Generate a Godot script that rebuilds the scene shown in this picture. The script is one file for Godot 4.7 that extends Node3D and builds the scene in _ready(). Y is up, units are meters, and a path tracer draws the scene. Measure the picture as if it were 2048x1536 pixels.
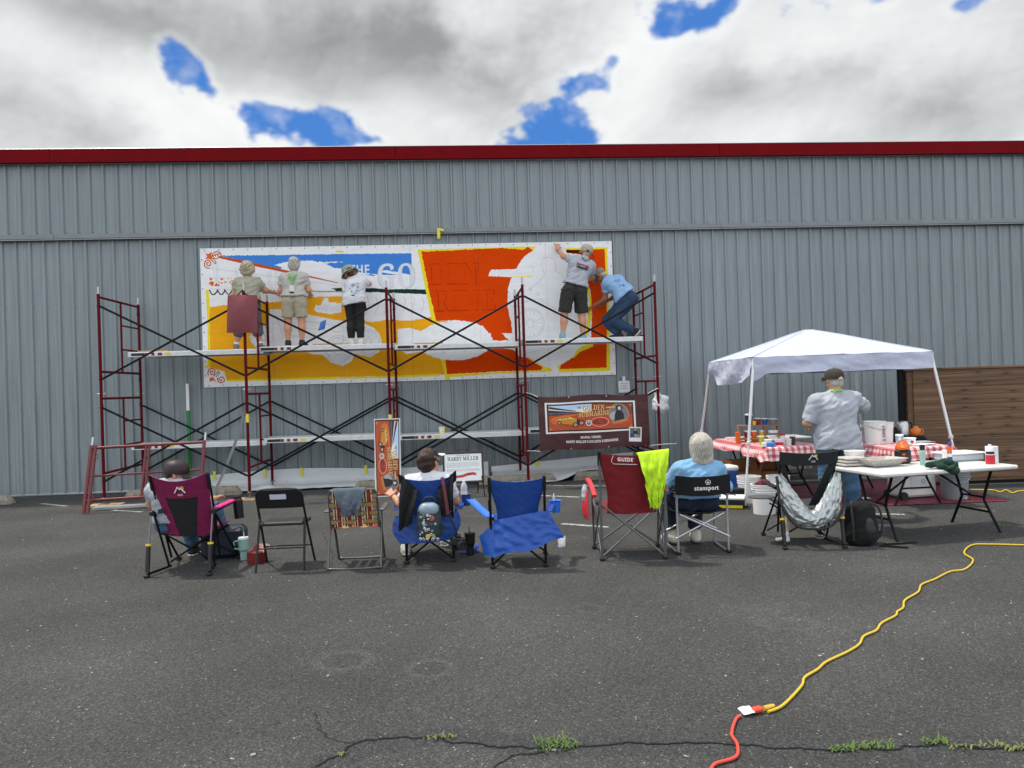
extends Node3D
# A metal-sided building with a half-painted mural, a scaffold of painters, and a row of folding chairs on the asphalt in front of it.
# World axes: the wall lies along x at z = 0, the camera stands at +z; y is up; metres.

var M := {}                 # materials by name
var taken := {}             # names in use at top level
var rng := RandomNumberGenerator.new()
var fine := FastNoiseLite.new()
var head_st: SurfaceTool


func _ready() -> void:
	rng.seed = 7
	fine.seed = 11
	fine.frequency = 1.0
	fine.fractal_octaves = 3
	make_camera()
	make_light()
	make_materials()
	build_ground()
	build_building()
	build_wheel_stops()
	build_fence()
	build_mural()
	build_scaffold()
	build_signs()
	build_tent()
	build_tables()
	build_chairs()
	build_people()
	build_clutter()
	build_cords_and_weeds()


func make_camera() -> void:
	var cam := Camera3D.new()
	cam.name = "view"
	cam.fov = 53.08
	cam.near = 0.05
	cam.far = 400.0
	cam.position = Vector3(0, 1.6, 13.656)
	cam.basis = Basis(Vector3.UP, deg_to_rad(-4.275)) * Basis(Vector3.RIGHT, deg_to_rad(0.2)) * Basis(Vector3.BACK, deg_to_rad(-1.845))
	add_child(cam)
	cam.current = true


func make_light() -> void:
	var env := Environment.new()
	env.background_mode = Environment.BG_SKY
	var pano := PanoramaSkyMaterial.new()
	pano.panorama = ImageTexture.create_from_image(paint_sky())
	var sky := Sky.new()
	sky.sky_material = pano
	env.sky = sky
	env.tonemap_mode = Environment.TONE_MAPPER_LINEAR
	env.tonemap_exposure = EXPOSURE
	env.sdfgi_enabled = true
	env.ssao_enabled = true
	env.ssil_enabled = true
	var we := WorldEnvironment.new()
	we.name = "environment"
	we.environment = env
	add_child(we)
	var sun := DirectionalLight3D.new()
	sun.name = "sun"
	sun.light_energy = 0.62
	sun.light_color = Color(1.0, 0.96, 0.9)
	sun.light_angular_distance = 3.5
	sun.shadow_enabled = true
	# the sun stands high, behind the building and a little to the left
	var towards := Vector3(-0.38, 1.0, -0.22).normalized()
	sun.basis = Basis.looking_at(-towards, Vector3.FORWARD)
	add_child(sun)

const EXPOSURE := 1.78

# ---------------------------------------------------------------- sky

func spots(list: Array, az: float, el: float) -> float:
	var s := 0.0
	for q in list:
		var dx: float = (az - q[0]) / q[2]
		if absf(dx) > 2.6:
			continue
		var dy: float = (el - q[1]) / q[3]
		var d := dx * dx + dy * dy
		if d < 6.5:
			s += q[4] * exp(-d * 0.7)
	return s


func paint_sky() -> Image:
	var gaps := [[-18.9,22.7,0.8,0.8,0.7], [-18.1,21.6,1.1,1.2,1], [-17.2,20.8,0.8,1.0,1], [-19.1,21.7,1.1,0.8,0.7], [-21.8,21.8,0.7,0.5,0.35], [-14.8,19.3,1.2,0.8,1], [-12.6,18.7,1.7,0.8,1], [-9.9,18.0,2.8,1.4,1.3], [-7.4,18.3,1.5,1.4,1.1], [-4.9,17.5,1.0,0.4,0.9], [16.4,25.3,1.7,1.1,1.1], [19.0,24.7,1.7,1.0,1], [20.6,25.2,1.3,0.6,0.9], [14.9,24.4,1.5,0.7,0.7], [12.3,22.6,0.7,0.8,0.9], [10.2,21.6,1.1,0.8,1], [11.7,20.8,0.7,0.9,0.8], [8.1,19.8,1.5,1.5,1], [6.2,18.3,1.5,1.1,1.1], [9.2,18.1,1.5,1.5,1], [10.8,17.3,1.5,0.7,0.9], [5.8,17.1,1.9,0.7,1], [30.6,23.5,1.9,0.7,0.9], [35.6,22.3,1.5,0.5,0.9], [26.6,24.7,1.5,0.7,0.7]]
	var bright := [[-28.0,22.3,3.3,1.5,0.28], [-22.2,19.7,3.3,1.5,0.3], [-16.0,18.3,4.4,1.7,0.45], [-21.3,20.8,2.2,1.5,0.15], [-2.7,19.1,4.1,2.0,0.3], [3.9,25.6,3.3,1.9,0.35], [3.1,24.2,2.2,1.9,0.2], [14.9,22.7,3.3,2.2,0.38], [12.2,19.4,3.0,2.6,0.38], [24.2,21.6,3.0,2.2,0.15], [29.9,21.3,3.7,1.9,0.3], [22.0,17.1,5.9,1.7,0.28], [18.8,23.8,4.4,1.9,0.15], [34.6,20.2,3.3,1.5,0.12], [26.7,17.5,3.3,1.5,0.12], [-11.9,20.2,2.2,2.2,0.1]]
	var dark := [[-8.6,25.0,12.2,2.8,0.32], [0.5,24.7,5.9,2.6,0.15], [-9.8,21.3,4.8,1.9,0.22], [-24.7,24.1,6.7,1.5,0.28], [-17.2,22.2,4.4,1.5,0.1], [-26.5,19.2,3.7,3.3,0.16], [0.4,22.2,5.2,2.6,0.22], [7.2,23.3,4.1,2.2,0.2], [19.7,19.4,5.2,2.2,0.28], [31.6,18.2,6.7,2.2,0.2], [34.4,15.9,5.9,1.9,0.18], [4.0,19.2,3.0,2.2,0.15], [-24.9,16.8,4.4,1.5,0.08], [25.5,19.8,4.4,1.5,0.12]]
	var wisp := FastNoiseLite.new()
	wisp.seed = 5
	wisp.noise_type = FastNoiseLite.TYPE_SIMPLEX_SMOOTH
	wisp.frequency = 0.11
	wisp.fractal_octaves = 6
	wisp.fractal_gain = 0.56
	var puff := FastNoiseLite.new()
	puff.seed = 21
	puff.noise_type = FastNoiseLite.TYPE_SIMPLEX_SMOOTH
	puff.frequency = 0.13
	puff.fractal_octaves = 6
	puff.fractal_gain = 0.5
	puff.domain_warp_enabled = true
	puff.domain_warp_amplitude = 1.6
	puff.domain_warp_frequency = 0.2
	var heap := FastNoiseLite.new()
	heap.seed = 33
	heap.noise_type = FastNoiseLite.TYPE_CELLULAR
	heap.cellular_return_type = FastNoiseLite.RETURN_DISTANCE
	heap.frequency = 0.17
	heap.fractal_octaves = 4
	heap.fractal_gain = 0.55
	heap.domain_warp_enabled = true
	heap.domain_warp_amplitude = 2.5
	heap.domain_warp_frequency = 0.12
	# the whole sky: the same broken cloud deck in every direction
	var low := Image.create(512, 384, false, Image.FORMAT_RGBF)
	for y in 384:
		var el := 90.0 - (y + 0.5) / 384.0 * 180.0
		if el < -4.0:
			low.fill_rect(Rect2i(0, y, 512, 384 - y), Color(0.09, 0.09, 0.095))
			break
		var ce := maxf(0.05, cos(deg_to_rad(el)))
		for x in 512:
			var az := fposmod((x + 0.5) / 512.0 * 360.0 + 180.0, 360.0) - 180.0   # the map's left edge is straight ahead
			var wx := cos(deg_to_rad(az)) * ce * 60.0
			var wz := sin(deg_to_rad(az)) * ce * 60.0
			var n := wisp.get_noise_3d(wx, el, wz)
			var cover := smoothstep(-0.3, 0.0, n + 0.12)
			var b := SKY_MEAN + 0.45 * puff.get_noise_3d(wx * 0.7, el * 1.2, wz * 0.7)
			# clouds on the sun's side show their shaded side, those opposite are lit from the front
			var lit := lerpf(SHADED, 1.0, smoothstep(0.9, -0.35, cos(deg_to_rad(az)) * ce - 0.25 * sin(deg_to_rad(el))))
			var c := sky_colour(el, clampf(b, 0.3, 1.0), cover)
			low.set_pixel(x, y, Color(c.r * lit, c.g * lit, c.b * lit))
	var img := low
	img.resize(2048, 1536, Image.INTERPOLATE_CUBIC)
	# the stretch behind the roof, finer
	for y in range(512, 660):
		var el := 90.0 - (y + 0.5) / 1536.0 * 180.0
		for x in range(824, 1280):
			var az := (x + 0.5) / 2048.0 * 360.0 - 180.0
			var ax := az * 0.95
			var n := wisp.get_noise_2d(ax, el)
			var n2 := puff.get_noise_2d(ax, el * 1.15)
			var h0 := -heap.get_noise_2d(ax * 1.1, el * 1.5)
			var detail := wisp.get_noise_2d(ax * 2.7 + 40.0, el * 3.0)
			var open := spots(gaps, az + n2 * 1.3 + detail * 0.6, el + n * 0.9)
			var fray := wisp.get_noise_2d(ax * 6.0 - 70.0, el * 7.0)
			var cover := 1.0 - smoothstep(0.46, 1.05, open + n * 0.35 + n2 * 0.2 + detail * 0.5 + fray * 0.35 - (h0 - 0.3) * 0.45)
			var veil := 0.02 + 0.4 * clampf(detail * 1.2 + fray * 0.5, 0.0, 1.0)
			cover = maxf(cover, veil)
			var b := 0.85 + spots(bright, az + n * 2.2, el + n2 * 1.4) * 0.8 - spots(dark, az + n2 * 2.5, el + n * 1.2) * 0.80
			var relief := puff.get_noise_2d(ax - 0.35, el * 1.15 + 0.45) - n2
			var h1 := -heap.get_noise_2d(ax * 1.1 - 0.25, el * 1.5 + 0.5)
			var billow := h0 - 0.3 + (h0 - h1) * 1.5
			b += n2 * 0.10 - relief * 0.06 + n * 0.08 + billow * 0.17 * clampf(b * 1.6 - 0.5, 0.25, 1.0)
			b += smoothstep(0.15, 0.45, open) * 0.10
			b = 0.5 + 0.52 * (1.0 - exp(-(b - 0.5) * 2.4)) if b > 0.5 else 0.5 - (0.5 - b) * 0.35
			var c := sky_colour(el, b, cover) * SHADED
			var edge := minf(minf(x - 824.0, 1279.0 - x), minf(y - 512.0, 659.0 - y)) / 14.0
			if edge < 1.0:
				c = img.get_pixel((x + 1024) % 2048, y).lerp(c, edge)
			img.set_pixel((x + 1024) % 2048, y, c)
	return img

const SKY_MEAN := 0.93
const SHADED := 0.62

func sky_colour(el: float, b: float, cover: float) -> Color:
	var t := clampf(el / 60.0, 0.0, 1.0)
	var blue := Color(0.066, 0.262, 0.70).lerp(Color(0.035, 0.13, 0.5), t)
	var cloud := Color(b * 0.955, b * 0.99, b).lerp(Color(b * 0.99, b, b), clampf(b * 1.3 - 0.3, 0.0, 1.0))
	cloud = Color(pow(cloud.r, 1.55), pow(cloud.g, 1.55), pow(cloud.b, 1.53))
	var c := blue.lerp(cloud, cover)
	return Color(c.r * 0.95, c.g * 0.95, c.b * 0.95)


# ---------------------------------------------------------------- materials

func noise_tex(seed_: int, freq: float, oct: int, lo: float, hi: float, size := 256, normal := false) -> NoiseTexture2D:
	var t := NoiseTexture2D.new()
	var n := FastNoiseLite.new()
	n.seed = seed_
	n.frequency = freq
	n.fractal_octaves = oct
	t.noise = n
	t.width = size
	t.height = size
	t.seamless = true
	if normal:
		t.as_normal_map = true
		t.bump_strength = 6.0
	else:
		var g := Gradient.new()
		g.set_color(0, Color(lo, lo, lo))
		g.set_color(1, Color(hi, hi, hi))
		t.color_ramp = g
	return t


func mat(key: String, hex: String, rough := 0.7, metal := 0.0) -> StandardMaterial3D:
	var m := StandardMaterial3D.new()
	m.resource_name = key
	m.albedo_color = Color(hex)
	m.roughness = rough
	m.metallic = metal
	m.cull_mode = BaseMaterial3D.CULL_DISABLED
	M[key] = m
	return m


func tri(m: StandardMaterial3D, tex: Texture2D, scale: float, normal: Texture2D = null, strength := 0.5) -> StandardMaterial3D:
	m.uv1_triplanar = true
	m.uv1_world_triplanar = true
	m.uv1_scale = Vector3.ONE * scale
	if tex:
		m.albedo_texture = tex
	if normal:
		m.normal_enabled = true
		m.normal_texture = normal
		m.normal_scale = strength
	return m


func cloth(key: String, hex: String, rough := 0.9) -> StandardMaterial3D:
	var m := tri(mat(key, hex, rough), M_mottle, 2.2, M_folds, 0.32)
	return m

var M_mottle: NoiseTexture2D
var M_folds: NoiseTexture2D
var M_dirt: NoiseTexture2D
var M_grain: NoiseTexture2D


func make_materials() -> void:
	M_mottle = noise_tex(3, 0.02, 4, 0.91, 1.0)
	M_folds = noise_tex(4, 0.012, 3, 0, 1, 256, true)
	M_dirt = noise_tex(9, 0.012, 5, 0.72, 1.0, 512)
	M_grain = noise_tex(13, 0.09, 3, 0.82, 1.0)
	tri(mat("siding", "#8d989c", 0.42, 0.15), noise_tex(31, 0.012, 4, 0.88, 1.0, 512), 0.35)
	M["siding"].uv1_scale = Vector3(1.7, 0.09, 1.7)
	tri(mat("trim_grey", "#81898c", 0.45, 0.1), M_mottle, 0.6)
	tri(mat("red_trim", "#76000c", 0.75), M_mottle, 0.5)
	mat("roof", "#8f9498", 0.6)
	tri(mat("concrete", "#a39c8e", 0.92), M_dirt, 1.4, noise_tex(15, 0.05, 4, 0, 1, 256, true), 0.5)
	tri(mat("scaffold_red", "#6a0814", 0.5), M_dirt, 3.0)
	tri(mat("spare_red", "#7c292f", 0.38), M_dirt, 4.0)
	mat("galvanised", "#b4b7b9", 0.35, 0.7)
	mat("black_steel", "#17181a", 0.42, 0.1)
	tri(mat("aluminium", "#dde1e3", 0.45, 0.2), M_mottle, 1.2)
	mat("label_dark", "#2a2320", 0.6)
	mat("label_red", "#7d2019", 0.6)
	mat("label_white", "#dcdcd6", 0.6)
	mat("label_yellow", "#d9cf4a", 0.6)
	tri(mat("pale_wood", "#c9a878", 0.8), M_dirt, 3.0)
	mat("yellow_tape", "#e3d94a", 0.65)
	mat("white_line", "#c9c9c2", 0.85)
	mat("black", "#101012", 0.6)
	mat("black_plastic", "#131416", 0.4)
	mat("grey_steel", "#6f7173", 0.35, 0.5)
	mat("silver_tube", "#b9bcc0", 0.28, 0.75)
	mat("white_plastic", "#e4e5e3", 0.4)
	mat("white_paper", "#dfe2e6", 0.8)
	mat("white_print", "#e8e8e8", 0.7)
	mat("dark_print", "#202124", 0.7)
	tri(mat("tent_cloth", "#c0c7dc", 0.75), null, 1.5, M_folds, 0.8)
	M["tent_cloth"].backlight_enabled = true
	M["tent_cloth"].backlight = Color(0.4, 0.42, 0.48)
	tri(mat("plastic_film", "#d6dbdd", 0.3), null, 2.0, M_folds, 0.7)
	for k in ["red_trim", "scaffold_red", "black_steel"]:
		M[k].metallic_specular = 0.25
	cloth("blue_nylon", "#0a3f90", 0.6)
	cloth("bright_blue", "#1f6fe0", 0.6)
	cloth("red_nylon", "#7a0a18", 0.65)
	cloth("bright_red", "#d0303c", 0.65)
	cloth("maroon_nylon", "#7c0f4a", 0.6)
	cloth("pink_nylon", "#d81f84", 0.6)
	cloth("dark_mesh", "#15191d", 0.8)
	cloth("black_cloth", "#0d0e10", 0.95)
	cloth("charcoal_nylon", "#262b2c", 0.75)
	cloth("grey_towel", "#5c6773", 0.98)
	cloth("lime_cloth", "#c4ee2a", 0.9)
	cloth("green_cloth", "#3f9a24", 0.9)
	cloth("dark_green_cloth", "#14352a", 0.95)
	cloth("red_towel", "#86484e", 0.9)
	cloth("maroon_cloth", "#6d1e3a", 0.9)
	tri(mat("silver_foil", "#a9afaf", 0.34, 0.75), null, 3.0, noise_tex(17, 0.012, 3, 0, 1, 256, true), 0.8)
	mat("cardboard", "#9a6b43", 0.9)
	tri(mat("fence_wood", "#7f5133", 0.85), null, 1.0)


# ---------------------------------------------------------------- naming

func numbered(called: String) -> String:
	if not taken.has(called):
		taken[called] = 0
		return called
	taken[called] += 1
	return "%s_%03d" % [called, taken[called]]


func tag(o: Node, label: String, category: String, group := "", kind := "") -> Node:
	o.set_meta("label", label)
	o.set_meta("category", category)
	if group:
		o.set_meta("group", group)
	if kind:
		o.set_meta("kind", kind)
	return o


func thing(called: String, label: String, category: String, at := Vector3.ZERO, turn := 0.0, group := "") -> Node3D:
	var o := Node3D.new()
	o.name = numbered(called)
	o.position = at
	o.rotation.y = turn
	add_child(o)
	tag(o, label, category, group)
	return o


func part(called: String, st: SurfaceTool, m: Material, parent: Node = self, label := "") -> MeshInstance3D:
	var o := MeshInstance3D.new()
	st.generate_normals()
	o.mesh = st.commit()
	o.material_override = m
	o.name = numbered(called) if parent == self else called
	parent.add_child(o, true)
	if label:
		o.set_meta("label", label)
	return o


func again(called: String, mesh: Mesh, m: Material, parent: Node, where: Transform3D) -> MeshInstance3D:
	var o := MeshInstance3D.new()
	o.mesh = mesh
	o.material_override = m
	o.name = called
	o.transform = where
	parent.add_child(o, true)
	return o


func single(called: String, st: SurfaceTool, m: Material, label: String, category: String, at := Vector3.ZERO, turn := 0.0, group := "") -> MeshInstance3D:
	var o := part(called, st, m)
	o.position = at
	o.rotation.y = turn
	tag(o, label, category, group)
	return o


func structure(o: Node, label := "", category := "") -> Node:
	o.set_meta("kind", "structure")
	if label:
		o.set_meta("label", label)
		o.set_meta("category", category)
	return o


# ---------------------------------------------------------------- shapes

func begin() -> SurfaceTool:
	var st := SurfaceTool.new()
	st.begin(Mesh.PRIMITIVE_TRIANGLES)
	return st


func face(st: SurfaceTool, a: Vector3, b: Vector3, c: Vector3, away: Vector3) -> void:
	# a triangle whose front looks away from the point «away»
	st.add_vertex(a)
	if (b - a).cross(c - a).dot(a + b + c - away * 3.0) > 0.0:
		st.add_vertex(c)
		st.add_vertex(b)
	else:
		st.add_vertex(b)
		st.add_vertex(c)


func box(st: SurfaceTool, at: Vector3, size: Vector3, turn := Basis.IDENTITY, bevel := 0.004) -> void:
	st.set_smooth_group(-1)
	var h := size * 0.5
	var e := minf(bevel, minf(h.x, minf(h.y, h.z)) * 0.6)
	var corner := func(sx: float, sy: float, sz: float, axis: int) -> Vector3:
		var p := Vector3(sx * (h.x - e), sy * (h.y - e), sz * (h.z - e))
		if axis == 0: p.x = sx * h.x
		elif axis == 1: p.y = sy * h.y
		else: p.z = sz * h.z
		return at + turn * p
	for axis in 3:
		for s in [-1.0, 1.0]:
			var q := []
			for k in [[-1.0, -1.0], [1.0, -1.0], [1.0, 1.0], [-1.0, 1.0]]:
				var v := Vector3(k[0], k[1], s)
				if axis == 0: v = Vector3(s, k[0], k[1])
				elif axis == 1: v = Vector3(k[0], s, k[1])
				q.append(corner.call(v.x, v.y, v.z, axis))
			face(st, q[0], q[1], q[2], at)
			face(st, q[0], q[2], q[3], at)
	if e <= 0.0:
		return
	for axis in 3:   # edges running along «axis»
		var u := (axis + 1) % 3
		var w := (axis + 2) % 3
		for su in [-1.0, 1.0]:
			for sw in [-1.0, 1.0]:
				var v0 := Vector3()
				v0[axis] = -1.0; v0[u] = su; v0[w] = sw
				var v1 := v0
				v1[axis] = 1.0
				var a: Vector3 = corner.call(v0.x, v0.y, v0.z, u)
				var b: Vector3 = corner.call(v1.x, v1.y, v1.z, u)
				var c: Vector3 = corner.call(v1.x, v1.y, v1.z, w)
				var d: Vector3 = corner.call(v0.x, v0.y, v0.z, w)
				face(st, a, b, c, at)
				face(st, a, c, d, at)
	for sx in [-1.0, 1.0]:
		for sy in [-1.0, 1.0]:
			for sz in [-1.0, 1.0]:
				face(st, corner.call(sx, sy, sz, 0), corner.call(sx, sy, sz, 1), corner.call(sx, sy, sz, 2), at)


func bar(st: SurfaceTool, a: Vector3, b: Vector3, w: float, t: float, bevel := 0.002) -> void:
	# a flat bar from a to b
	var d := b - a
	var z := d.normalized()
	var up := Vector3.BACK if absf(z.dot(Vector3.BACK)) < 0.9 else Vector3.UP
	var x := up.cross(z).normalized()
	box(st, (a + b) * 0.5, Vector3(w, t, d.length()), Basis(x, z.cross(x), z), bevel)


func tube(st: SurfaceTool, pts: Array, r: float, seg := 8, r_end := -1.0, closed := false, flat := 1.0) -> void:
	var n := pts.size()
	var rings := []
	var t0: Vector3 = (pts[1] - pts[0]).normalized()
	var up := Vector3.UP if absf(t0.dot(Vector3.UP)) < 0.9 else Vector3.RIGHT
	var x := up.cross(t0).normalized()
	for i in n:
		var t: Vector3
		if closed:
			t = (pts[(i + 1) % n] - pts[(i + n - 1) % n]).normalized()
		elif i == 0:
			t = t0
		elif i == n - 1:
			t = (pts[i] - pts[i - 1]).normalized()
		else:
			t = ((pts[i + 1] - pts[i]).normalized() + (pts[i] - pts[i - 1]).normalized()).normalized()
		x = (x - t * x.dot(t)).normalized()
		var y := t.cross(x)
		var rr := r if r_end < 0.0 else lerpf(r, r_end, float(i) / (n - 1))
		var ring := []
		for k in seg:
			var a := TAU * k / seg
			ring.append(pts[i] + (x * cos(a) + y * sin(a) * flat) * rr)
		rings.append(ring)
	st.set_smooth_group(1)
	var last := n if closed else n - 1
	for i in last:
		var p: Array = rings[i]
		var q: Array = rings[(i + 1) % n]
		for k in seg:
			var k2 := (k + 1) % seg
			st.add_vertex(p[k]); st.add_vertex(p[k2]); st.add_vertex(q[k2])
			st.add_vertex(p[k]); st.add_vertex(q[k2]); st.add_vertex(q[k])
	if not closed:
		st.set_smooth_group(-1)
		for k in range(1, seg - 1):
			st.add_vertex(rings[0][0]); st.add_vertex(rings[0][k + 1]); st.add_vertex(rings[0][k])
			var e: Array = rings[n - 1]
			st.add_vertex(e[0]); st.add_vertex(e[k]); st.add_vertex(e[k + 1])


func curve(pts: Array, steps := 6) -> Array:
	# a smooth line through the points
	var out := []
	for i in pts.size() - 1:
		var a: Vector3 = pts[maxi(i - 1, 0)]
		var b: Vector3 = pts[i]
		var c: Vector3 = pts[i + 1]
		var d: Vector3 = pts[mini(i + 2, pts.size() - 1)]
		for k in steps:
			out.append(b.cubic_interpolate(c, a, d, float(k) / steps))
	out.append(pts[-1])
	return out


func lathe(st: SurfaceTool, at: Vector3, profile: Array, seg := 20, turn := Basis.IDENTITY, squash := Vector2.ONE) -> void:
	# profile: Vector2(radius, height) from the bottom to the top
	for i in profile.size() - 1:
		var a: Vector2 = profile[i]
		var b: Vector2 = profile[i + 1]
		st.set_smooth_group(i + 1)
		for k in seg:
			var t0 := TAU * k / seg
			var t1 := TAU * (k + 1) / seg
			var d0 := Vector3(cos(t0) * squash.x, 0, sin(t0) * squash.y)
			var d1 := Vector3(cos(t1) * squash.x, 0, sin(t1) * squash.y)
			var p := at + turn * (d0 * a.x + Vector3(0, a.y, 0))
			var q := at + turn * (d1 * a.x + Vector3(0, a.y, 0))
			var r := at + turn * (d1 * b.x + Vector3(0, b.y, 0))
			var s := at + turn * (d0 * b.x + Vector3(0, b.y, 0))
			if a.x > 0.0:
				st.add_vertex(p); st.add_vertex(q); st.add_vertex(r)
			if b.x > 0.0:
				st.add_vertex(p); st.add_vertex(r); st.add_vertex(s)


func round_lathe(st: SurfaceTool, at: Vector3, profile: Array, seg := 20, turn := Basis.IDENTITY, squash := Vector2.ONE) -> void:
	# the same with every ring smooth
	var first := profile.size()
	for i in first - 1:
		var a: Vector2 = profile[i]
		var b: Vector2 = profile[i + 1]
		st.set_smooth_group(1)
		for k in seg:
			var t0 := TAU * k / seg
			var t1 := TAU * (k + 1) / seg
			var d0 := Vector3(cos(t0) * squash.x, 0, sin(t0) * squash.y)
			var d1 := Vector3(cos(t1) * squash.x, 0, sin(t1) * squash.y)
			var p := at + turn * (d0 * a.x + Vector3(0, a.y, 0))
			var q := at + turn * (d1 * a.x + Vector3(0, a.y, 0))
			var r := at + turn * (d1 * b.x + Vector3(0, b.y, 0))
			var s := at + turn * (d0 * b.x + Vector3(0, b.y, 0))
			if a.x > 0.0:
				st.add_vertex(p); st.add_vertex(q); st.add_vertex(r)
			if b.x > 0.0:
				st.add_vertex(p); st.add_vertex(r); st.add_vertex(s)


func sheet(st: SurfaceTool, f: Callable, nu: int, nv: int, thick := 0.004, uv := false) -> void:
	# a surface f(u, v) with two sides and a rim
	var p := []
	for j in nv + 1:
		for i in nu + 1:
			p.append(f.call(float(i) / nu, float(j) / nv))
	var nrm := []
	for j in nv + 1:
		for i in nu + 1:
			var du: Vector3 = p[j * (nu + 1) + mini(i + 1, nu)] - p[j * (nu + 1) + maxi(i - 1, 0)]
			var dv: Vector3 = p[mini(j + 1, nv) * (nu + 1) + i] - p[maxi(j - 1, 0) * (nu + 1) + i]
			nrm.append(du.cross(dv).normalized() * thick)
	var add := func(i: int, j: int, back: bool) -> void:
		var k := j * (nu + 1) + i
		if uv:
			st.set_uv(Vector2(float(i) / nu, float(j) / nv))
		st.add_vertex(p[k] - nrm[k] if back else p[k])
	for side in [false, true]:
		st.set_smooth_group(2 if side else 1)
		for j in nv:
			for i in nu:
				var q := [[i, j], [i, j + 1], [i + 1, j + 1], [i + 1, j]]
				if not side:
					q.reverse()
				for k in [0, 1, 2, 0, 2, 3]:
					add.call(q[k][0], q[k][1], side)
	st.set_smooth_group(-1)
	var rim := []
	for i in nu: rim.append([i, 0, i + 1, 0])
	for j in nv: rim.append([nu, j, nu, j + 1])
	for i in nu: rim.append([nu - i, nv, nu - i - 1, nv])
	for j in nv: rim.append([0, nv - j, 0, nv - j - 1])
	for r in rim:
		add.call(r[0], r[1], false); add.call(r[2], r[3], false); add.call(r[2], r[3], true)
		add.call(r[0], r[1], false); add.call(r[2], r[3], true); add.call(r[0], r[1], true)


func patch(st: SurfaceTool, a: Vector3, b: Vector3, c: Vector3, d: Vector3, sag := Vector3.ZERO, nu := 10, nv := 10, ripple := 0.0, thick := 0.004, uv := false, wave := 9.0) -> void:
	# cloth stretched between four corners (a b along the top, d c along the bottom)
	var ph := rng.randf() * 50.0
	var across := (b - a).cross(d - a).normalized()
	sheet(st, func(u: float, v: float) -> Vector3:
		var p := a.lerp(b, u).lerp(d.lerp(c, u), v)
		p += sag * (4.0 * u * (1.0 - u)) * (0.25 + 3.0 * v * (1.0 - v))
		if ripple > 0.0:
			p += across * ripple * fine.get_noise_3d(u * wave + ph, v * wave * 0.6, ph)
		return p, nu, nv, thick, uv)


func flat_quad(st: SurfaceTool, a: Vector3, b: Vector3, c: Vector3, d: Vector3) -> void:
	# a b along the top, d c along the bottom, as seen from the front; with UVs
	st.set_smooth_group(-1)
	var q := [[a, Vector2(0, 0)], [b, Vector2(1, 0)], [c, Vector2(1, 1)], [d, Vector2(0, 1)]]
	for k in [0, 1, 2, 0, 2, 3]:
		st.set_uv(q[k][1])
		st.add_vertex(q[k][0])


func words(text: String, height: float, depth := 0.0015, serif := false, bold := true) -> TextMesh:
	var t := TextMesh.new()
	var f := SystemFont.new()
	f.font_names = PackedStringArray(["Droid Serif" if serif else "Droid Sans"])
	f.font_weight = 700 if bold else 400
	t.font = f
	t.text = text
	t.font_size = 48
	t.pixel_size = height / 35.0
	t.depth = depth
	t.curve_step = 2.0
	return t


func lettering(text: String, height: float, m: Material, parent: Node, at: Vector3, turn := Basis.IDENTITY, serif := false) -> MeshInstance3D:
	var o := MeshInstance3D.new()
	o.mesh = words(text, height, 0.0015, serif)
	o.material_override = m
	o.name = "lettering"
	o.transform = Transform3D(turn, at)
	parent.add_child(o, true)
	return o


func yaw(deg: float) -> Basis:
	return Basis(Vector3.UP, deg_to_rad(deg))


func tilt(deg: float) -> Basis:
	return Basis(Vector3.RIGHT, deg_to_rad(deg))


func roll(deg: float) -> Basis:
	return Basis(Vector3.BACK, deg_to_rad(deg))

# ---------------------------------------------------------------- ground

func asphalt_texture() -> ImageTexture:
	# 2 m of asphalt: dark binder, pale and brown chips
	var img := Image.create(1024, 1024, false, Image.FORMAT_RGB8)
	img.fill(Color8(76, 78, 78))
	var r := RandomNumberGenerator.new()
	r.seed = 3
	for i in 42000:
		var g := r.randi_range(50, 106)
		var s := r.randi_range(2, 5)
		img.fill_rect(Rect2i(r.randi_range(0, 1023), r.randi_range(0, 1023), s, s), Color8(g, g + 1, g))
	for i in 7000:
		var g := r.randi_range(96, 138)
		var x := r.randi_range(0, 1020)
		var y := r.randi_range(0, 1020)
		var s := r.randi_range(2, 3)
		img.fill_rect(Rect2i(x, y, s, s), Color8(g, g - 2, g - 6))
	for i in 420:
		var g := r.randi_range(140, 190)
		var x := r.randi_range(2, 1018)
		var y := r.randi_range(2, 1018)
		img.fill_rect(Rect2i(x, y, r.randi_range(2, 4), r.randi_range(2, 4)), Color8(g, g - 1, g - 5))
	for i in 26:
		var g := r.randi_range(170, 215)
		var x := r.randi_range(4, 1016)
		var y := r.randi_range(4, 1016)
		img.fill_rect(Rect2i(x, y, r.randi_range(3, 6), r.randi_range(3, 5)), Color8(g, g, g - 6))
	return ImageTexture.create_from_image(img)


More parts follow.
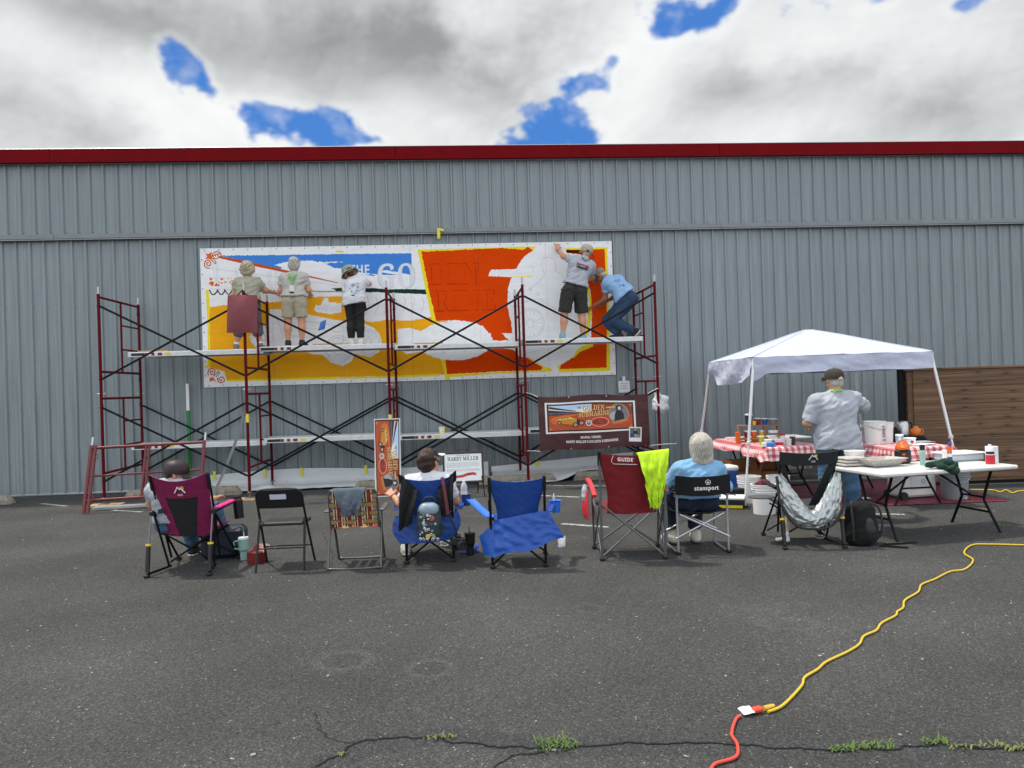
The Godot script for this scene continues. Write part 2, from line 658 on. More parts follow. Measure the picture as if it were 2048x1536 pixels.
func stain_texture() -> ImageTexture:
	# 24 m of wear: broad tone, dried puddle rings and pale scuffs
	var n := FastNoiseLite.new()
	n.seed = 8
	n.frequency = 0.012
	n.fractal_octaves = 5
	var img := n.get_seamless_image(1024, 1024)
	img.convert(Image.FORMAT_RGB8)
	for y in 1024:
		for x in 1024:
			var v := 0.74 + 0.2 * img.get_pixel(x, y).r
			img.set_pixel(x, y, Color(v, v * 0.995, v * 0.99))
	var r := RandomNumberGenerator.new()
	r.seed = 19
	for i in 170:
		var c := Vector2(r.randf_range(20, 1000), r.randf_range(20, 1000))
		var rad := r.randf_range(1.5, 6.0)
		var ring := r.randf() < 0.3
		for y in range(int(c.y - rad - 2), int(c.y + rad + 3)):
			for x in range(int(c.x - rad * 1.6 - 2), int(c.x + rad * 1.6 + 3)):
				var d := Vector2((x - c.x) / 1.6, y - c.y).length() / rad + fine.get_noise_2d(x * 0.3, y * 0.3) * 0.3
				var a := exp(-pow((d - 0.85) * 5.0, 2.0)) if ring else smoothstep(1.0, 0.3, d) * 0.6
				if a > 0.02 and x >= 0 and y >= 0 and x < 1024 and y < 1024:
					img.set_pixel(x, y, img.get_pixel(x, y).lerp(Color(1, 0.99, 0.96), a * 0.75))
	# a dried oil ring or two, and the tar-darkened band along the long crack
	for q in [[-0.72, 8.98, 0.16], [-0.2, 9.2, 0.13], [0.9, 8.2, 0.1]]:
		var c := wear_at(q[0], q[1])
		var rad: float = q[2] / 24.0 * 1024.0
		for y in range(int(c.y - rad - 3), int(c.y + rad + 4)):
			for x in range(int(c.x - rad - 3), int(c.x + rad + 4)):
				var d := Vector2(x - c.x, y - c.y).length() / rad
				var v := 0.79 if d < 0.8 else lerpf(0.94, 0.84, clampf((d - 0.8) * 2.0, 0, 1))
				if d < 1.3:
					img.set_pixel(x, y, Color(v, v, v * 0.98))
	var prev := Vector2.ZERO
	for q in [[-0.6, 10.28], [-0.42, 10.12], [0.0, 10.1], [0.36, 10.28], [1.0, 10.33], [1.6, 10.46], [2.4, 10.55], [4.0, 10.75]]:
		var c := wear_at(q[0], q[1])
		if prev != Vector2.ZERO:
			for k in 40:
				var m := prev.lerp(c, k / 40.0)
				for dy in range(-4, 5):
					for dx in range(-4, 5):
						var p := Vector2i(int(m.x) + dx, int(m.y) + dy)
						if Vector2(dx, dy).length() < 3.4 + 1.5 * fine.get_noise_2d(m.x * 0.3, m.y * 0.3):
							img.set_pixel(p.x, p.y, Color(0.76, 0.77, 0.78))
		prev = c
	return ImageTexture.create_from_image(img)


func wear_at(x: float, z: float) -> Vector2:
	# the pixel of the wear map at a place on the ground
	return Vector2(fposmod((x * 0.97 + z * 0.24 + 3.0) / 24.0, 1.0), fposmod((z * 0.97 - x * 0.24) / 24.0, 1.0)) * 1024.0


func build_ground() -> void:
	var m := mat("asphalt", "#ffffff", 0.88)
	m.metallic_specular = 0.35
	m.albedo_texture = asphalt_texture()
	m.detail_enabled = true
	m.detail_blend_mode = BaseMaterial3D.BLEND_MODE_MUL
	m.detail_albedo = stain_texture()
	m.detail_uv_layer = BaseMaterial3D.DETAIL_UV_2
	m.normal_enabled = true
	m.normal_texture = noise_tex(41, 0.11, 4, 0, 1, 512, true)
	m.normal_scale = 0.5
	var st := begin()
	st.set_smooth_group(-1)
	var q := [Vector3(-110, 0, -40), Vector3(110, 0, -40), Vector3(110, 0, 130), Vector3(-110, 0, 130)]
	for k in [0, 1, 2, 0, 2, 3]:
		var p: Vector3 = q[k]
		st.set_uv(Vector2(p.x + p.z * 0.13, p.z - p.x * 0.13) / 2.0)
		st.set_uv2(Vector2(p.x * 0.97 + p.z * 0.24 + 3.0, p.z * 0.97 - p.x * 0.24) / 24.0)
		st.add_vertex(p)
	structure(part("ground", st, m), "dark weathered asphalt of the car park in front of the metal building", "ground")
	# painted bay lines, worn
	var lines := [
		[Vector3(-6.53, 0, 1.05), Vector3(-5.93, 0, 1.50), 0.09, "worn white bay line at the far left end of the wall"],
		[Vector3(-4.98, 0, 2.15), Vector3(-4.45, 0, 2.45), 0.07, "faint white bay line under the leaning scaffold frame"],
		[Vector3(1.22, 0, 1.35), Vector3(2.42, 0, 1.85), 0.07, "long thin white bay line behind the empty blue chair"],
		[Vector3(1.12, 0, 2.48), Vector3(1.72, 0, 2.85), 0.10, "scuffed white bay line to the right of the easel sign"],
		[Vector3(1.18, 0, 4.85), Vector3(1.66, 0, 5.2), 0.10, "bright white end of a bay line left of the red chair"],
		[Vector3(4.62, 0, 5.08), Vector3(5.06, 0, 5.26), 0.10, "bright white end of a bay line under the white folding table"],
	]
	for l in lines:
		var s := begin()
		var a: Vector3 = l[0]
		var b: Vector3 = l[1]
		var d := (b - a).normalized()
		var x: Vector3 = d.cross(Vector3.UP) * l[2] * 0.5
		var n := 24
		var y := Vector3(0, 0.004, 0)
		s.set_smooth_group(1)
		for i in n:
			var p0 := a.lerp(b, float(i) / n)
			var p1 := a.lerp(b, float(i + 1) / n)
			var w0 := x * (0.85 + 0.5 * fine.get_noise_2d(i * 3.1, p0.x * 9.0))
			var w1 := x * (0.85 + 0.5 * fine.get_noise_2d((i + 1) * 3.1, p0.x * 9.0))
			for v in [p0 - w0, p0 + w0, p1 + w1, p0 - w0, p1 + w1, p1 - w1]:
				s.add_vertex(v + y)
		var o := part("parking_line", s, M["white_line"])
		structure(o, l[3], "line")
	if true:
		tri(M["white_line"], noise_tex(77, 0.05, 4, 0.45, 1.0, 256), 1.6)


# ---------------------------------------------------------------- building

func siding_mesh(height: float) -> ArrayMesh:
	# one sheet, 0.9144 m wide with four ribs; origin at its lower left corner, outside at +z
	var xs := []
	for k in 4:
		var x0 := k * 0.2286
		xs.append_array([[x0, 0.0], [x0 + 0.058, 0.0], [x0 + 0.062, 0.003], [x0 + 0.074, 0.003], [x0 + 0.078, 0.0], [x0 + 0.108, 0.0], [x0 + 0.112, 0.003], [x0 + 0.124, 0.003], [x0 + 0.128, 0.0], [x0 + 0.160, 0.0], [x0 + 0.176, 0.032], [x0 + 0.202, 0.032], [x0 + 0.220, 0.0]])
	xs.append([0.9144, 0.0])
	var st := begin()
	st.set_smooth_group(-1)
	for i in xs.size() - 1:
		var a := Vector3(xs[i][0], 0, xs[i][1])
		var b := Vector3(xs[i + 1][0], 0, xs[i + 1][1])
		var h := Vector3(0, height, 0)
		for v in [a, a + h, b + h, a, b + h, b]:
			st.add_vertex(v)
	st.generate_normals()
	return st.commit()


func build_building() -> void:
	var b := thing("metal_building", "long grey ribbed metal building with a red roof fascia", "building", Vector3(0, 0, 0))
	var lower := siding_mesh(4.34)
	var upper := siding_mesh(1.22)
	var tones := []
	for k in 4:
		var m: StandardMaterial3D = M["siding"].duplicate()
		m.albedo_color = M["siding"].albedo_color * (0.985 + 0.008 * k)
		m.albedo_color.a = 1.0
		tones.append(m)
	for i in 44:
		var x := -18.29 + i * 0.9144
		again("siding_panel", lower, tones[rng.randi() % 4], b, Transform3D(Basis.IDENTITY, Vector3(x, 0.03, 0)))
		again("siding_panel", upper, tones[rng.randi() % 4], b, Transform3D(Basis.IDENTITY, Vector3(x + 0.1, 4.43, 0.012)))
	var st := begin()
	box(st, Vector3(1.83, 2.8, -7.56), Vector3(40.2, 5.56, 15.0), Basis.IDENTITY, 0.0)
	part("wall_core", st, M["roof"], b)
	st = begin()
	box(st, Vector3(1.83, 5.68, -7.5), Vector3(40.4, 0.1, 15.2), Basis.IDENTITY, 0.01)
	part("roof", st, M["roof"], b)
	# ledge flashing between the two runs of siding
	for i in 7:
		var x0 := -18.3 + i * 5.8
		st = begin()
		box(st, Vector3(x0 + 2.9, 4.395, 0.045), Vector3(5.795, 0.075, 0.07), Basis.IDENTITY, 0.003)
		part("ledge_trim", st, M["trim_grey"], b)
		st = begin()
		box(st, Vector3(x0 + 2.9, 4.350, 0.055), Vector3(5.795, 0.014, 0.1), tilt(18.0), 0.003)
		part("ledge_lip", st, M["galvanised"], b)  # paler metal than the trim stands in for sky light caught along the lip
	for i in 7:
		var x0 := -18.3 + i * 5.8
		st = begin()
		box(st, Vector3(x0 + 2.9, 5.755, 0.07), Vector3(5.797, 0.215, 0.13), Basis.IDENTITY, 0.006)
		box(st, Vector3(x0 + 2.9, 5.639, 0.085), Vector3(5.797, 0.016, 0.15), Basis.IDENTITY, 0.004)
		part("fascia", st, M["red_trim"], b)
	st = begin()
	box(st, Vector3(1.83, 5.868, 0.02), Vector3(40.6, 0.012, 0.24), Basis.IDENTITY, 0.004)
	part("roof_edge", st, M["galvanised"], b)  # pale strip puts the sky highlight along the fascia top into the colour
	st = begin()
	box(st, Vector3(1.83, 0.02, 0.012), Vector3(40.2, 0.03, 0.035), Basis.IDENTITY, 0.004)
	part("base_trim", st, M["galvanised"], b)
	st = begin()
	for row in [0.55, 1.42, 2.3, 3.2, 4.47]:
		for i in 150:
			box(st, Vector3(-18.2 + i * 0.2286 + (0.1 if row > 4.4 else 0.0) + 0.145, row, 0.018 if row > 4.4 else 0.004), Vector3(0.012, 0.012, 0.008), Basis.IDENTITY, 0.0)
	var screws := part("screws", st, M["grey_steel"], b)
	screws.set_meta("kind", "stuff")


func build_wheel_stops() -> void:
	var spec := [
		[-8.0, 0.86, 1.9, "short grey concrete wheel stop at the far left edge"],
		[-4.42, 0.86, 1.84, "grey concrete wheel stop behind the leaning scaffold frame"],
		[-0.78, 0.86, 1.84, "grey concrete wheel stop behind the upright orange sign"],
		[1.0, 0.92, 1.3, "grey concrete wheel stop behind the easel sign, half under plastic"],
		[2.86, 0.86, 1.86, "grey concrete wheel stop behind the red chair with a dark pin"],
		[5.3, 0.5, 1.84, "grey concrete wheel stop at the wall under the canopy"],
	]
	for s in spec:
		var o := thing("wheel_stop", s[3], "wheel stop", Vector3(s[0], 0, s[1]), deg_to_rad(rng.randf_range(-1.5, 1.5)), "concrete wheel stops along the wall")
		var st := begin()
		var l: float = s[2] * 0.5
		# trapezoid section, sloped ends
		var prof := [[0.085, 0.0], [0.085, 0.06], [0.055, 0.135], [-0.055, 0.135], [-0.085, 0.06], [-0.085, 0.0]]
		st.set_smooth_group(-1)
		var c := Vector3(0, 0.06, 0)
		for i in 6:
			var p: Array = prof[i]
			var q: Array = prof[(i + 1) % 6]
			var lp: float = l - p[1] * 0.55
			var lq: float = l - q[1] * 0.55
			face(st, Vector3(-lp, p[1], p[0]), Vector3(lp, p[1], p[0]), Vector3(lq, q[1], q[0]), c)
			face(st, Vector3(-lp, p[1], p[0]), Vector3(lq, q[1], q[0]), Vector3(-lq, q[1], q[0]), c)
			for sgn in [-1.0, 1.0]:
				face(st, Vector3(sgn * lp, p[1], p[0]), Vector3(sgn * lq, q[1], q[0]), Vector3(sgn * l, 0.03, 0), c)
		part("block", st, M["concrete"], o)
		for sgn in [-0.7, 0.7]:
			st = begin()
			lathe(st, Vector3(sgn * l, 0.13, 0), [Vector2(0.018, 0), Vector2(0.018, 0.012), Vector2(0.0, 0.014)], 8)
			part("anchor_pin", st, M["black_steel"], o)
	# plastic film taped to the foot of the wall
	var film := begin()
	sheet(film, func(u: float, v: float) -> Vector3:
		var x := lerpf(-5.0, 0.55, u)
		var n := fine.get_noise_2d(x * 2.2, v * 3.0)
		if v < 0.3:
			return Vector3(x, lerpf(0.27 + 0.03 * sin(x * 1.7), 0.05, v / 0.3), 0.045 + 0.03 * v + 0.03 * absf(n) * v / 0.3)
		var t := (v - 0.3) / 0.7
		var hump := exp(-pow((t - 0.72) / 0.16, 2.0)) * 0.05
		return Vector3(x, 0.03 + 0.045 * absf(n) * (1.0 - t * 0.7) + hump * (0.5 + n), lerpf(0.09, 0.74 + 0.06 * fine.get_noise_2d(x * 1.3, 4.0), t)), 110, 16, 0.0015)
	single("plastic_sheet", film, M["plastic_film"], "long white plastic sheet taped along the foot of the wall, left stretch", "plastic sheet", Vector3.ZERO, 0.0, "plastic sheets at the wall")
	film = begin()
	sheet(film, func(u: float, v: float) -> Vector3:
		var x := lerpf(0.6, 3.15, u)
		var n := fine.get_noise_2d(x * 2.0 + 40.0, v * 3.0)
		var top := lerpf(0.2, 0.36, u)
		if v < 0.35:
			return Vector3(x, lerpf(top, 0.12, v / 0.35), 0.045 + 0.05 * v + 0.03 * absf(n) * v)
		var t := (v - 0.35) / 0.65
		return Vector3(x, maxf(0.02, lerpf(0.12, lerpf(0.02, 0.15, smoothstep(1.6, 2.2, x)), t) + 0.05 * n * (1.0 - t)), lerpf(0.1, lerpf(1.06, 0.80, smoothstep(1.5, 2.3, x)), t) + 0.05 * n), 60, 16, 0.0015)
	single("plastic_sheet", film, M["plastic_film"], "white plastic sheet rising along the wall beneath the maroon banner", "plastic sheet", Vector3.ZERO, 0.0, "plastic sheets at the wall")
	for x in [-4.2, -3.35, -2.72, -1.62, 1.4]:
		var t := begin()
		patch(t, Vector3(x, 0.31, 0.052), Vector3(x + 0.05, 0.31, 0.052), Vector3(x + 0.055, 0.16, 0.075), Vector3(x + 0.005, 0.16, 0.075), Vector3(0, 0, 0.006), 3, 4, 0.004, 0.001)
		var names := {-4.2: "behind the leaning scaffold frame", -3.35: "behind the second scaffold post", -2.72: "above the black folding chair", -1.62: "left of the upright orange sign", 1.4: "behind the empty blue chair"}
		single("tape_strip", t, M["yellow_tape"], "yellow tape strip on the plastic sheet " + names[x], "tape", Vector3.ZERO, 0.0, "tape strips holding the plastic")


func build_fence() -> void:
	var f := thing("wooden_fence", "brown horizontal board fence at the right end of the wall", "fence", Vector3(6.42, 0, 3.2), deg_to_rad(-4.0))
	# board tones and grain
	var meshes := []
	for k in 3:
		var st := begin()
		box(st, Vector3.ZERO, Vector3(1.87, 0.1235, 0.02), Basis.IDENTITY, 0.005)
		st.generate_normals()
		meshes.append(st.commit())
	var tones := []
	for k in 6:
		var img := Image.create(512, 64, false, Image.FORMAT_RGB8)
		var n := FastNoiseLite.new()
		n.seed = 60 + k
		n.frequency = 0.02
		n.fractal_octaves = 4
		var knots := []
		for q in 2:
			knots.append(Vector2(rng.randf_range(30, 480), rng.randf_range(14, 50)))
		var base := Color("#6f5642").lerp(Color("#523f30"), rng.randf()).lerp(Color("#7a604a"), rng.randf() * 0.4)
		for y in 64:
			for x in 512:
				var yy := float(y)
				var dk := 0.0
				for q in knots:
					var d := Vector2((x - q.x) * 0.5, y - q.y)
					var l := d.length()
					yy += d.y * exp(-l * l / 160.0) * 1.6
					dk += exp(-l * l / 18.0) * 0.5 + 0.14 * exp(-l * l / 200.0)
				var g := n.get_noise_2d(x * 0.12, yy * 2.6) * 0.32 + n.get_noise_2d(x * 0.04, yy * 0.5) * 0.25
				var v := clampf(1.0 + g - dk, 0.25, 1.4)
				img.set_pixel(x, y, Color(base.r * v, base.g * v, base.b * v))
		var m := mat("board_%d" % k, "#ffffff", 0.85)
		m.albedo_texture = ImageTexture.create_from_image(img)
		m.uv1_triplanar = true
		m.uv1_scale = Vector3(0.53, 8.3, 1.0)
		m.uv1_offset = Vector3(0.5, 0.5, 0)
		tones.append(m)
	for bay in 3:
		for row in 13:
			var o := again("board", meshes[row % 3], tones[rng.randi() % 6], f, Transform3D(roll(rng.randf_range(-0.25, 0.25)) * tilt(rng.randf_range(-1.0, 1.0)), Vector3(0.96 + bay * 1.92, 0.125 + row * 0.1215, 0.05 + rng.randf_range(0.0, 0.004) + 0.003 * (row % 2))))
			o.scale.x = 0.995
	var st := begin()
	for bay in 4:
		st = begin()
		box(st, Vector3(bay * 1.92, 0.83, 0.0), Vector3(0.09, 1.64, 0.09), Basis.IDENTITY, 0.004)
		part("post", st, tones[1], f)
	st = begin()
	box(st, Vector3(2.88, 1.661, 0.02), Vector3(5.9, 0.035, 0.14), Basis.IDENTITY, 0.004)
	part("cap_rail", st, tones[2], f)
	st = begin()
	box(st, Vector3(2.88, 0.045, 0.03), Vector3(5.86, 0.05, 0.03), Basis.IDENTITY, 0.002)
	part("bottom_rail", st, M["black_steel"], f)
	st = begin()
	box(st, Vector3(1.80, 0.72, 0.075), Vector3(0.05, 0.06, 0.02), Basis.IDENTITY, 0.004)
	box(st, Vector3(1.82, 0.40, 0.08), Vector3(0.05, 0.22, 0.03), Basis.IDENTITY, 0.004)
	part("latch", st, M["black_steel"], f)
	# the dark post where the fence ends
	st = begin()
	box(st, Vector3(-0.10, 0.84, -0.02), Vector3(0.085, 1.66, 0.05), Basis.IDENTITY, 0.004)
	part("gate_post", st, M["black_steel"], f)

# ---------------------------------------------------------------- flat print (paint on the mural, banner and signs)

func fill_poly(img: Image, pts: Array, c: Color) -> void:
	var lo := 1e9
	var hi := -1e9
	for p in pts:
		lo = minf(lo, p.y)
		hi = maxf(hi, p.y)
	var n := pts.size()
	for y in range(maxi(0, int(floor(lo))), mini(img.get_height() - 1, int(ceil(hi))) + 1):
		var yy := y + 0.5
		var xs := []
		for i in n:
			var a: Vector2 = pts[i]
			var b: Vector2 = pts[(i + 1) % n]
			if (a.y <= yy) != (b.y <= yy):
				xs.append(a.x + (yy - a.y) / (b.y - a.y) * (b.x - a.x))
		xs.sort()
		for k in range(0, xs.size() - 1, 2):
			var x0 := int(round(xs[k]))
			var x1 := int(round(xs[k + 1]))
			if x1 > x0:
				img.fill_rect(Rect2i(x0, y, x1 - x0, 1), c)


func ragged(pts: Array, amount: float, step: float) -> Array:
	var out := []
	for i in pts.size():
		var a: Vector2 = pts[i]
		var b: Vector2 = pts[(i + 1) % pts.size()]
		var k := maxi(1, int(a.distance_to(b) / step))
		for j in k:
			var p := a.lerp(b, float(j) / k)
			out.append(p + Vector2(fine.get_noise_2d(p.x * 0.21, p.y * 0.21), fine.get_noise_2d(p.x * 0.21 + 90.0, p.y * 0.21)) * amount)
	return out


func stroke(img: Image, pts: Array, w: float, c: Color) -> void:
	for i in pts.size() - 1:
		var a: Vector2 = pts[i]
		var b: Vector2 = pts[i + 1]
		var d := (b - a).normalized()
		var x := Vector2(-d.y, d.x) * maxf(w, 0.8) * 0.5
		var e := d * w * 0.3
		fill_poly(img, [a - x - e, a + x - e, b + x + e, b - x + e], c)


func ellipse(c: Vector2, rx: float, ry: float, n := 32) -> Array:
	var out := []
	for i in n:
		out.append(c + Vector2(cos(TAU * i / n) * rx, sin(TAU * i / n) * ry))
	return out


func print_words(img: Image, text: String, at: Vector2, height: float, c: Color, width := 0.0, serif := false, bold := true, slant := 0.0, arch := 0.0) -> void:
	# at: left end of the baseline; width stretches the line to that length
	var t := words(text, 1.0, 0.0, serif, bold)
	var arr := t.get_mesh_arrays()
	var v: PackedVector3Array = arr[Mesh.ARRAY_VERTEX]
	var nr: PackedVector3Array = arr[Mesh.ARRAY_NORMAL]
	var idx: PackedInt32Array = arr[Mesh.ARRAY_INDEX] if arr[Mesh.ARRAY_INDEX] != null else PackedInt32Array(range(v.size()))
	var box_lo := Vector2(1e9, 1e9)
	var box_hi := -box_lo
	for p in v:
		box_lo = Vector2(minf(box_lo.x, p.x), minf(box_lo.y, p.y))
		box_hi = Vector2(maxf(box_hi.x, p.x), maxf(box_hi.y, p.y))
	var sy := height / (box_hi.y - box_lo.y)
	var sx := sy if width <= 0.0 else width / (box_hi.x - box_lo.x)
	for i in range(0, idx.size(), 3):
		if nr[idx[i]].z < 0.5:
			continue
		var q := []
		for k in 3:
			var p := v[idx[i + k]]
			var x := (p.x - box_lo.x) * sx
			var y := (p.y - box_lo.y) * sy
			var u := (p.x - box_lo.x) / (box_hi.x - box_lo.x) - 0.5
			q.append(at + Vector2(x, -y + x * slant - arch * (1.0 - 4.0 * u * u)))
		fill_poly(img, q, c)


func print_material(key: String, img: Image, rough := 0.6) -> StandardMaterial3D:
	var m := mat(key, "#ffffff", rough)
	img.generate_mipmaps()
	m.albedo_texture = ImageTexture.create_from_image(img)
	return m


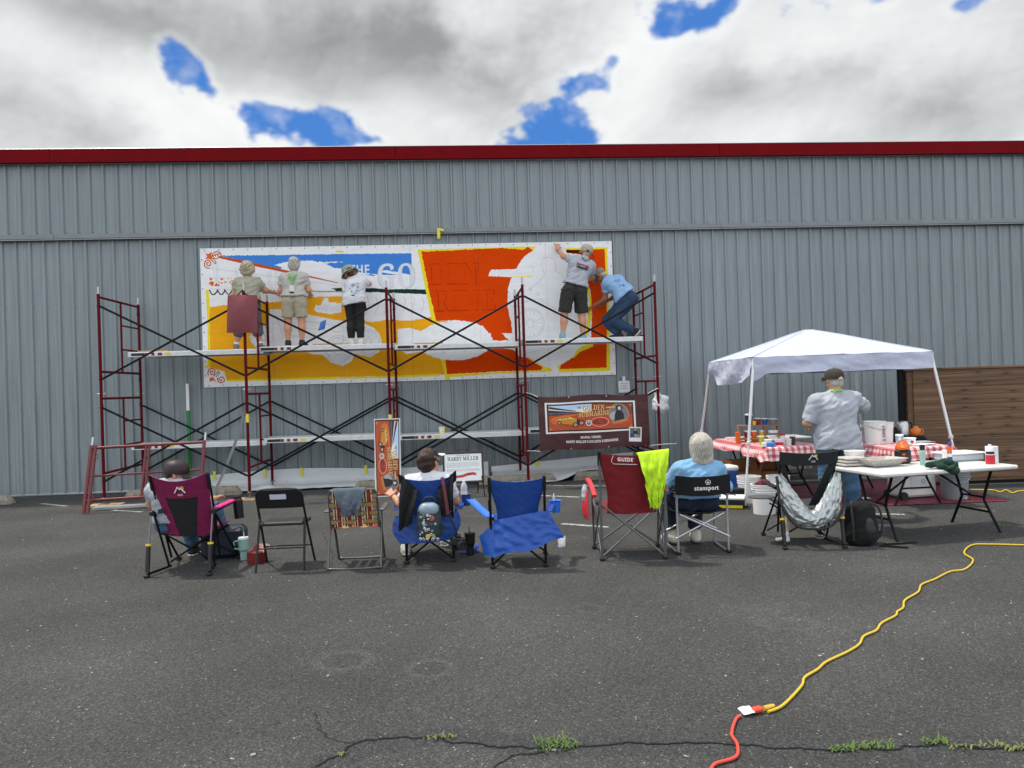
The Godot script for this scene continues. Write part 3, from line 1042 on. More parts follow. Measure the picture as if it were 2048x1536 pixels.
func build_mural() -> void:
	var s := 2.4      # pixels per centimetre
	var img := Image.create(int(720 * s), int(240 * s), false, Image.FORMAT_RGB8)
	var colours := {"board": Color("#eceef0"), "sky": Color("#4585d8"), "roofline": Color("#c4552a"), "pencil": Color("#b3b7bd"), "splash": Color("#dd6a2a"), "inkline": Color("#1c2228"), "darkgreen": Color("#183a30"), "amber": Color("#f2ad20"), "tape": Color("#f0dd33"), "orange": Color("#da4402"), "umber": Color("#4a130a"), "scroll": Color("#c2552c")}
	img.fill(colours.board)
	var shapes := [
		["poly","sky",[34,13,362,15,362,54,337,48,316,44,303,47,294,50,273,46,252,40,227,38,217,32,206,28,181,27,169,31,160,26,154,24,125,31,135,34,139,37,131,38],3],
		["poly","board",[140,27,186,24,202,27,246,28,228,30,190,29,152,31],2],
		["poly","sky",[254,42,290,48,307,47,337,53,307,52,278,48],1.5],
		["poly","sky",[282,48,299,53,294,54,280,51],1.5],
		["poly","roofline",[32,13,86,25,143,40,234,64,233,65,141,44,82,30,32,17],0.4],
		["line","pencil",[15,34,230,69],0.5],
		["line","pencil",[20,30,27,64],0.4],
		["line","pencil",[26,64,27,26],0.5],
		["line","pencil",[29,64,30,26],0.5],
		["line","pencil",[58,65,59,33],0.5],
		["line","pencil",[61,65,62,34],0.5],
		["line","pencil",[114,66,114,41],0.5],
		["line","pencil",[116,66,117,41],0.5],
		["line","pencil",[126,67,127,41],0.5],
		["line","pencil",[129,67,130,41],0.5],
		["line","pencil",[159,67,160,45],0.5],
		["line","pencil",[162,68,163,45],0.5],
		["line","pencil",[15,70,239,79],0.4],
		["poly","splash",[20,53,19,54,18,55,18,55,16,55,16,54,15,54,15,52,15,51,16,51,18,51,18,51,20,52],0.5],
		["poly","splash",[38,54,38,55,38,55,36,55,35,55,34,55,33,54,33,53,34,52,35,52,36,52,38,52,38,52],0.5],
		["poly","splash",[22,61,22,63,21,65,19,65,17,64,16,62,14,61,14,60,16,58,18,56,19,57,22,58,23,59],0.5],
		["poly","splash",[29,63,28,64,27,65,26,66,24,66,23,65,23,64,24,62,24,62,25,61,26,60,27,60,28,62],0.5],
		["poly","splash",[32,65,31,65,31,66,30,66,29,66,29,66,28,65,28,64,28,64,29,63,30,62,31,63,32,64],0.5],
		["poly","splash",[33,59,33,60,32,60,31,60,30,60,30,60,30,59,30,58,30,58,30,58,31,58,32,58,32,58],0.5],
		["poly","splash",[44,59,43,60,43,60,42,60,41,60,41,60,40,60,40,59,40,58,41,58,42,58,43,58,44,58],0.5],
		["poly","splash",[37,61,37,61,36,62,36,62,35,62,35,62,34,61,34,60,35,60,35,59,36,59,37,59,37,60],0.5],
		["poly","splash",[48,53,48,54,48,54,47,54,47,54,47,54,46,53,46,53,46,52,47,52,47,52,48,53,48,53],0.5],
		["poly","splash",[53,52,53,53,52,53,52,53,52,53,51,53,51,52,51,52,51,52,52,52,52,52,52,52,52,52],0.5],
		["poly","splash",[57,63,57,65,56,66,54,66,53,65,51,64,51,64,52,62,52,61,53,60,54,61,56,61,56,62],0.5],
		["poly","splash",[61,64,60,64,59,65,58,66,57,66,56,65,56,64,57,63,56,63,57,62,58,62,59,62,60,63],0.5],
		["poly","splash",[51,60,51,60,50,61,50,62,49,61,49,61,48,60,48,59,48,59,49,58,50,58,51,58,51,59],0.5],
		["poly","splash",[54,57,54,57,54,58,53,58,52,58,52,58,51,57,51,56,52,56,52,56,53,56,54,56,54,56],0.5],
		["poly","splash",[64,65,64,66,64,66,63,66,62,66,62,66,61,65,61,64,62,64,62,63,63,64,64,64,64,64],0.5],
		["poly","splash",[16,61,16,62,15,62,15,62,14,62,14,62,13,61,13,60,13,60,14,60,15,60,16,60,16,60],0.5],
		["line","inkline",[14,72,16,76,17,78,19,80,21,80,22,80,24,78,26,76,28,72],1.9],
		["line","inkline",[28,72,29,76,31,78,32,80,34,80,36,80,37,78,39,76,40,72],1.7765],
		["line","inkline",[40,72,42,76,43,78,45,80,46,80,48,80,49,78,51,76,52,73],1.6610275],
		["line","inkline",[52,73,54,76,55,78,56,80,58,80,59,80,60,78,62,76,64,73],1.5530607125000002],
		["line","inkline",[64,73,65,76,66,78,67,80,68,80,70,80,71,78,72,76,74,73],1.4521117661875003],
		["line","inkline",[74,74,75,76,76,78,77,79,79,80,80,80,81,78,82,77,84,74],1.3577245013853125],
		["line","inkline",[84,74,85,77,86,78,87,79,88,80,89,79,90,78,92,77,93,74],1.2694724087952673],
		["line","inkline",[93,74,94,77,95,78,96,79,97,80,98,79,99,78,100,77,101,74],1.1869567022235752],
		["line","inkline",[101,74,102,77,103,78,104,79,105,80,106,79,107,78,108,77,109,75],1.1098045165790429],
		["line","inkline",[109,75,110,77,111,78,112,79,113,80,114,79,115,78,116,77,117,75],1.037667223001405],
		["line","inkline",[117,75,118,77,118,78,119,79,120,79,121,79,122,78,123,77,124,75],0.9702188535063138],
		["line","inkline",[124,75,124,77,125,78,126,79,127,79,128,79,129,78,129,77,130,75],0.9071546280284034],
		["line","inkline",[130,75,131,77,132,78,132,79,133,79,134,79,135,78,136,77,136,76],0.8481895772065572],
		["line","inkline",[136,76,137,77,138,78,138,79,139,79,140,79,141,78,141,77,142,76],0.793057254688131],
		["line","inkline",[142,76,143,77,143,78,144,79,145,79,145,79,146,78,147,78,148,76],0.7415085331334025],
		["line","inkline",[148,76,148,77,149,78,149,79,150,79,151,79,151,78,152,78,152,76],0.6933104784797315],
		["line","inkline",[152,76,153,78,154,78,154,79,155,79,155,79,156,78,157,78,157,76],0.6482452973785489],
		["line","inkline",[157,76,158,78,158,78,159,79,159,79,160,79,160,78,161,78,162,76],0.6061093530489432],
		["line","inkline",[162,76,162,78,163,78,163,79,164,79,164,79,165,78,165,78,166,76],0.5667122451007619],
		["line","inkline",[166,77,166,78,167,78,167,79,168,79,168,79,169,78,169,78,170,77],0.5298759491692124],
		["line","inkline",[170,77,170,78,170,78,171,79,171,79,172,79,172,78,173,78,173,77],0.5],
		["line","inkline",[173,77,174,78,174,78,174,79,175,79,175,79,176,78,176,78,176,77],0.5],
		["line","inkline",[176,77,177,78,177,78,178,79,178,79,178,79,179,78,179,78,180,77],0.5],
		["line","inkline",[180,77,180,78,180,78,181,79,181,79,182,79,182,78,182,78,183,77],0.5],
		["line","inkline",[183,77,183,78,183,78,184,79,184,79,184,79,185,79,185,78,186,77],0.5],
		["line","inkline",[186,77,186,78,186,79,187,79,187,79,187,79,188,79,188,78,188,77],0.5],
		["line","inkline",[188,77,189,78,189,79,190,79,190,79,190,79,191,79,191,78,191,77],0.5],
		["line","inkline",[191,77,192,78,192,79,192,79,193,79,193,79,194,79,194,78,194,78],0.5],
		["line","inkline",[194,78,195,78,195,79,195,79,196,79,196,79,196,79,197,78,197,78],0.5],
		["line","inkline",[197,78,198,78,198,79,198,79,199,80,199,79,199,79,200,78,200,78],0.5],
		["line","inkline",[200,78,200,79,201,79,201,80,202,80,202,80,202,79,203,79,203,78],0.5],
		["line","inkline",[203,78,204,79,204,79,204,80,204,80,205,80,205,79,206,79,206,78],0.5],
		["line","inkline",[206,78,206,79,207,79,207,80,208,80,208,80,208,79,209,79,209,78],0.5],
		["line","inkline",[209,78,209,79,210,79,210,80,210,80,211,80,211,79,212,79,212,78],0.5],
		["line","inkline",[212,78,212,79,213,80,213,80,213,80,214,80,214,80,214,79,215,78],0.5],
		["line","inkline",[215,78,215,79,216,80,216,80,216,80,217,80,217,80,217,79,218,78],0.5],
		["line","inkline",[218,78,218,79,218,80,219,80,219,80,220,80,220,80,220,79,221,78],0.5],
		["line","inkline",[221,78,221,79,221,80,222,80,222,80,222,80,223,80,223,79,224,78],0.5],
		["line","inkline",[224,78,224,79,224,80,225,80,225,80,226,80,226,80,226,79,227,78],0.5],
		["line","inkline",[227,79,227,79,227,80,228,80,228,80,228,80,229,80,229,80,230,79],0.5],
		["line","inkline",[230,79,230,80,230,80,231,80,231,80,231,80,232,80,232,80,232,79],0.5],
		["line","inkline",[232,79,233,80,233,80,234,80,234,81,234,80,235,80,235,80,236,79],0.5],
		["line","inkline",[236,79,236,80,236,80,236,81,237,81,237,81,238,80,238,80,238,79],0.5],
		["line","inkline",[238,79,239,80,239,80,240,81,240,81,240,81,241,80,241,80,241,79],0.5],
		["line","inkline",[241,79,242,80,242,80,242,81,243,81,243,81,244,80,244,80,244,79],0.5],
		["poly","darkgreen",[277,75,294,75,319,78,353,78,387,80,387,88,357,86,323,84,298,82,279,82],1],
		["poly","darkgreen",[222,74,239,73,241,79,231,79],1],
		["poly","amber",[13,102,48,98,96,97,134,95,138,89,180,88,213,88,249,88,250,109,275,133,317,131,356,134,396,128,409,134,428,139,427,231,331,230,243,229,163,229,38,228,35,213,11,206],1.2],
		["poly","board",[116,108,133,108,179,118,214,126,250,133,275,136,292,144,303,157,306,172,301,187,286,196,257,189,253,202,238,210,216,203,203,189,185,188,177,184,123,179,90,174,82,164,79,154,95,139,112,133],0.6],
		["poly","board",[191,110,194,101,202,104,208,91,215,91,217,98,228,99,238,100,238,116,218,119,196,115],1],
		["poly","board",[276,86,388,89,395,128,377,128,358,134,334,128,317,131,292,135,277,132],1.2],
		["poly","board",[334,148,351,146,372,151,376,154,409,147,407,195,371,189,350,192,333,185],1.2],
		["line","pencil",[252,183,251,190,248,197,243,203,237,206,231,208,224,207,218,204,213,199,210,193,208,185,208,178,211,170,215,164,220,159,226,157,233,156,239,158,245,162,249,168,252,175,252,183],0.6],
		["line","pencil",[249,183,248,189,245,195,241,200,236,203,231,204,225,204,220,201,216,197,213,191,211,185,212,178,213,172,217,167,221,163,227,160,232,160,238,162,243,165,246,170,248,176,249,183],0.6],
		["line","pencil",[237,182,236,185,236,187,234,188,232,189,230,190,228,190,227,189,225,187,224,185,224,183,224,181,224,179,226,177,227,175,229,174,231,174,233,175,234,176,236,178,237,180,237,182],0.6],
		["line","pencil",[237,182,249,183],0.4],
		["line","pencil",[236,186,246,194],0.4],
		["line","pencil",[233,189,239,201],0.4],
		["line","pencil",[230,190,230,204],0.4],
		["line","pencil",[227,189,220,201],0.4],
		["line","pencil",[224,186,213,193],0.4],
		["line","pencil",[224,182,211,182],0.4],
		["line","pencil",[224,178,214,171],0.4],
		["line","pencil",[227,175,221,163],0.4],
		["line","pencil",[230,174,231,160],0.4],
		["line","pencil",[234,176,240,163],0.4],
		["line","pencil",[236,178,247,172],0.4],
		["line","pencil",[302,170,301,177,298,183,294,188,289,192,283,193,277,192,272,190,267,185,264,179,262,172,262,166,264,159,268,153,273,149,279,147,285,146,290,148,295,152,299,157,302,164,302,170],0.6],
		["line","pencil",[300,170,299,176,296,181,292,186,288,189,283,190,278,189,273,187,269,183,266,178,265,172,265,166,267,160,270,156,274,152,279,150,284,150,289,151,294,154,297,159,299,164,300,170],0.6],
		["line","pencil",[288,170,288,172,287,174,286,175,284,176,282,177,281,176,279,176,278,174,277,172,276,170,276,168,277,166,278,165,279,164,281,163,283,163,285,163,286,164,287,166,288,168,288,170],0.6],
		["line","pencil",[288,170,300,170],0.4],
		["line","pencil",[287,173,297,180],0.4],
		["line","pencil",[285,176,290,187],0.4],
		["line","pencil",[282,177,282,190],0.4],
		["line","pencil",[279,176,273,187],0.4],
		["line","pencil",[277,173,267,179],0.4],
		["line","pencil",[276,170,265,169],0.4],
		["line","pencil",[277,166,268,159],0.4],
		["line","pencil",[279,164,274,152],0.4],
		["line","pencil",[282,163,283,150],0.4],
		["line","pencil",[285,164,291,153],0.4],
		["line","pencil",[288,166,298,160],0.4],
		["line","pencil",[119,157,118,163,115,169,112,174,107,177,101,178,96,177,90,175,86,171,83,165,82,159,82,152,84,146,87,141,92,137,97,135,103,134,108,136,113,139,116,144,118,150,119,157],0.6],
		["line","pencil",[116,157,116,162,113,167,110,171,106,174,101,175,96,174,92,172,88,169,86,164,84,158,85,153,86,148,89,143,93,140,98,138,102,137,107,139,111,142,114,146,116,151,116,157],0.6],
		["line","pencil",[106,156,106,158,105,160,104,161,102,162,101,163,99,162,97,162,96,160,95,159,95,157,95,155,96,153,96,152,98,150,99,150,101,150,103,150,104,151,105,153,106,154,106,156],0.6],
		["line","pencil",[106,156,116,157],0.4],
		["line","pencil",[105,160,114,166],0.4],
		["line","pencil",[103,162,108,172],0.4],
		["line","pencil",[100,163,100,175],0.4],
		["line","pencil",[98,162,92,172],0.4],
		["line","pencil",[96,159,86,165],0.4],
		["line","pencil",[95,156,84,156],0.4],
		["line","pencil",[96,153,87,146],0.4],
		["line","pencil",[98,150,93,140],0.4],
		["line","pencil",[101,150,101,138],0.4],
		["line","pencil",[103,151,109,140],0.4],
		["line","pencil",[105,153,115,147],0.4],
		["line","pencil",[116,118,166,128,237,141,274,148],0.5],
		["line","pencil",[124,116,136,153,177,158,207,163],0.5],
		["line","pencil",[172,141,236,151],0.5],
		["line","pencil",[196,103,198,111],0.5],
		["line","pencil",[199,105,201,114],0.5],
		["line","pencil",[203,105,204,115],0.5],
		["line","pencil",[206,104,207,111],0.5],
		["line","pencil",[210,102,210,114],0.5],
		["line","pencil",[214,102,213,115],0.5],
		["line","pencil",[217,103,217,112],0.5],
		["line","pencil",[221,105,220,113],0.5],
		["line","pencil",[224,106,223,116],0.5],
		["line","pencil",[228,105,226,112],0.5],
		["line","pencil",[232,103,229,113],0.5],
		["line","pencil",[235,103,232,116],0.5],
		["line","pencil",[283,89,286,101,280,120],0.6],
		["line","pencil",[298,90,302,107,295,121],0.6],
		["line","pencil",[314,90,318,108,311,121],0.6],
		["line","pencil",[330,90,334,103,327,122],0.6],
		["line","pencil",[346,91,350,98,343,122],0.6],
		["line","pencil",[362,91,366,97,359,122],0.6],
		["line","pencil",[378,92,382,102,375,123],0.6],
		["poly","tape",[8,71,13,72,14,99,12,137,11,206,2,207,1.7,204,7,202,9,137],0.5],
		["poly","tape",[38,228,163,229,310,230,406,229,406,233,310,233,163,232,38,231],0.5],
		["poly","tape",[231,8,245,9,244,12,231,11],0.3],
		["poly","tape",[373,9,472,8,583,7,576,17,560,21,467,12,381,14,406,135,407,141,396,142,389,104],0.6],
		["poly","orange",[380,13,413,12,472,10,524,9,560,13,569,8,578,14,567,21,560,27,552,37,546,47,501,47,496,58,538,61,533,72,530,85,529,112,532,133,535,148,536,161,516,160,530,173,502,173,498,165,491,156,484,147,470,140,435,135,402,136,390,76,380,15],1.4],
		["poly","orange",[416,205,448,206,474,200,494,188,514,187,537,190,548,203,561,205,588,223,586,228,504,228,417,230],1.4],
		["poly","tape",[408,204,416,205,418,230,423,242,415,241,413,223],0.5],
		["poly","tape",[417,230,587,228,604,226,604,231,503,232,417,236],0.5],
		["poly","tape",[560,201,570,208,589,221,604,226,587,228,588,223,567,209],0.5],
		["poly","orange",[636,14,708,14,708,90,708,171,706,229,618,229,620,220,642,208,653,196,680,187,677,168,680,133,679,89,671,67,663,23,639,20],1.2],
		["poly","umber",[636,14,669,14,666,22,650,20,639,20],0.5],
		["poly","tape",[635,11,712,11,711,112,710,232,703,232,707,133,707,14,664,15,637,14],0.5],
		["poly","tape",[614,222,620,220,619,227,710,227,710,233,618,233],0.5],
		["poly","tape",[670,67,676,82,680,102,679,133,672,168,666,168,673,132,676,102,670,76],0.4],
		["poly","tape",[680,183,662,186,651,194,642,207,645,208,655,198,681,188],0.5],
		["poly","tape",[537,60,575,59,575,61,537,61],0.3],
		["poly","board",[370,161,376,151,388,145,402,138,418,138,435,135,452,137,470,141,482,148,486,156,497,160,499,171,498,182,492,188,474,198,457,203,435,206,410,204,392,198,378,190,372,176],1.6],
		["line","pencil",[401,157,396,161],0.5],
		["line","pencil",[418,168,414,171],0.5],
		["line","pencil",[436,178,431,182],0.5],
		["line","pencil",[453,189,448,192],0.5],
		["line","pencil",[472,150,468,153],0.5],
		["line","pencil",[490,161,485,164],0.5],
		["line","pencil",[400,168,395,172],0.5],
		["line","pencil",[418,179,413,182],0.5],
		["line","pencil",[435,190,430,193],0.5],
		["line","pencil",[454,151,449,154],0.5],
		["line","pencil",[472,161,467,165],0.5],
		["line","pencil",[489,172,484,175],0.5],
		["line","pencil",[399,180,394,183],0.5],
		["line","pencil",[417,190,412,194],0.5],
		["line","pencil",[436,151,431,155],0.5],
		["line","pencil",[453,162,448,165],0.5],
		["line","pencil",[471,173,466,176],0.5],
		["line","pencil",[489,183,484,186],0.5],
		["line","pencil",[398,191,394,194],0.5],
		["line","pencil",[418,152,413,155],0.5],
		["line","pencil",[435,162,430,166],0.5],
		["line","pencil",[453,173,448,176],0.5],
		["line","pencil",[470,184,465,187],0.5],
		["line","pencil",[399,152,394,156],0.5],
		["line","pencil",[595,29,604,26,615,31,618,42,616,50,627,59,631,62],0.6],
		["line","pencil",[595,29,592,43,598,59,587,69,574,80,565,86],0.6],
		["line","pencil",[594,145,592,153,588,161,582,167,574,170,565,171,557,168,550,163,545,156,543,148,543,139,546,130,552,124,559,119,567,117,576,118,583,122,589,128,593,136,594,145],0.5],
		["line","pencil",[591,144,590,152,586,159,580,164,573,167,566,168,558,165,552,161,548,155,546,147,546,139,549,132,554,126,560,122,567,120,575,121,582,124,587,130,590,137,591,145],0.5],
		["line","pencil",[575,144,574,146,573,148,572,150,570,151,568,151,566,150,564,149,562,147,562,145,562,143,563,140,564,139,566,138,568,137,570,137,572,138,574,140,575,142,575,144],0.5],
		["line","pencil",[575,144,591,144],0.4],
		["line","pencil",[574,147,589,154],0.4],
		["line","pencil",[573,149,584,161],0.4],
		["line","pencil",[571,150,576,166],0.4],
		["line","pencil",[568,150,568,167],0.4],
		["line","pencil",[566,150,559,165],0.4],
		["line","pencil",[564,148,552,160],0.4],
		["line","pencil",[562,146,547,152],0.4],
		["line","pencil",[562,144,546,143],0.4],
		["line","pencil",[562,141,548,134],0.4],
		["line","pencil",[564,139,553,127],0.4],
		["line","pencil",[566,138,560,122],0.4],
		["line","pencil",[568,137,569,120],0.4],
		["line","pencil",[571,138,578,122],0.4],
		["line","pencil",[573,139,585,128],0.4],
		["line","pencil",[574,142,590,135],0.4],
		["line","pencil",[551,108,586,100,612,118,633,131],0.5],
		["line","pencil",[541,68,546,71],0.4],
		["line","pencil",[554,77,559,79],0.4],
		["line","pencil",[567,85,572,87],0.4],
		["line","pencil",[580,93,585,96],0.4],
		["line","pencil",[541,100,545,103],0.4],
		["line","pencil",[555,74,560,78],0.4],
		["line","pencil",[568,82,573,87],0.4],
		["line","pencil",[581,91,586,95],0.4],
		["line","pencil",[542,98,546,102],0.4],
		["line","pencil",[556,72,560,78],0.4],
		["line","pencil",[569,80,573,86],0.4],
		["line","pencil",[582,88,586,95],0.4],
		["line","pencil",[543,95,547,102],0.4],
		["line","pencil",[557,69,561,78],0.4],
		["line","pencil",[570,77,574,86],0.4],
		["line","pencil",[583,86,587,94],0.4],
		["line","pencil",[544,93,548,102],0.4],
		["line","pencil",[557,101,562,77],0.4],
		["line","pencil",[561,197,658,180],0.4],
		["line","pencil",[562,43,577,43,577,54],0.4],
		["line","scroll",[35,17,36,13,34,9,31,6,28,6,25,7,22,9,21,12,22,15,23,17,26,18,28,18,30,17,31,15,31,13,30,12,29,10,28,10,26,11,26,12,26,13,26,14],1.7],
		["line","scroll",[16,34,12,34,9,32,7,30,7,26,8,23,10,21,13,20,15,21,17,23,18,25,18,27,17,29,15,30,13,30,12,29,11,28,11,26,11,25,12,25,13,24,14,25],1.7],
		["line","scroll",[22,18,27,24,25,27,20,21,14,16,35,8],1.5],
		["poly","splash",[9,8,14,10,20,6,19,14,23,19,15,18,8,18,12,14],0.3],
		["line","scroll",[8,219,7,216,8,212,9,209,12,208,15,208,17,209,19,211,19,214,18,216,17,218,15,218,13,218,12,216,11,215,11,213,12,212,13,212,14,212,15,212,15,213,15,214],1.7],
		["line","scroll",[24,224,23,227,24,230,26,232,29,233,32,232,34,231,35,228,34,226,33,224,31,223,29,223,28,224,27,225,26,227,27,228,28,229,29,229,30,229,31,228,31,228,31,227],1.7],
		["line","scroll",[17,221,25,213,27,216,21,222],1.5],
		["poly","splash",[10,224,16,223,21,232,16,228,10,231],0.3],
	]
	for q in shapes:
		var pts := []
		for i in range(0, q[2].size(), 2):
			pts.append(Vector2(q[2][i], q[2][i + 1]) * s)
		if q[0] == "poly":
			fill_poly(img, ragged(pts, float(q[3]) * s * (0.5 if q[1] == "sky" else 1.2), 2.0 * s), colours[q[1]])
			if q[1] == "amber":
				print_words(img, "THE", Vector2(254.5, 51.4) * s, 17.5 * s, Color("#dfe3ea"), 34 * s, false, true)
				print_words(img, "GO", Vector2(302.0, 77.0) * s, 45.0 * s, Color("#c3c8d0"), 66 * s, true)
				print_words(img, "GO", Vector2(303.5, 76.0) * s, 43.0 * s, Color("#dde1e8"), 63 * s, true)
			elif q[1] == "orange":
				print_words(img, "DEN", Vector2(392, 72) * s, 38 * s, Color("#b83400"), 88 * s, true)
				print_words(img, "DEN", Vector2(394, 70) * s, 34.5 * s, Color("#da4402"), 84 * s, true)
				print_words(img, "RINE", Vector2(402, 119) * s, 37 * s, Color("#b83400"), 106 * s, true)
				print_words(img, "RINE", Vector2(404, 117) * s, 33.5 * s, Color("#da4402"), 102 * s, true)
				colours.orange = colours.orange.darkened(0.0)
		else:
			stroke(img, pts, float(q[3]) * s, colours[q[1]])
	# brushed unevenness of hand-laid paint
	for y in img.get_height():
		for x in range(0, img.get_width(), 3):
			var v := 1.0 + 0.03 * fine.get_noise_2d(x * 0.008, y * 0.03) + 0.02 * fine.get_noise_2d(x * 0.05, y * 0.2)
			for k in mini(3, img.get_width() - x):
				var c := img.get_pixel(x + k, y)
				img.set_pixel(x + k, y, Color(c.r * v, c.g * v, c.b * v))
	var m := print_material("mural_paint", img, 0.8)
	m.metallic_specular = 0.2
	var root := thing("mural_board", "large half-painted white mural board in orange, amber and sky blue on the wall", "mural", Vector3(-4.305, 1.757, 0.034))
	var half := Vector3(0.5985, 2.398, 0.01)
	for i in 6:
		var st := begin()
		var x0 := i * 1.2
		var a := Vector3(0, half.y, half.z)
		flat_quad(st, a, a + Vector3(1.197, 0, 0), Vector3(1.197, 0, half.z), Vector3(0, 0, half.z))
		var back := Vector3(0, 0, -half.z)
		var pts := [Vector3(0, 0, half.z), Vector3(0, half.y, half.z), Vector3(1.197, half.y, half.z), Vector3(1.197, 0, half.z)]
		for k in 4:
			var p: Vector3 = pts[k]
			var q: Vector3 = pts[(k + 1) % 4]
			var qb := Vector3(q.x, q.y, 0)
			var pb := Vector3(p.x, p.y, 0)
			st.set_uv(Vector2(0.5, 0.004))
			for v in [p, qb, q, p, pb, qb]:
				st.add_vertex(v)
		st.set_uv(Vector2(0.5, 0.004))
		for k in [0, 2, 1, 0, 3, 2]:
			st.add_vertex(pts[k] * Vector3(1, 1, 0))
		var mm: StandardMaterial3D = m.duplicate()
		mm.uv1_scale = Vector3(1.0 / 6.0, 1, 1)
		mm.uv1_offset = Vector3(i / 6.0, 0, 0)
		var o := part("mural_panel", st, mm, root)
		o.position = Vector3(x0, 0, rng.randf_range(0.0, 0.002))
	var sc := begin()
	for i in 30:
		for y in [0.03, 2.37]:
			box(sc, Vector3(0.08 + i * 0.243, y, 0.014), Vector3(0.016, 0.016, 0.006), Basis.IDENTITY, 0.0)
	for y in 9:
		for x in [0.03, 7.17]:
			box(sc, Vector3(x, 0.2 + y * 0.25, 0.014), Vector3(0.016, 0.016, 0.006), Basis.IDENTITY, 0.0)
	part("screws", sc, M["grey_steel"], root).set_meta("kind", "stuff")
	var t := begin()
	patch(t, Vector3(-0.22, 4.42, 0.105), Vector3(-0.16, 4.42, 0.105), Vector3(-0.17, 4.24, 0.112), Vector3(-0.22, 4.24, 0.108), Vector3(0, 0, 0.02), 3, 4, 0.01, 0.001)
	patch(t, Vector3(-0.2, 4.425, 0.11), Vector3(-0.10, 4.40, 0.13), Vector3(-0.11, 4.36, 0.13), Vector3(-0.2, 4.38, 0.11), Vector3(0, 0, 0.02), 3, 3, 0.01, 0.001)
	single("tape_flag", t, M["yellow_tape"], "bent yellow tape flag stuck on the ledge above the mural", "tape")


# the printed picture that the banner and the upright sign both carry

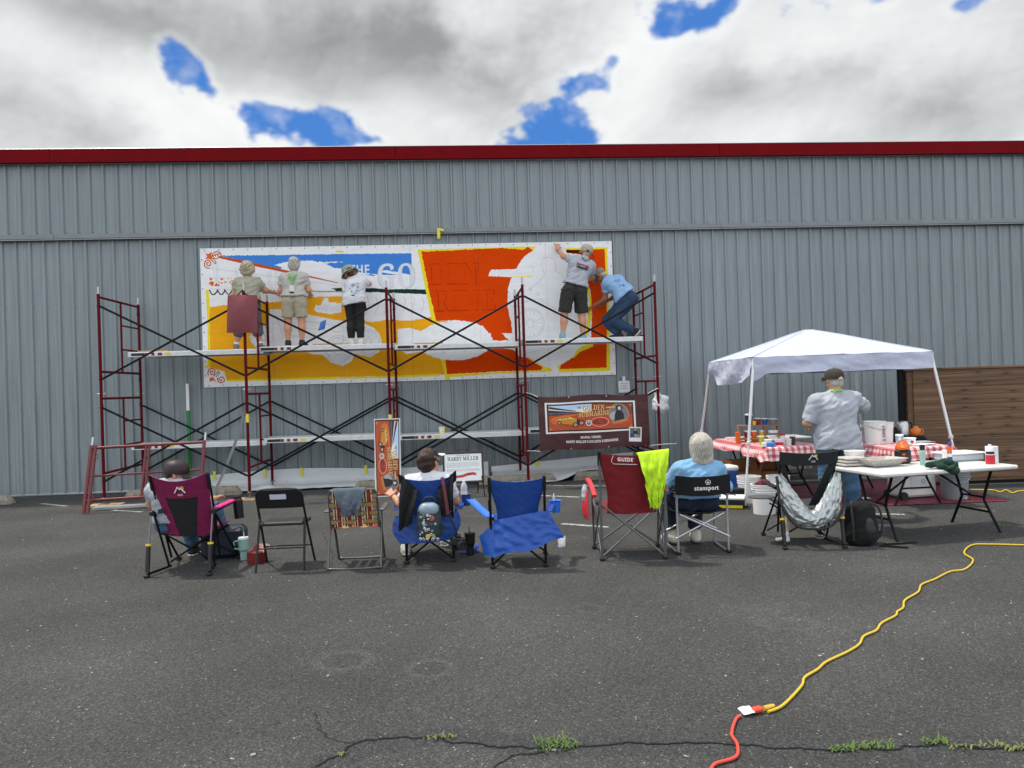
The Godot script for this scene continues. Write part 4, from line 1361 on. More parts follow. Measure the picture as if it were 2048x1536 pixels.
func submarine_art(w: int, h: int) -> Image:
	var img := Image.create(w, h, false, Image.FORMAT_RGB8)
	var k := Vector2(w / 1000.0, h / 340.0)
	var P := func(list: Array) -> Array:
		var o := []
		for i in range(0, list.size(), 2):
			o.append(Vector2(list[i], list[i + 1]) * k)
		return o
	for y in h:
		var t := float(y) / h
		img.fill_rect(Rect2i(0, y, w, 1), Color("#8a3014").lerp(Color("#c4551f"), smoothstep(0.3, 0.8, t)))
	fill_poly(img, P.call([0, 0, 520, 0, 520, 90, 0, 130]), Color("#b9d3f2"))
	fill_poly(img, P.call([300, 60, 520, 40, 520, 100, 300, 120]), Color("#e6e6d8"))
	fill_poly(img, P.call([0, 14, 40, 22, 330, 84, 330, 92, 0, 60]), Color("#3a2a2a"))
	fill_poly(img, P.call([0, 46, 330, 92, 330, 100, 0, 62]), Color("#e8e4dc"))
	fill_poly(img, P.call([0, 62, 330, 98, 420, 112, 330, 122, 0, 140]), Color("#3c2f3a"))
	for i in 22:
		fill_poly(img, ellipse(Vector2(8 + i * 16, 112 - i * 0.2) * k, 4 * k.x, 6 * k.y, 8), Color("#a6a2b4"))
	fill_poly(img, P.call([0, 140, 330, 120, 520, 120, 1000, 150, 1000, 340, 0, 340]), Color("#b5481a"))
	fill_poly(img, P.call([20, 200, 60, 160, 200, 135, 420, 128, 300, 150, 130, 180, 90, 220, 160, 260, 60, 250]), Color("#d9702c"))
	for i in 15:
		var y := 215.0 + i * 9.0
		stroke(img, P.call([10, y - 30, 120, y + 10, 330, y + 30, 640, y + 18 + i * 2]), 2.2 * k.y, [Color("#8a3410"), Color("#dd7a34"), Color("#99400f")][i % 3])
	# golden streamlined car
	fill_poly(img, P.call([90, 205, 120, 178, 170, 158, 230, 156, 300, 178, 345, 200, 352, 240, 330, 268, 260, 262, 180, 250, 120, 236]), Color("#c98a2c"))
	fill_poly(img, P.call([110, 196, 150, 172, 200, 160, 250, 164, 320, 190, 240, 188, 160, 196]), Color("#ecc25e"))
	for q in [[150, 168], [182, 163], [214, 164]]:
		fill_poly(img, P.call([q[0], q[1] + 12, q[0] + 4, q[1], q[0] + 26, q[1] + 2, q[0] + 27, q[1] + 14]), Color("#33231a"))
	fill_poly(img, P.call([335, 205, 352, 196, 372, 206, 372, 262, 350, 272, 336, 256]), Color("#241a16"))
	for q in [[128, 232, 24], [318, 268, 34], [392, 246, 36]]:
		fill_poly(img, ellipse(Vector2(q[0], q[1]) * k, q[2] * k.x, q[2] * k.y), Color("#1d1512"))
		fill_poly(img, ellipse(Vector2(q[0], q[1]) * k, q[2] * 0.72 * k.x, q[2] * 0.72 * k.y), Color("#8a3a2a"))
		fill_poly(img, ellipse(Vector2(q[0], q[1]) * k, q[2] * 0.5 * k.x, q[2] * 0.5 * k.y), Color("#c7b8a8"))
		fill_poly(img, ellipse(Vector2(q[0], q[1]) * k, q[2] * 0.2 * k.x, q[2] * 0.2 * k.y), Color("#3a2a22"))
	stroke(img, P.call([145, 250, 300, 292]), 4 * k.y, Color("#1d1512"))
	# lettering
	print_words(img, "THE", Vector2(345, 62) * k, 30 * k.y, Color("#31333a"), 52 * k.x, true)
	for e in [[4.0, "#2a1a12"], [0.0, "#e8c07a"]]:
		print_words(img, "GOLDEN", Vector2(412 + e[0], 92 + e[0]) * k, 66 * k.y, Color(e[1]), 262 * k.x, true, true, -0.02)
		print_words(img, "SUBMARINE", Vector2(362 + e[0], 176 + e[0]) * k, 62 * k.y, Color(e[1]), 372 * k.x, true, true, -0.06)
	fill_poly(img, ellipse(Vector2(478, 250) * k, 36 * k.x, 38 * k.y), Color("#d8d4cc"))
	fill_poly(img, ellipse(Vector2(478, 250) * k, 22 * k.x, 24 * k.y), Color("#2d4a66"))
	fill_poly(img, ellipse(Vector2(478, 244) * k, 10 * k.x, 10 * k.y), Color("#d8d4cc"))
	fill_poly(img, ellipse(Vector2(612, 240) * k, 106 * k.x, 62 * k.y, 48), Color("#f0c0a8"))
	fill_poly(img, ellipse(Vector2(612, 240) * k, 100 * k.x, 56 * k.y, 48), Color("#c03a2e"))
	print_words(img, "MILLER", Vector2(536, 270) * k, 56 * k.y, Color("#22201f"), 152 * k.x, false, true, -0.02)
	# oval picture of a seated driver, a ribbon across its foot
	fill_poly(img, ellipse(Vector2(838, 140) * k, 118 * k.x, 136 * k.y, 48), Color("#e0b060"))
	fill_poly(img, ellipse(Vector2(838, 140) * k, 114 * k.x, 131 * k.y, 48), Color("#77777c"))
	fill_poly(img, ellipse(Vector2(790, 170) * k, 60 * k.x, 60 * k.y), Color("#a9abb0"))
	fill_poly(img, P.call([780, 250, 790, 150, 812, 96, 860, 90, 896, 140, 900, 250, 840, 268]), Color("#191a1c"))
	fill_poly(img, ellipse(Vector2(846, 62) * k, 40 * k.x, 42 * k.y), Color("#232425"))
	fill_poly(img, ellipse(Vector2(848, 66) * k, 20 * k.x, 26 * k.y), Color("#c9c9c6"))
	fill_poly(img, P.call([690, 48, 800, 40, 800, 58, 690, 68]), Color("#d9a860"))
	fill_poly(img, P.call([720, 240, 760, 232, 770, 262, 930, 224, 990, 216, 976, 240, 985, 256, 930, 256, 770, 290, 750, 262, 716, 262]), Color("#b0582f"))
	fill_poly(img, P.call([760, 246, 930, 208, 936, 238, 766, 276]), Color("#c97a4a"))
	# gilt frame corners
	for q in [[0, 0, 1, 1], [1000, 0, -1, 1], [0, 340, 1, -1], [1000, 340, -1, -1]]:
		stroke(img, P.call([q[0] + q[2] * 12, q[1] + q[3] * 12, q[0] + q[2] * 40, q[1] + q[3] * 22]), 6 * k.y, Color("#d8b070"))
		stroke(img, P.call([q[0] + q[2] * 12, q[1] + q[3] * 12, q[0] + q[2] * 20, q[1] + q[3] * 44]), 6 * k.y, Color("#d8b070"))
	for e in [[0, 0, w, 5], [0, h - 5, w, 5], [0, 0, 5, h], [w - 5, 0, 5, h]]:
		img.fill_rect(Rect2i(e[0], e[1], e[2], e[3]), Color("#2c1712"))
	return img


func build_signs() -> void:
	# the wide banner tied between two posts
	var img := Image.create(1200, 590, false, Image.FORMAT_RGB8)
	img.fill(Color("#3d1418"))
	for row in 20:
		for c in 18:
			var v := rng.randf_range(0.85, 1.12)
			var b := Color("#451619")
			img.fill_rect(Rect2i(c * 70 + (35 if row % 2 else 0) - 35, row * 30, 67, 27), Color(b.r * v, b.g * v, b.b * v))
	img.fill_rect(Rect2i(72, 66, 984, 344), Color("#e6e4e2"))
	img.fill_rect(Rect2i(92, 84, 944, 308), Color("#2a1512"))
	img.blit_rect(submarine_art(920, 286), Rect2i(0, 0, 920, 286), Vector2i(104, 95))
	print_words(img, "MURAL THEME:", Vector2(448, 472), 26, Color("#ecebea"), 226)
	print_words(img, "HARRY MILLER'S GOLDEN SUBMARINE", Vector2(288, 520), 28, Color("#ecebea"), 566)
	# small photograph in the lower right corner
	fill_poly(img, [Vector2(980, 372), Vector2(1116, 378), Vector2(1106, 546), Vector2(970, 538)], Color("#e9ecec"))
	fill_poly(img, [Vector2(990, 384), Vector2(1104, 389), Vector2(1097, 500), Vector2(982, 494)], Color("#54666a"))
	fill_poly(img, [Vector2(984, 450), Vector2(1040, 440), Vector2(1036, 494), Vector2(982, 494)], Color("#24427e"))
	fill_poly(img, [Vector2(1040, 470), Vector2(1099, 466), Vector2(1097, 500), Vector2(1036, 498)], Color("#8a8a84"))
	fill_poly(img, ellipse(Vector2(1046, 405), 13, 12), Color("#b48a6c"))
	fill_poly(img, [Vector2(1024, 420), Vector2(1066, 420), Vector2(1072, 456), Vector2(1022, 456)], Color("#15171a"))
	fill_poly(img, [Vector2(1030, 456), Vector2(1062, 456), Vector2(1056, 494), Vector2(1034, 494)], Color("#a89a90"))
	var m := print_material("banner_print", img, 0.45)
	var o := thing("banner", "wide maroon printed banner tied between two red scaffold posts", "banner", Vector3(2.165, 0.0, 1.675))
	var st := begin()
	var tl := Vector3(-0.875, 1.43, 0); var tr := Vector3(0.875, 1.42, 0.0); var br := Vector3(0.885, 0.60, 0.01); var bl := Vector3(-0.865, 0.575, 0.02)
	sheet(st, func(u: float, v: float) -> Vector3:
		var p := tl.lerp(tr, u).lerp(bl.lerp(br, u), v)
		p.z += 0.012 * sin(u * 7.0 + v * 2.0) + 0.01 * fine.get_noise_2d(u * 6.0, v * 3.0)
		p.y += 0.012 * sin(u * PI * 3.0) * (1.0 if v > 0.5 else -1.0) * absf(v - 0.5) * 2.0
		return p, 28, 12, 0.002, true)
	part("printed_sheet", st, m, o)
	for q in [[tl, Vector3(-1.05, 1.5, -0.03)], [tr, Vector3(1.06, 1.5, -0.03)], [bl, Vector3(-1.06, 0.585, -0.03)], [br, Vector3(1.3, 0.62, 0.06)]]:
		st = begin()
		tube(st, [q[0] + Vector3(0, 0, 0.01), q[0].lerp(q[1], 0.5) + Vector3(0, 0.006, 0.01), q[1]], 0.005, 6)
		part("tie", st, M["white_plastic"], o)
	for u in [0.28, 0.62]:
		for e in [[0.985, 0], [0.015, 1]]:
			st = begin()
			var p: Vector3 = (tl.lerp(tr, u) if e[1] == 0 else bl.lerp(br, u)) + Vector3(0.0, -0.018 if e[1] == 0 else 0.018, 0.02)
			lathe(st, p, [Vector2(0.0, 0.004), Vector2(0.012, 0.004), Vector2(0.012, -0.004)], 10, Basis(Vector3.RIGHT, Vector3.BACK, Vector3.UP))
			part("grommet", st, M["galvanised"], o)

	# the same picture upright, a quarter turn clockwise, on a white board
	var art := submarine_art(720, 245)
	art.rotate_90(CLOCKWISE)
	var up := Image.create(272, 760, false, Image.FORMAT_RGB8)
	up.fill(Color("#e2ddda"))
	up.fill_rect(Rect2i(9, 9, 254, 742), Color("#4a1c14"))
	up.blit_rect(art, Rect2i(0, 0, 245, 720), Vector2i(13, 20))
	m = print_material("upright_print", up, 0.45)
	o = thing("upright_sign", "upright orange picture board standing on end against the third scaffold post", "sign", Vector3(-1.045, 0.0, 1.9), deg_to_rad(-3.0))
	st = begin()
	flat_quad(st, Vector3(-0.2, 1.175, -0.06), Vector3(0.2, 1.175, -0.06), Vector3(0.185, 0.005, 0.052), Vector3(-0.185, 0.005, 0.052))
	part("printed_face", st, m, o)
	st = begin()
	st.set_smooth_group(-1)
	box(st, Vector3(0, 0.589, -0.012), Vector3(0.396, 1.17, 0.012), tilt(-5.5), 0.002)
	part("backing_board", st, M["white_plastic"], o)

	# the easel sign
	img = Image.create(560, 440, false, Image.FORMAT_RGB8)
	img.fill(Color("#e9eff0"))
	print_words(img, "A FEW FACTS ABOUT", Vector2(170, 40), 15, Color("#33363a"), 220, true)
	print_words(img, "HARRY MILLER", Vector2(46, 112), 60, Color("#17181a"), 468, true)
	var rr := RandomNumberGenerator.new()
	rr.seed = 4
	for row in 10:
		if row == 6:
			continue
		var x := 34.0
		while x < (500.0 if row in [5, 9] else 510.0) - (180.0 if row == 5 else 0.0):
			var l := rr.randf_range(8, 34)
			img.fill_rect(Rect2i(int(x), 140 + row * 15, int(l), 5), Color("#80858a"))
			x += l + 6
	fill_poly(img, [Vector2(120, 330), Vector2(180, 345), Vector2(260, 338), Vector2(330, 312), Vector2(420, 300), Vector2(480, 318), Vector2(462, 336), Vector2(486, 356), Vector2(420, 346), Vector2(350, 352), Vector2(270, 380), Vector2(180, 388), Vector2(130, 372)], Color("#c9362c"))
	fill_poly(img, [Vector2(330, 312), Vector2(372, 306), Vector2(390, 350), Vector2(350, 352)], Color("#9a2620"))
	m = print_material("easel_print", img, 0.5)
	o = thing("easel_sign", "white information sign with a red ribbon, on a dark folding easel", "sign", Vector3(0.09, 0.0, 2.25), deg_to_rad(1.5))
	var lean := tilt(-9.0)
	st = begin()
	var c0 := Vector3(0, 0.43, 0.0)
	flat_quad(st, c0 + lean * Vector3(-0.275, 0.205, 0.016), c0 + lean * Vector3(0.275, 0.205, 0.016), c0 + lean * Vector3(0.275, -0.205, 0.016), c0 + lean * Vector3(-0.275, -0.205, 0.016))
	part("printed_face", st, m, o)
	st = begin()
	box(st, c0, Vector3(0.56, 0.42, 0.02), lean, 0.003)
	part("board", st, M["white_plastic"], o)
	st = begin()
	for e in [[Vector3(0, 0.215, 0.012), Vector3(0.6, 0.03, 0.03)], [Vector3(0, -0.215, 0.012), Vector3(0.6, 0.03, 0.03)], [Vector3(-0.288, 0, 0.012), Vector3(0.028, 0.40, 0.03)], [Vector3(0.288, 0, 0.012), Vector3(0.028, 0.40, 0.03)]]:
		box(st, c0 + lean * e[0], e[1], lean, 0.003)
	part("frame", st, M["maroon_steel"] if M.has("maroon_steel") else mat("maroon_steel", "#3a2024", 0.5), o)
	st = begin()
	tube(st, [c0 + lean * Vector3(-0.07, 0.22, 0), c0 + lean * Vector3(-0.07, 0.26, 0), c0 + lean * Vector3(0.07, 0.26, 0), c0 + lean * Vector3(0.07, 0.22, 0)], 0.006, 6)
	part("handle", st, M["black_steel"], o)
	for q in [[Vector3(-0.27, 0.3, 0.04), Vector3(-0.3, 0.0, 0.14)], [Vector3(0.27, 0.3, 0.04), Vector3(0.3, 0.0, 0.14)], [Vector3(-0.24, 0.5, -0.05), Vector3(-0.22, 0.0, -0.32)], [Vector3(0.24, 0.5, -0.05), Vector3(0.22, 0.0, -0.32)]]:
		st = begin()
		tube(st, [q[0], q[1]], 0.009, 6)
		part("leg", st, M["black_steel"], o)

	# paper notice taped to the siding
	img = Image.create(160, 160, false, Image.FORMAT_RGB8)
	img.fill(Color("#d6dadd"))
	for row in 3:
		var x := 34.0 - row * 6.0
		while x < 118 + row * 6:
			var l := rr.randf_range(4, 10)
			img.fill_rect(Rect2i(int(x), 30 + row * 34 + rr.randi_range(-2, 2), int(l), rr.randi_range(6, 13)), Color("#5a5f66"))
			x += l + rr.randf_range(2, 5)
	m = print_material("notice_print", img, 0.8)
	o = thing("paper_notice", "small white paper notice taped to the wall below the mural's right end", "notice", Vector3(3.03, 1.535, 0.05))
	st = begin()
	sheet(st, func(u: float, v: float) -> Vector3: return Vector3(-0.105 + 0.21 * u + 0.008 * v, 0.105 - 0.21 * v, 0.006 * sin(u * 4.0 + v)), 6, 6, 0.001, true)
	part("paper", st, m, o)
	st = begin()
	box(st, Vector3(0.0, 0.14, 0.005), Vector3(0.05, 0.09, 0.002), Basis.IDENTITY, 0.0)
	part("tape", st, M["white_paper"], o)

# ---------------------------------------------------------------- scaffold

const BAYS := [-5.32, -3.175, -1.01, 1.11, 3.225]
const FRONT := 1.62
const BACK := 0.15
const MID := 0.85


func frame_parts(parent: Node3D, at: Vector3, flip := false) -> void:
	# a 5 ft mason frame in the plane x = 0: posts at z = FRONT and BACK, a ladder at the back half
	var f := Node3D.new()
	f.name = "frame"
	f.position = at
	parent.add_child(f, true)
	for z in [FRONT, BACK]:
		var st := begin()
		tube(st, [Vector3(0, 0.0, z), Vector3(0, 1.535, z)], 0.0225, 10)
		part("post", st, M["scaffold_red"], f)
	for r in [[1.49, FRONT, BACK, 0.019], [0.36, FRONT, BACK, 0.019], [1.12, MID, BACK, 0.014], [0.735, MID, BACK, 0.014]]:
		var st := begin()
		tube(st, [Vector3(0, r[0], r[1]), Vector3(0, r[0], r[2])], r[3], 8)
		part("rung", st, M["scaffold_red"], f)
	var st := begin()
	tube(st, [Vector3(0, 0.36, MID), Vector3(0, 1.49, MID)], 0.017, 8)
	part("upright", st, M["scaffold_red"], f)
	for z in [FRONT, BACK]:
		for y in [0.24, 1.35]:
			st = begin()
			tube(st, [Vector3(-0.03, y, z), Vector3(0.03, y, z)], 0.008, 6)
			box(st, Vector3(0.0, y + 0.03, z + (-0.035 if z == FRONT else 0.035)), Vector3(0.012, 0.06, 0.03), Basis.IDENTITY, 0.002)
			part("brace_lug", st, M["black_steel"], f)


func build_scaffold() -> void:
	var s := thing("scaffold", "red tube scaffold two lifts high with black cross braces before the mural", "scaffold")
	for i in 5:
		for lift in 2:
			frame_parts(s, Vector3(BAYS[i], 0.13 + lift * 1.535, 0))
		for z in [FRONT, BACK]:
			var st := begin()
			tube(st, [Vector3(BAYS[i], 0.03, z), Vector3(BAYS[i], 0.2, z)], 0.016, 8)
			lathe(st, Vector3(BAYS[i], 0.10, z), [Vector2(0.018, 0), Vector2(0.04, 0.005), Vector2(0.04, 0.02), Vector2(0.018, 0.03)], 8)
			box(st, Vector3(BAYS[i], 0.032, z), Vector3(0.13, 0.008, 0.13), Basis.IDENTITY, 0.002)
			part("screw_jack", st, M["grey_steel"], s)
			st = begin()
			tube(st, [Vector3(BAYS[i], 3.2, z), Vector3(BAYS[i], 3.31, z)], 0.017, 8)
			part("coupling_pin", st, M["galvanised"], s)
			st = begin()
			tube(st, [Vector3(BAYS[i] - 0.06, 1.69, z), Vector3(BAYS[i] + 0.06, 1.69, z)], 0.007, 6)
			part("hinge_pin", st, M["galvanised"], s)
	var rows := [[FRONT, 1, 0.03], [FRONT, 0, 0.03], [BACK, 0, -0.03]]
	for i in 4:
		for r in rows:
			var y0: float = 0.13 + r[1] * 1.535
			for k in 2:
				var a := Vector3(BAYS[i] + 0.02, y0 + (1.35 if k == 0 else 0.24), r[0] + r[2] * (0.7 + 0.25 * k))
				var b := Vector3(BAYS[i + 1] - 0.02, y0 + (0.24 if k == 0 else 1.35), r[0] + r[2] * (0.7 + 0.25 * k))
				var st := begin()
				bar(st, a, b, 0.032, 0.006)
				part("cross_brace", st, M["black_steel"], s)
	var st := begin()
	for q in [[BAYS[1], 1.25, FRONT, 0.13], [BAYS[2], 1.2, FRONT, 0.06]]:
		lathe(st, Vector3(q[0], q[1] - q[3] * 0.5, q[2]), [Vector2(0.0245, 0), Vector2(0.0245, q[3])], 10)
	part("tape_band", st, M["yellow_tape"], s)
	# timber pads under the posts
	for i in 5:
		st = begin()
		box(st, Vector3.ZERO, Vector3(0.46, 0.026, 0.26), Basis.IDENTITY, 0.003)
		single("timber_pad", st, M["pale_wood"], ["timber pad under the leftmost front scaffold post", "timber pad under the second front scaffold post", "timber pad under the front post behind the upright sign", "timber pad under the fourth front scaffold post", "timber pad under the rightmost front scaffold post"][i], "timber pad", Vector3(BAYS[i] + 0.03, 0.014, FRONT + 0.02), deg_to_rad(rng.randf_range(-14, 14)), "timber pads under the scaffold")
	# planks
	var ends_up := [[-5.24, -3.1], [-3.19, -0.98], [-0.97, 1.13], [1.16, 3.22]]
	var ends_low := [[-5.23, -3.1], [-3.13, -0.99], [-0.95, 1.16], [1.19, 3.2]]
	var span := ["left end", "span behind the red mat and second post", "third span, right of the third post", "right end"]
	for lvl in 2:
		for i in 4:
			var e: Array = (ends_up if lvl else ends_low)[i]
			var y: float = 2.275 if lvl else 0.775
			y += 0.03 if i % 2 == 1 else 0.0
			var o := thing("scaffold_plank", ("upper" if lvl else "lower") + " aluminium plank at the scaffold's " + span[i], "plank", Vector3(e[0], y, 0.52), deg_to_rad(rng.randf_range(-0.3, 0.3)), "aluminium scaffold planks")
			var l: float = e[1] - e[0]
			var p := begin()
			box(p, Vector3(l * 0.5, 0.072, 0), Vector3(l, 0.014, 0.6), Basis.IDENTITY, 0.002)
			part("deck", p, M["aluminium"], o)
			for z in [-0.3, 0.3]:
				p = begin()
				box(p, Vector3(l * 0.5, 0.037, z), Vector3(l, 0.074, 0.026), Basis.IDENTITY, 0.006)
				box(p, Vector3(l * 0.5, 0.004, z * 0.97), Vector3(l, 0.006, 0.05), Basis.IDENTITY, 0.001)
				part("side_rail", p, M["aluminium"], o)
			var x := 0.05
			for q in [["label_dark", 0.22], ["label_red", 0.05], ["label_white", 0.05], ["label_red", 0.05], ["label_white", 0.05], ["label_red", 0.07], ["label_white", 0.05], ["label_yellow", 0.08], ["label_white", 0.1]]:
				p = begin()
				box(p, Vector3(x + q[1] * 0.5, 0.037, 0.3145), Vector3(q[1] * 0.97, 0.045, 0.002), Basis.IDENTITY, 0.0)
				part("label_strip", p, M[q[0]], o)
				x += q[1]
			for xx in [-0.015, l + 0.015]:
				for z in [-0.22, 0.22]:
					p = begin()
					box(p, Vector3(xx, 0.05, z), Vector3(0.05, 0.07, 0.05), Basis.IDENTITY, 0.012)
					part("hook", p, M["label_yellow"] if xx < 0 and i == 0 else M["galvanised"], o)
	for q in [[-4.95, 2.355, 0.52, "pale timber board lying on the upper plank at the far left"], [-2.1, 2.385, 0.6, "pale timber board on the upper plank between the two women in shorts and leggings"], [-0.42, 2.355, 0.55, "pale timber board on the upper plank before the white oval"]]:
		st = begin()
		box(st, Vector3(0, 0.018, 0), Vector3(0.48, 0.034, 0.3), Basis.IDENTITY, 0.003)
		single("timber_board", st, M["pale_wood"], q[3], "timber board", Vector3(q[0], q[1], q[2] - 0.1), deg_to_rad(3.0), "timber boards on the planks")
	# the frame left leaning at the end
	var sp := thing("spare_frame", "weathered red scaffold frame leaning on its side at the scaffold's left end", "scaffold frame", Vector3(-5.29, 0.02, 2.44), deg_to_rad(9.0))
	var lean := tilt(-17.0)
	for x in [0.0, 0.055, 1.53]:
		st = begin()
		tube(st, [lean * Vector3(x + 0.04, 0.0, 0.02 * x), lean * Vector3(x + 0.09, 0.97, 0)], 0.024, 10)
		part("post", st, M["spare_red"], sp)
	for y in [0.17, 0.52, 0.93]:
		st = begin()
		var thick := 0.021 if y != 0.52 else 0.015
		tube(st, [lean * Vector3(0.06 + y * 0.05, y, 0.0), lean * Vector3(1.56 + y * 0.05, y + 0.015, 0.0)], thick, 8)
		part("rail", st, M["spare_red"], sp)
	for x in [0.78, 0.825]:
		st = begin()
		tube(st, [lean * Vector3(x, 0.17, 0), lean * Vector3(x + 0.04, 0.93, 0)], 0.018, 8)
		part("upright", st, M["spare_red"], sp)
	for q in [[0.1, 1.0], [1.63, 1.0]]:
		st = begin()
		tube(st, [lean * Vector3(q[0], 0.96, 0), lean * Vector3(q[0] + 0.005, 1.09, 0)], 0.018, 8)
		part("coupling_pin", st, M["galvanised"], sp)
	for q in [[0.12, 0.8], [0.09, 0.2], [1.57, 0.8]]:
		st = begin()
		var pts := []
		for k in 7:
			var a := PI * k / 6.0 - PI / 2
			pts.append(lean * Vector3(q[0] + 0.03 + cos(a) * 0.04, q[1] + sin(a) * 0.045, 0.02))
		tube(st, pts, 0.007, 6)
		part("lock_clip", st, M["spare_red"], sp)
	# two braces lying folded on the ground beneath it
	for k in 2:
		st = begin()
		bar(st, Vector3(-5.27, 0.03, 2.12 - k * 0.09), Vector3(-3.92, 0.05, 2.02 - k * 0.1), 0.04, 0.03)
		single("folded_brace", st, M["galvanised"], ["front one of two pale braces lying under the leaning frame", "rear one of two pale braces lying under the leaning frame"][k], "brace", Vector3.ZERO, 0.0, "braces on the ground")
	# red mat hung over the second post
	st = begin()
	patch(st, Vector3(-3.395, 3.13, FRONT + 0.05), Vector3(-2.955, 3.12, FRONT + 0.05), Vector3(-2.965, 2.545, FRONT + 0.075), Vector3(-3.42, 2.555, FRONT + 0.075), Vector3(0, 0, 0.085), 14, 14, 0.006, 0.006)
	var mat_o := thing("kneeling_mat", "dusty red mat hung on the second scaffold post", "mat")
	part("pad", st, M["red_towel"], mat_o)
	st = begin()
	tube(st, [Vector3(-3.25, 3.12, FRONT + 0.07), Vector3(-3.18, 3.21, FRONT + 0.03), Vector3(-3.11, 3.12, FRONT + 0.07)], 0.012, 6)
	part("strap", st, M["scaffold_red"], mat_o)
	# grey webbing strap hanging from the second post to the ground
	st = begin()
	var sp_pts := curve([Vector3(-3.2, 1.66, 1.56), Vector3(-3.29, 1.15, 1.55), Vector3(-3.52, 0.55, 1.56), Vector3(-3.68, 0.18, 1.6), Vector3(-3.72, 0.02, 1.62)], 5)
	for i in sp_pts.size() - 1:
		bar(st, sp_pts[i], sp_pts[i + 1], 0.045, 0.003, 0.0)
	var strap_mat := mat("webbing", "#7d8285", 0.85)
	single("webbing_strap", st, strap_mat, "long grey webbing strap trailing from the second scaffold post to the ground", "strap")
	# green and white measuring staff leaning on the wall
	var staff := thing("measuring_staff", "green and white square staff standing against the wall under the mural", "staff", Vector3(-4.56, 0.05, 0.1), 0.0)
	mat("staff_green", "#0e7a34", 0.5)
	st = begin()
	box(st, Vector3(-0.005, 0.66, 0), Vector3(0.055, 1.32, 0.03), Basis.IDENTITY, 0.003)
	part("green_length", st, M["staff_green"], staff)
	st = begin()
	box(st, Vector3(-0.005, 1.55, 0), Vector3(0.05, 0.46, 0.028), Basis.IDENTITY, 0.003)
	part("white_length", st, M["white_plastic"], staff)
	# plastic carrier bag tied to the right post
	st = begin()
	sheet(st, func(u: float, v: float) -> Vector3:
		var a := u * TAU
		var r := lerpf(0.04, 0.115, smoothstep(0.0, 0.6, v)) * (1.0 - 0.75 * smoothstep(0.8, 1.0, v))
		r *= 1.0 + 0.5 * fine.get_noise_3d(cos(a) * 1.6, v * 4.0, sin(a) * 1.6)
		return Vector3(3.225 + 0.06 * v + cos(a) * r * 1.1, 1.43 - 0.33 * v, FRONT - 0.05 + sin(a) * r * 0.6), 26, 16, 0.001)
	var bag := thing("plastic_bag", "crumpled white plastic carrier bag tied to the rightmost scaffold post", "plastic bag")
	part("sack", st, M["plastic_film"], bag)
	st = begin()
	patch(st, Vector3(3.26, 1.40, FRONT), Vector3(3.4, 1.37, FRONT), Vector3(3.37, 1.22, FRONT), Vector3(3.28, 1.22, FRONT), Vector3(0, 0, 0.03), 6, 6, 0.03, 0.001)
	part("handle", st, M["plastic_film"], bag)
	# paint cup on the lower plank
	var cup := thing("paint_cup", "small clear cup with yellow paint on the lower plank", "cup", Vector3(-0.24, 0.856, 0.62))
	st = begin()
	lathe(st, Vector3.ZERO, [Vector2(0.0, 0.0), Vector2(0.04, 0.0), Vector2(0.052, 0.105), Vector2(0.049, 0.105), Vector2(0.037, 0.006), Vector2(0.0, 0.006)], 16)
	part("cup", st, M["white_plastic"], cup)
	st = begin()
	patch(st, Vector3(0.015, 0.1, 0.05), Vector3(0.055, 0.1, 0.03), Vector3(0.045, 0.0, 0.03), Vector3(0.01, 0.0, 0.045), Vector3.ZERO, 4, 4, 0.004, 0.001)
	part("paint_drip", st, M["yellow_tape"], cup)

# ---------------------------------------------------------------- canopy and tables

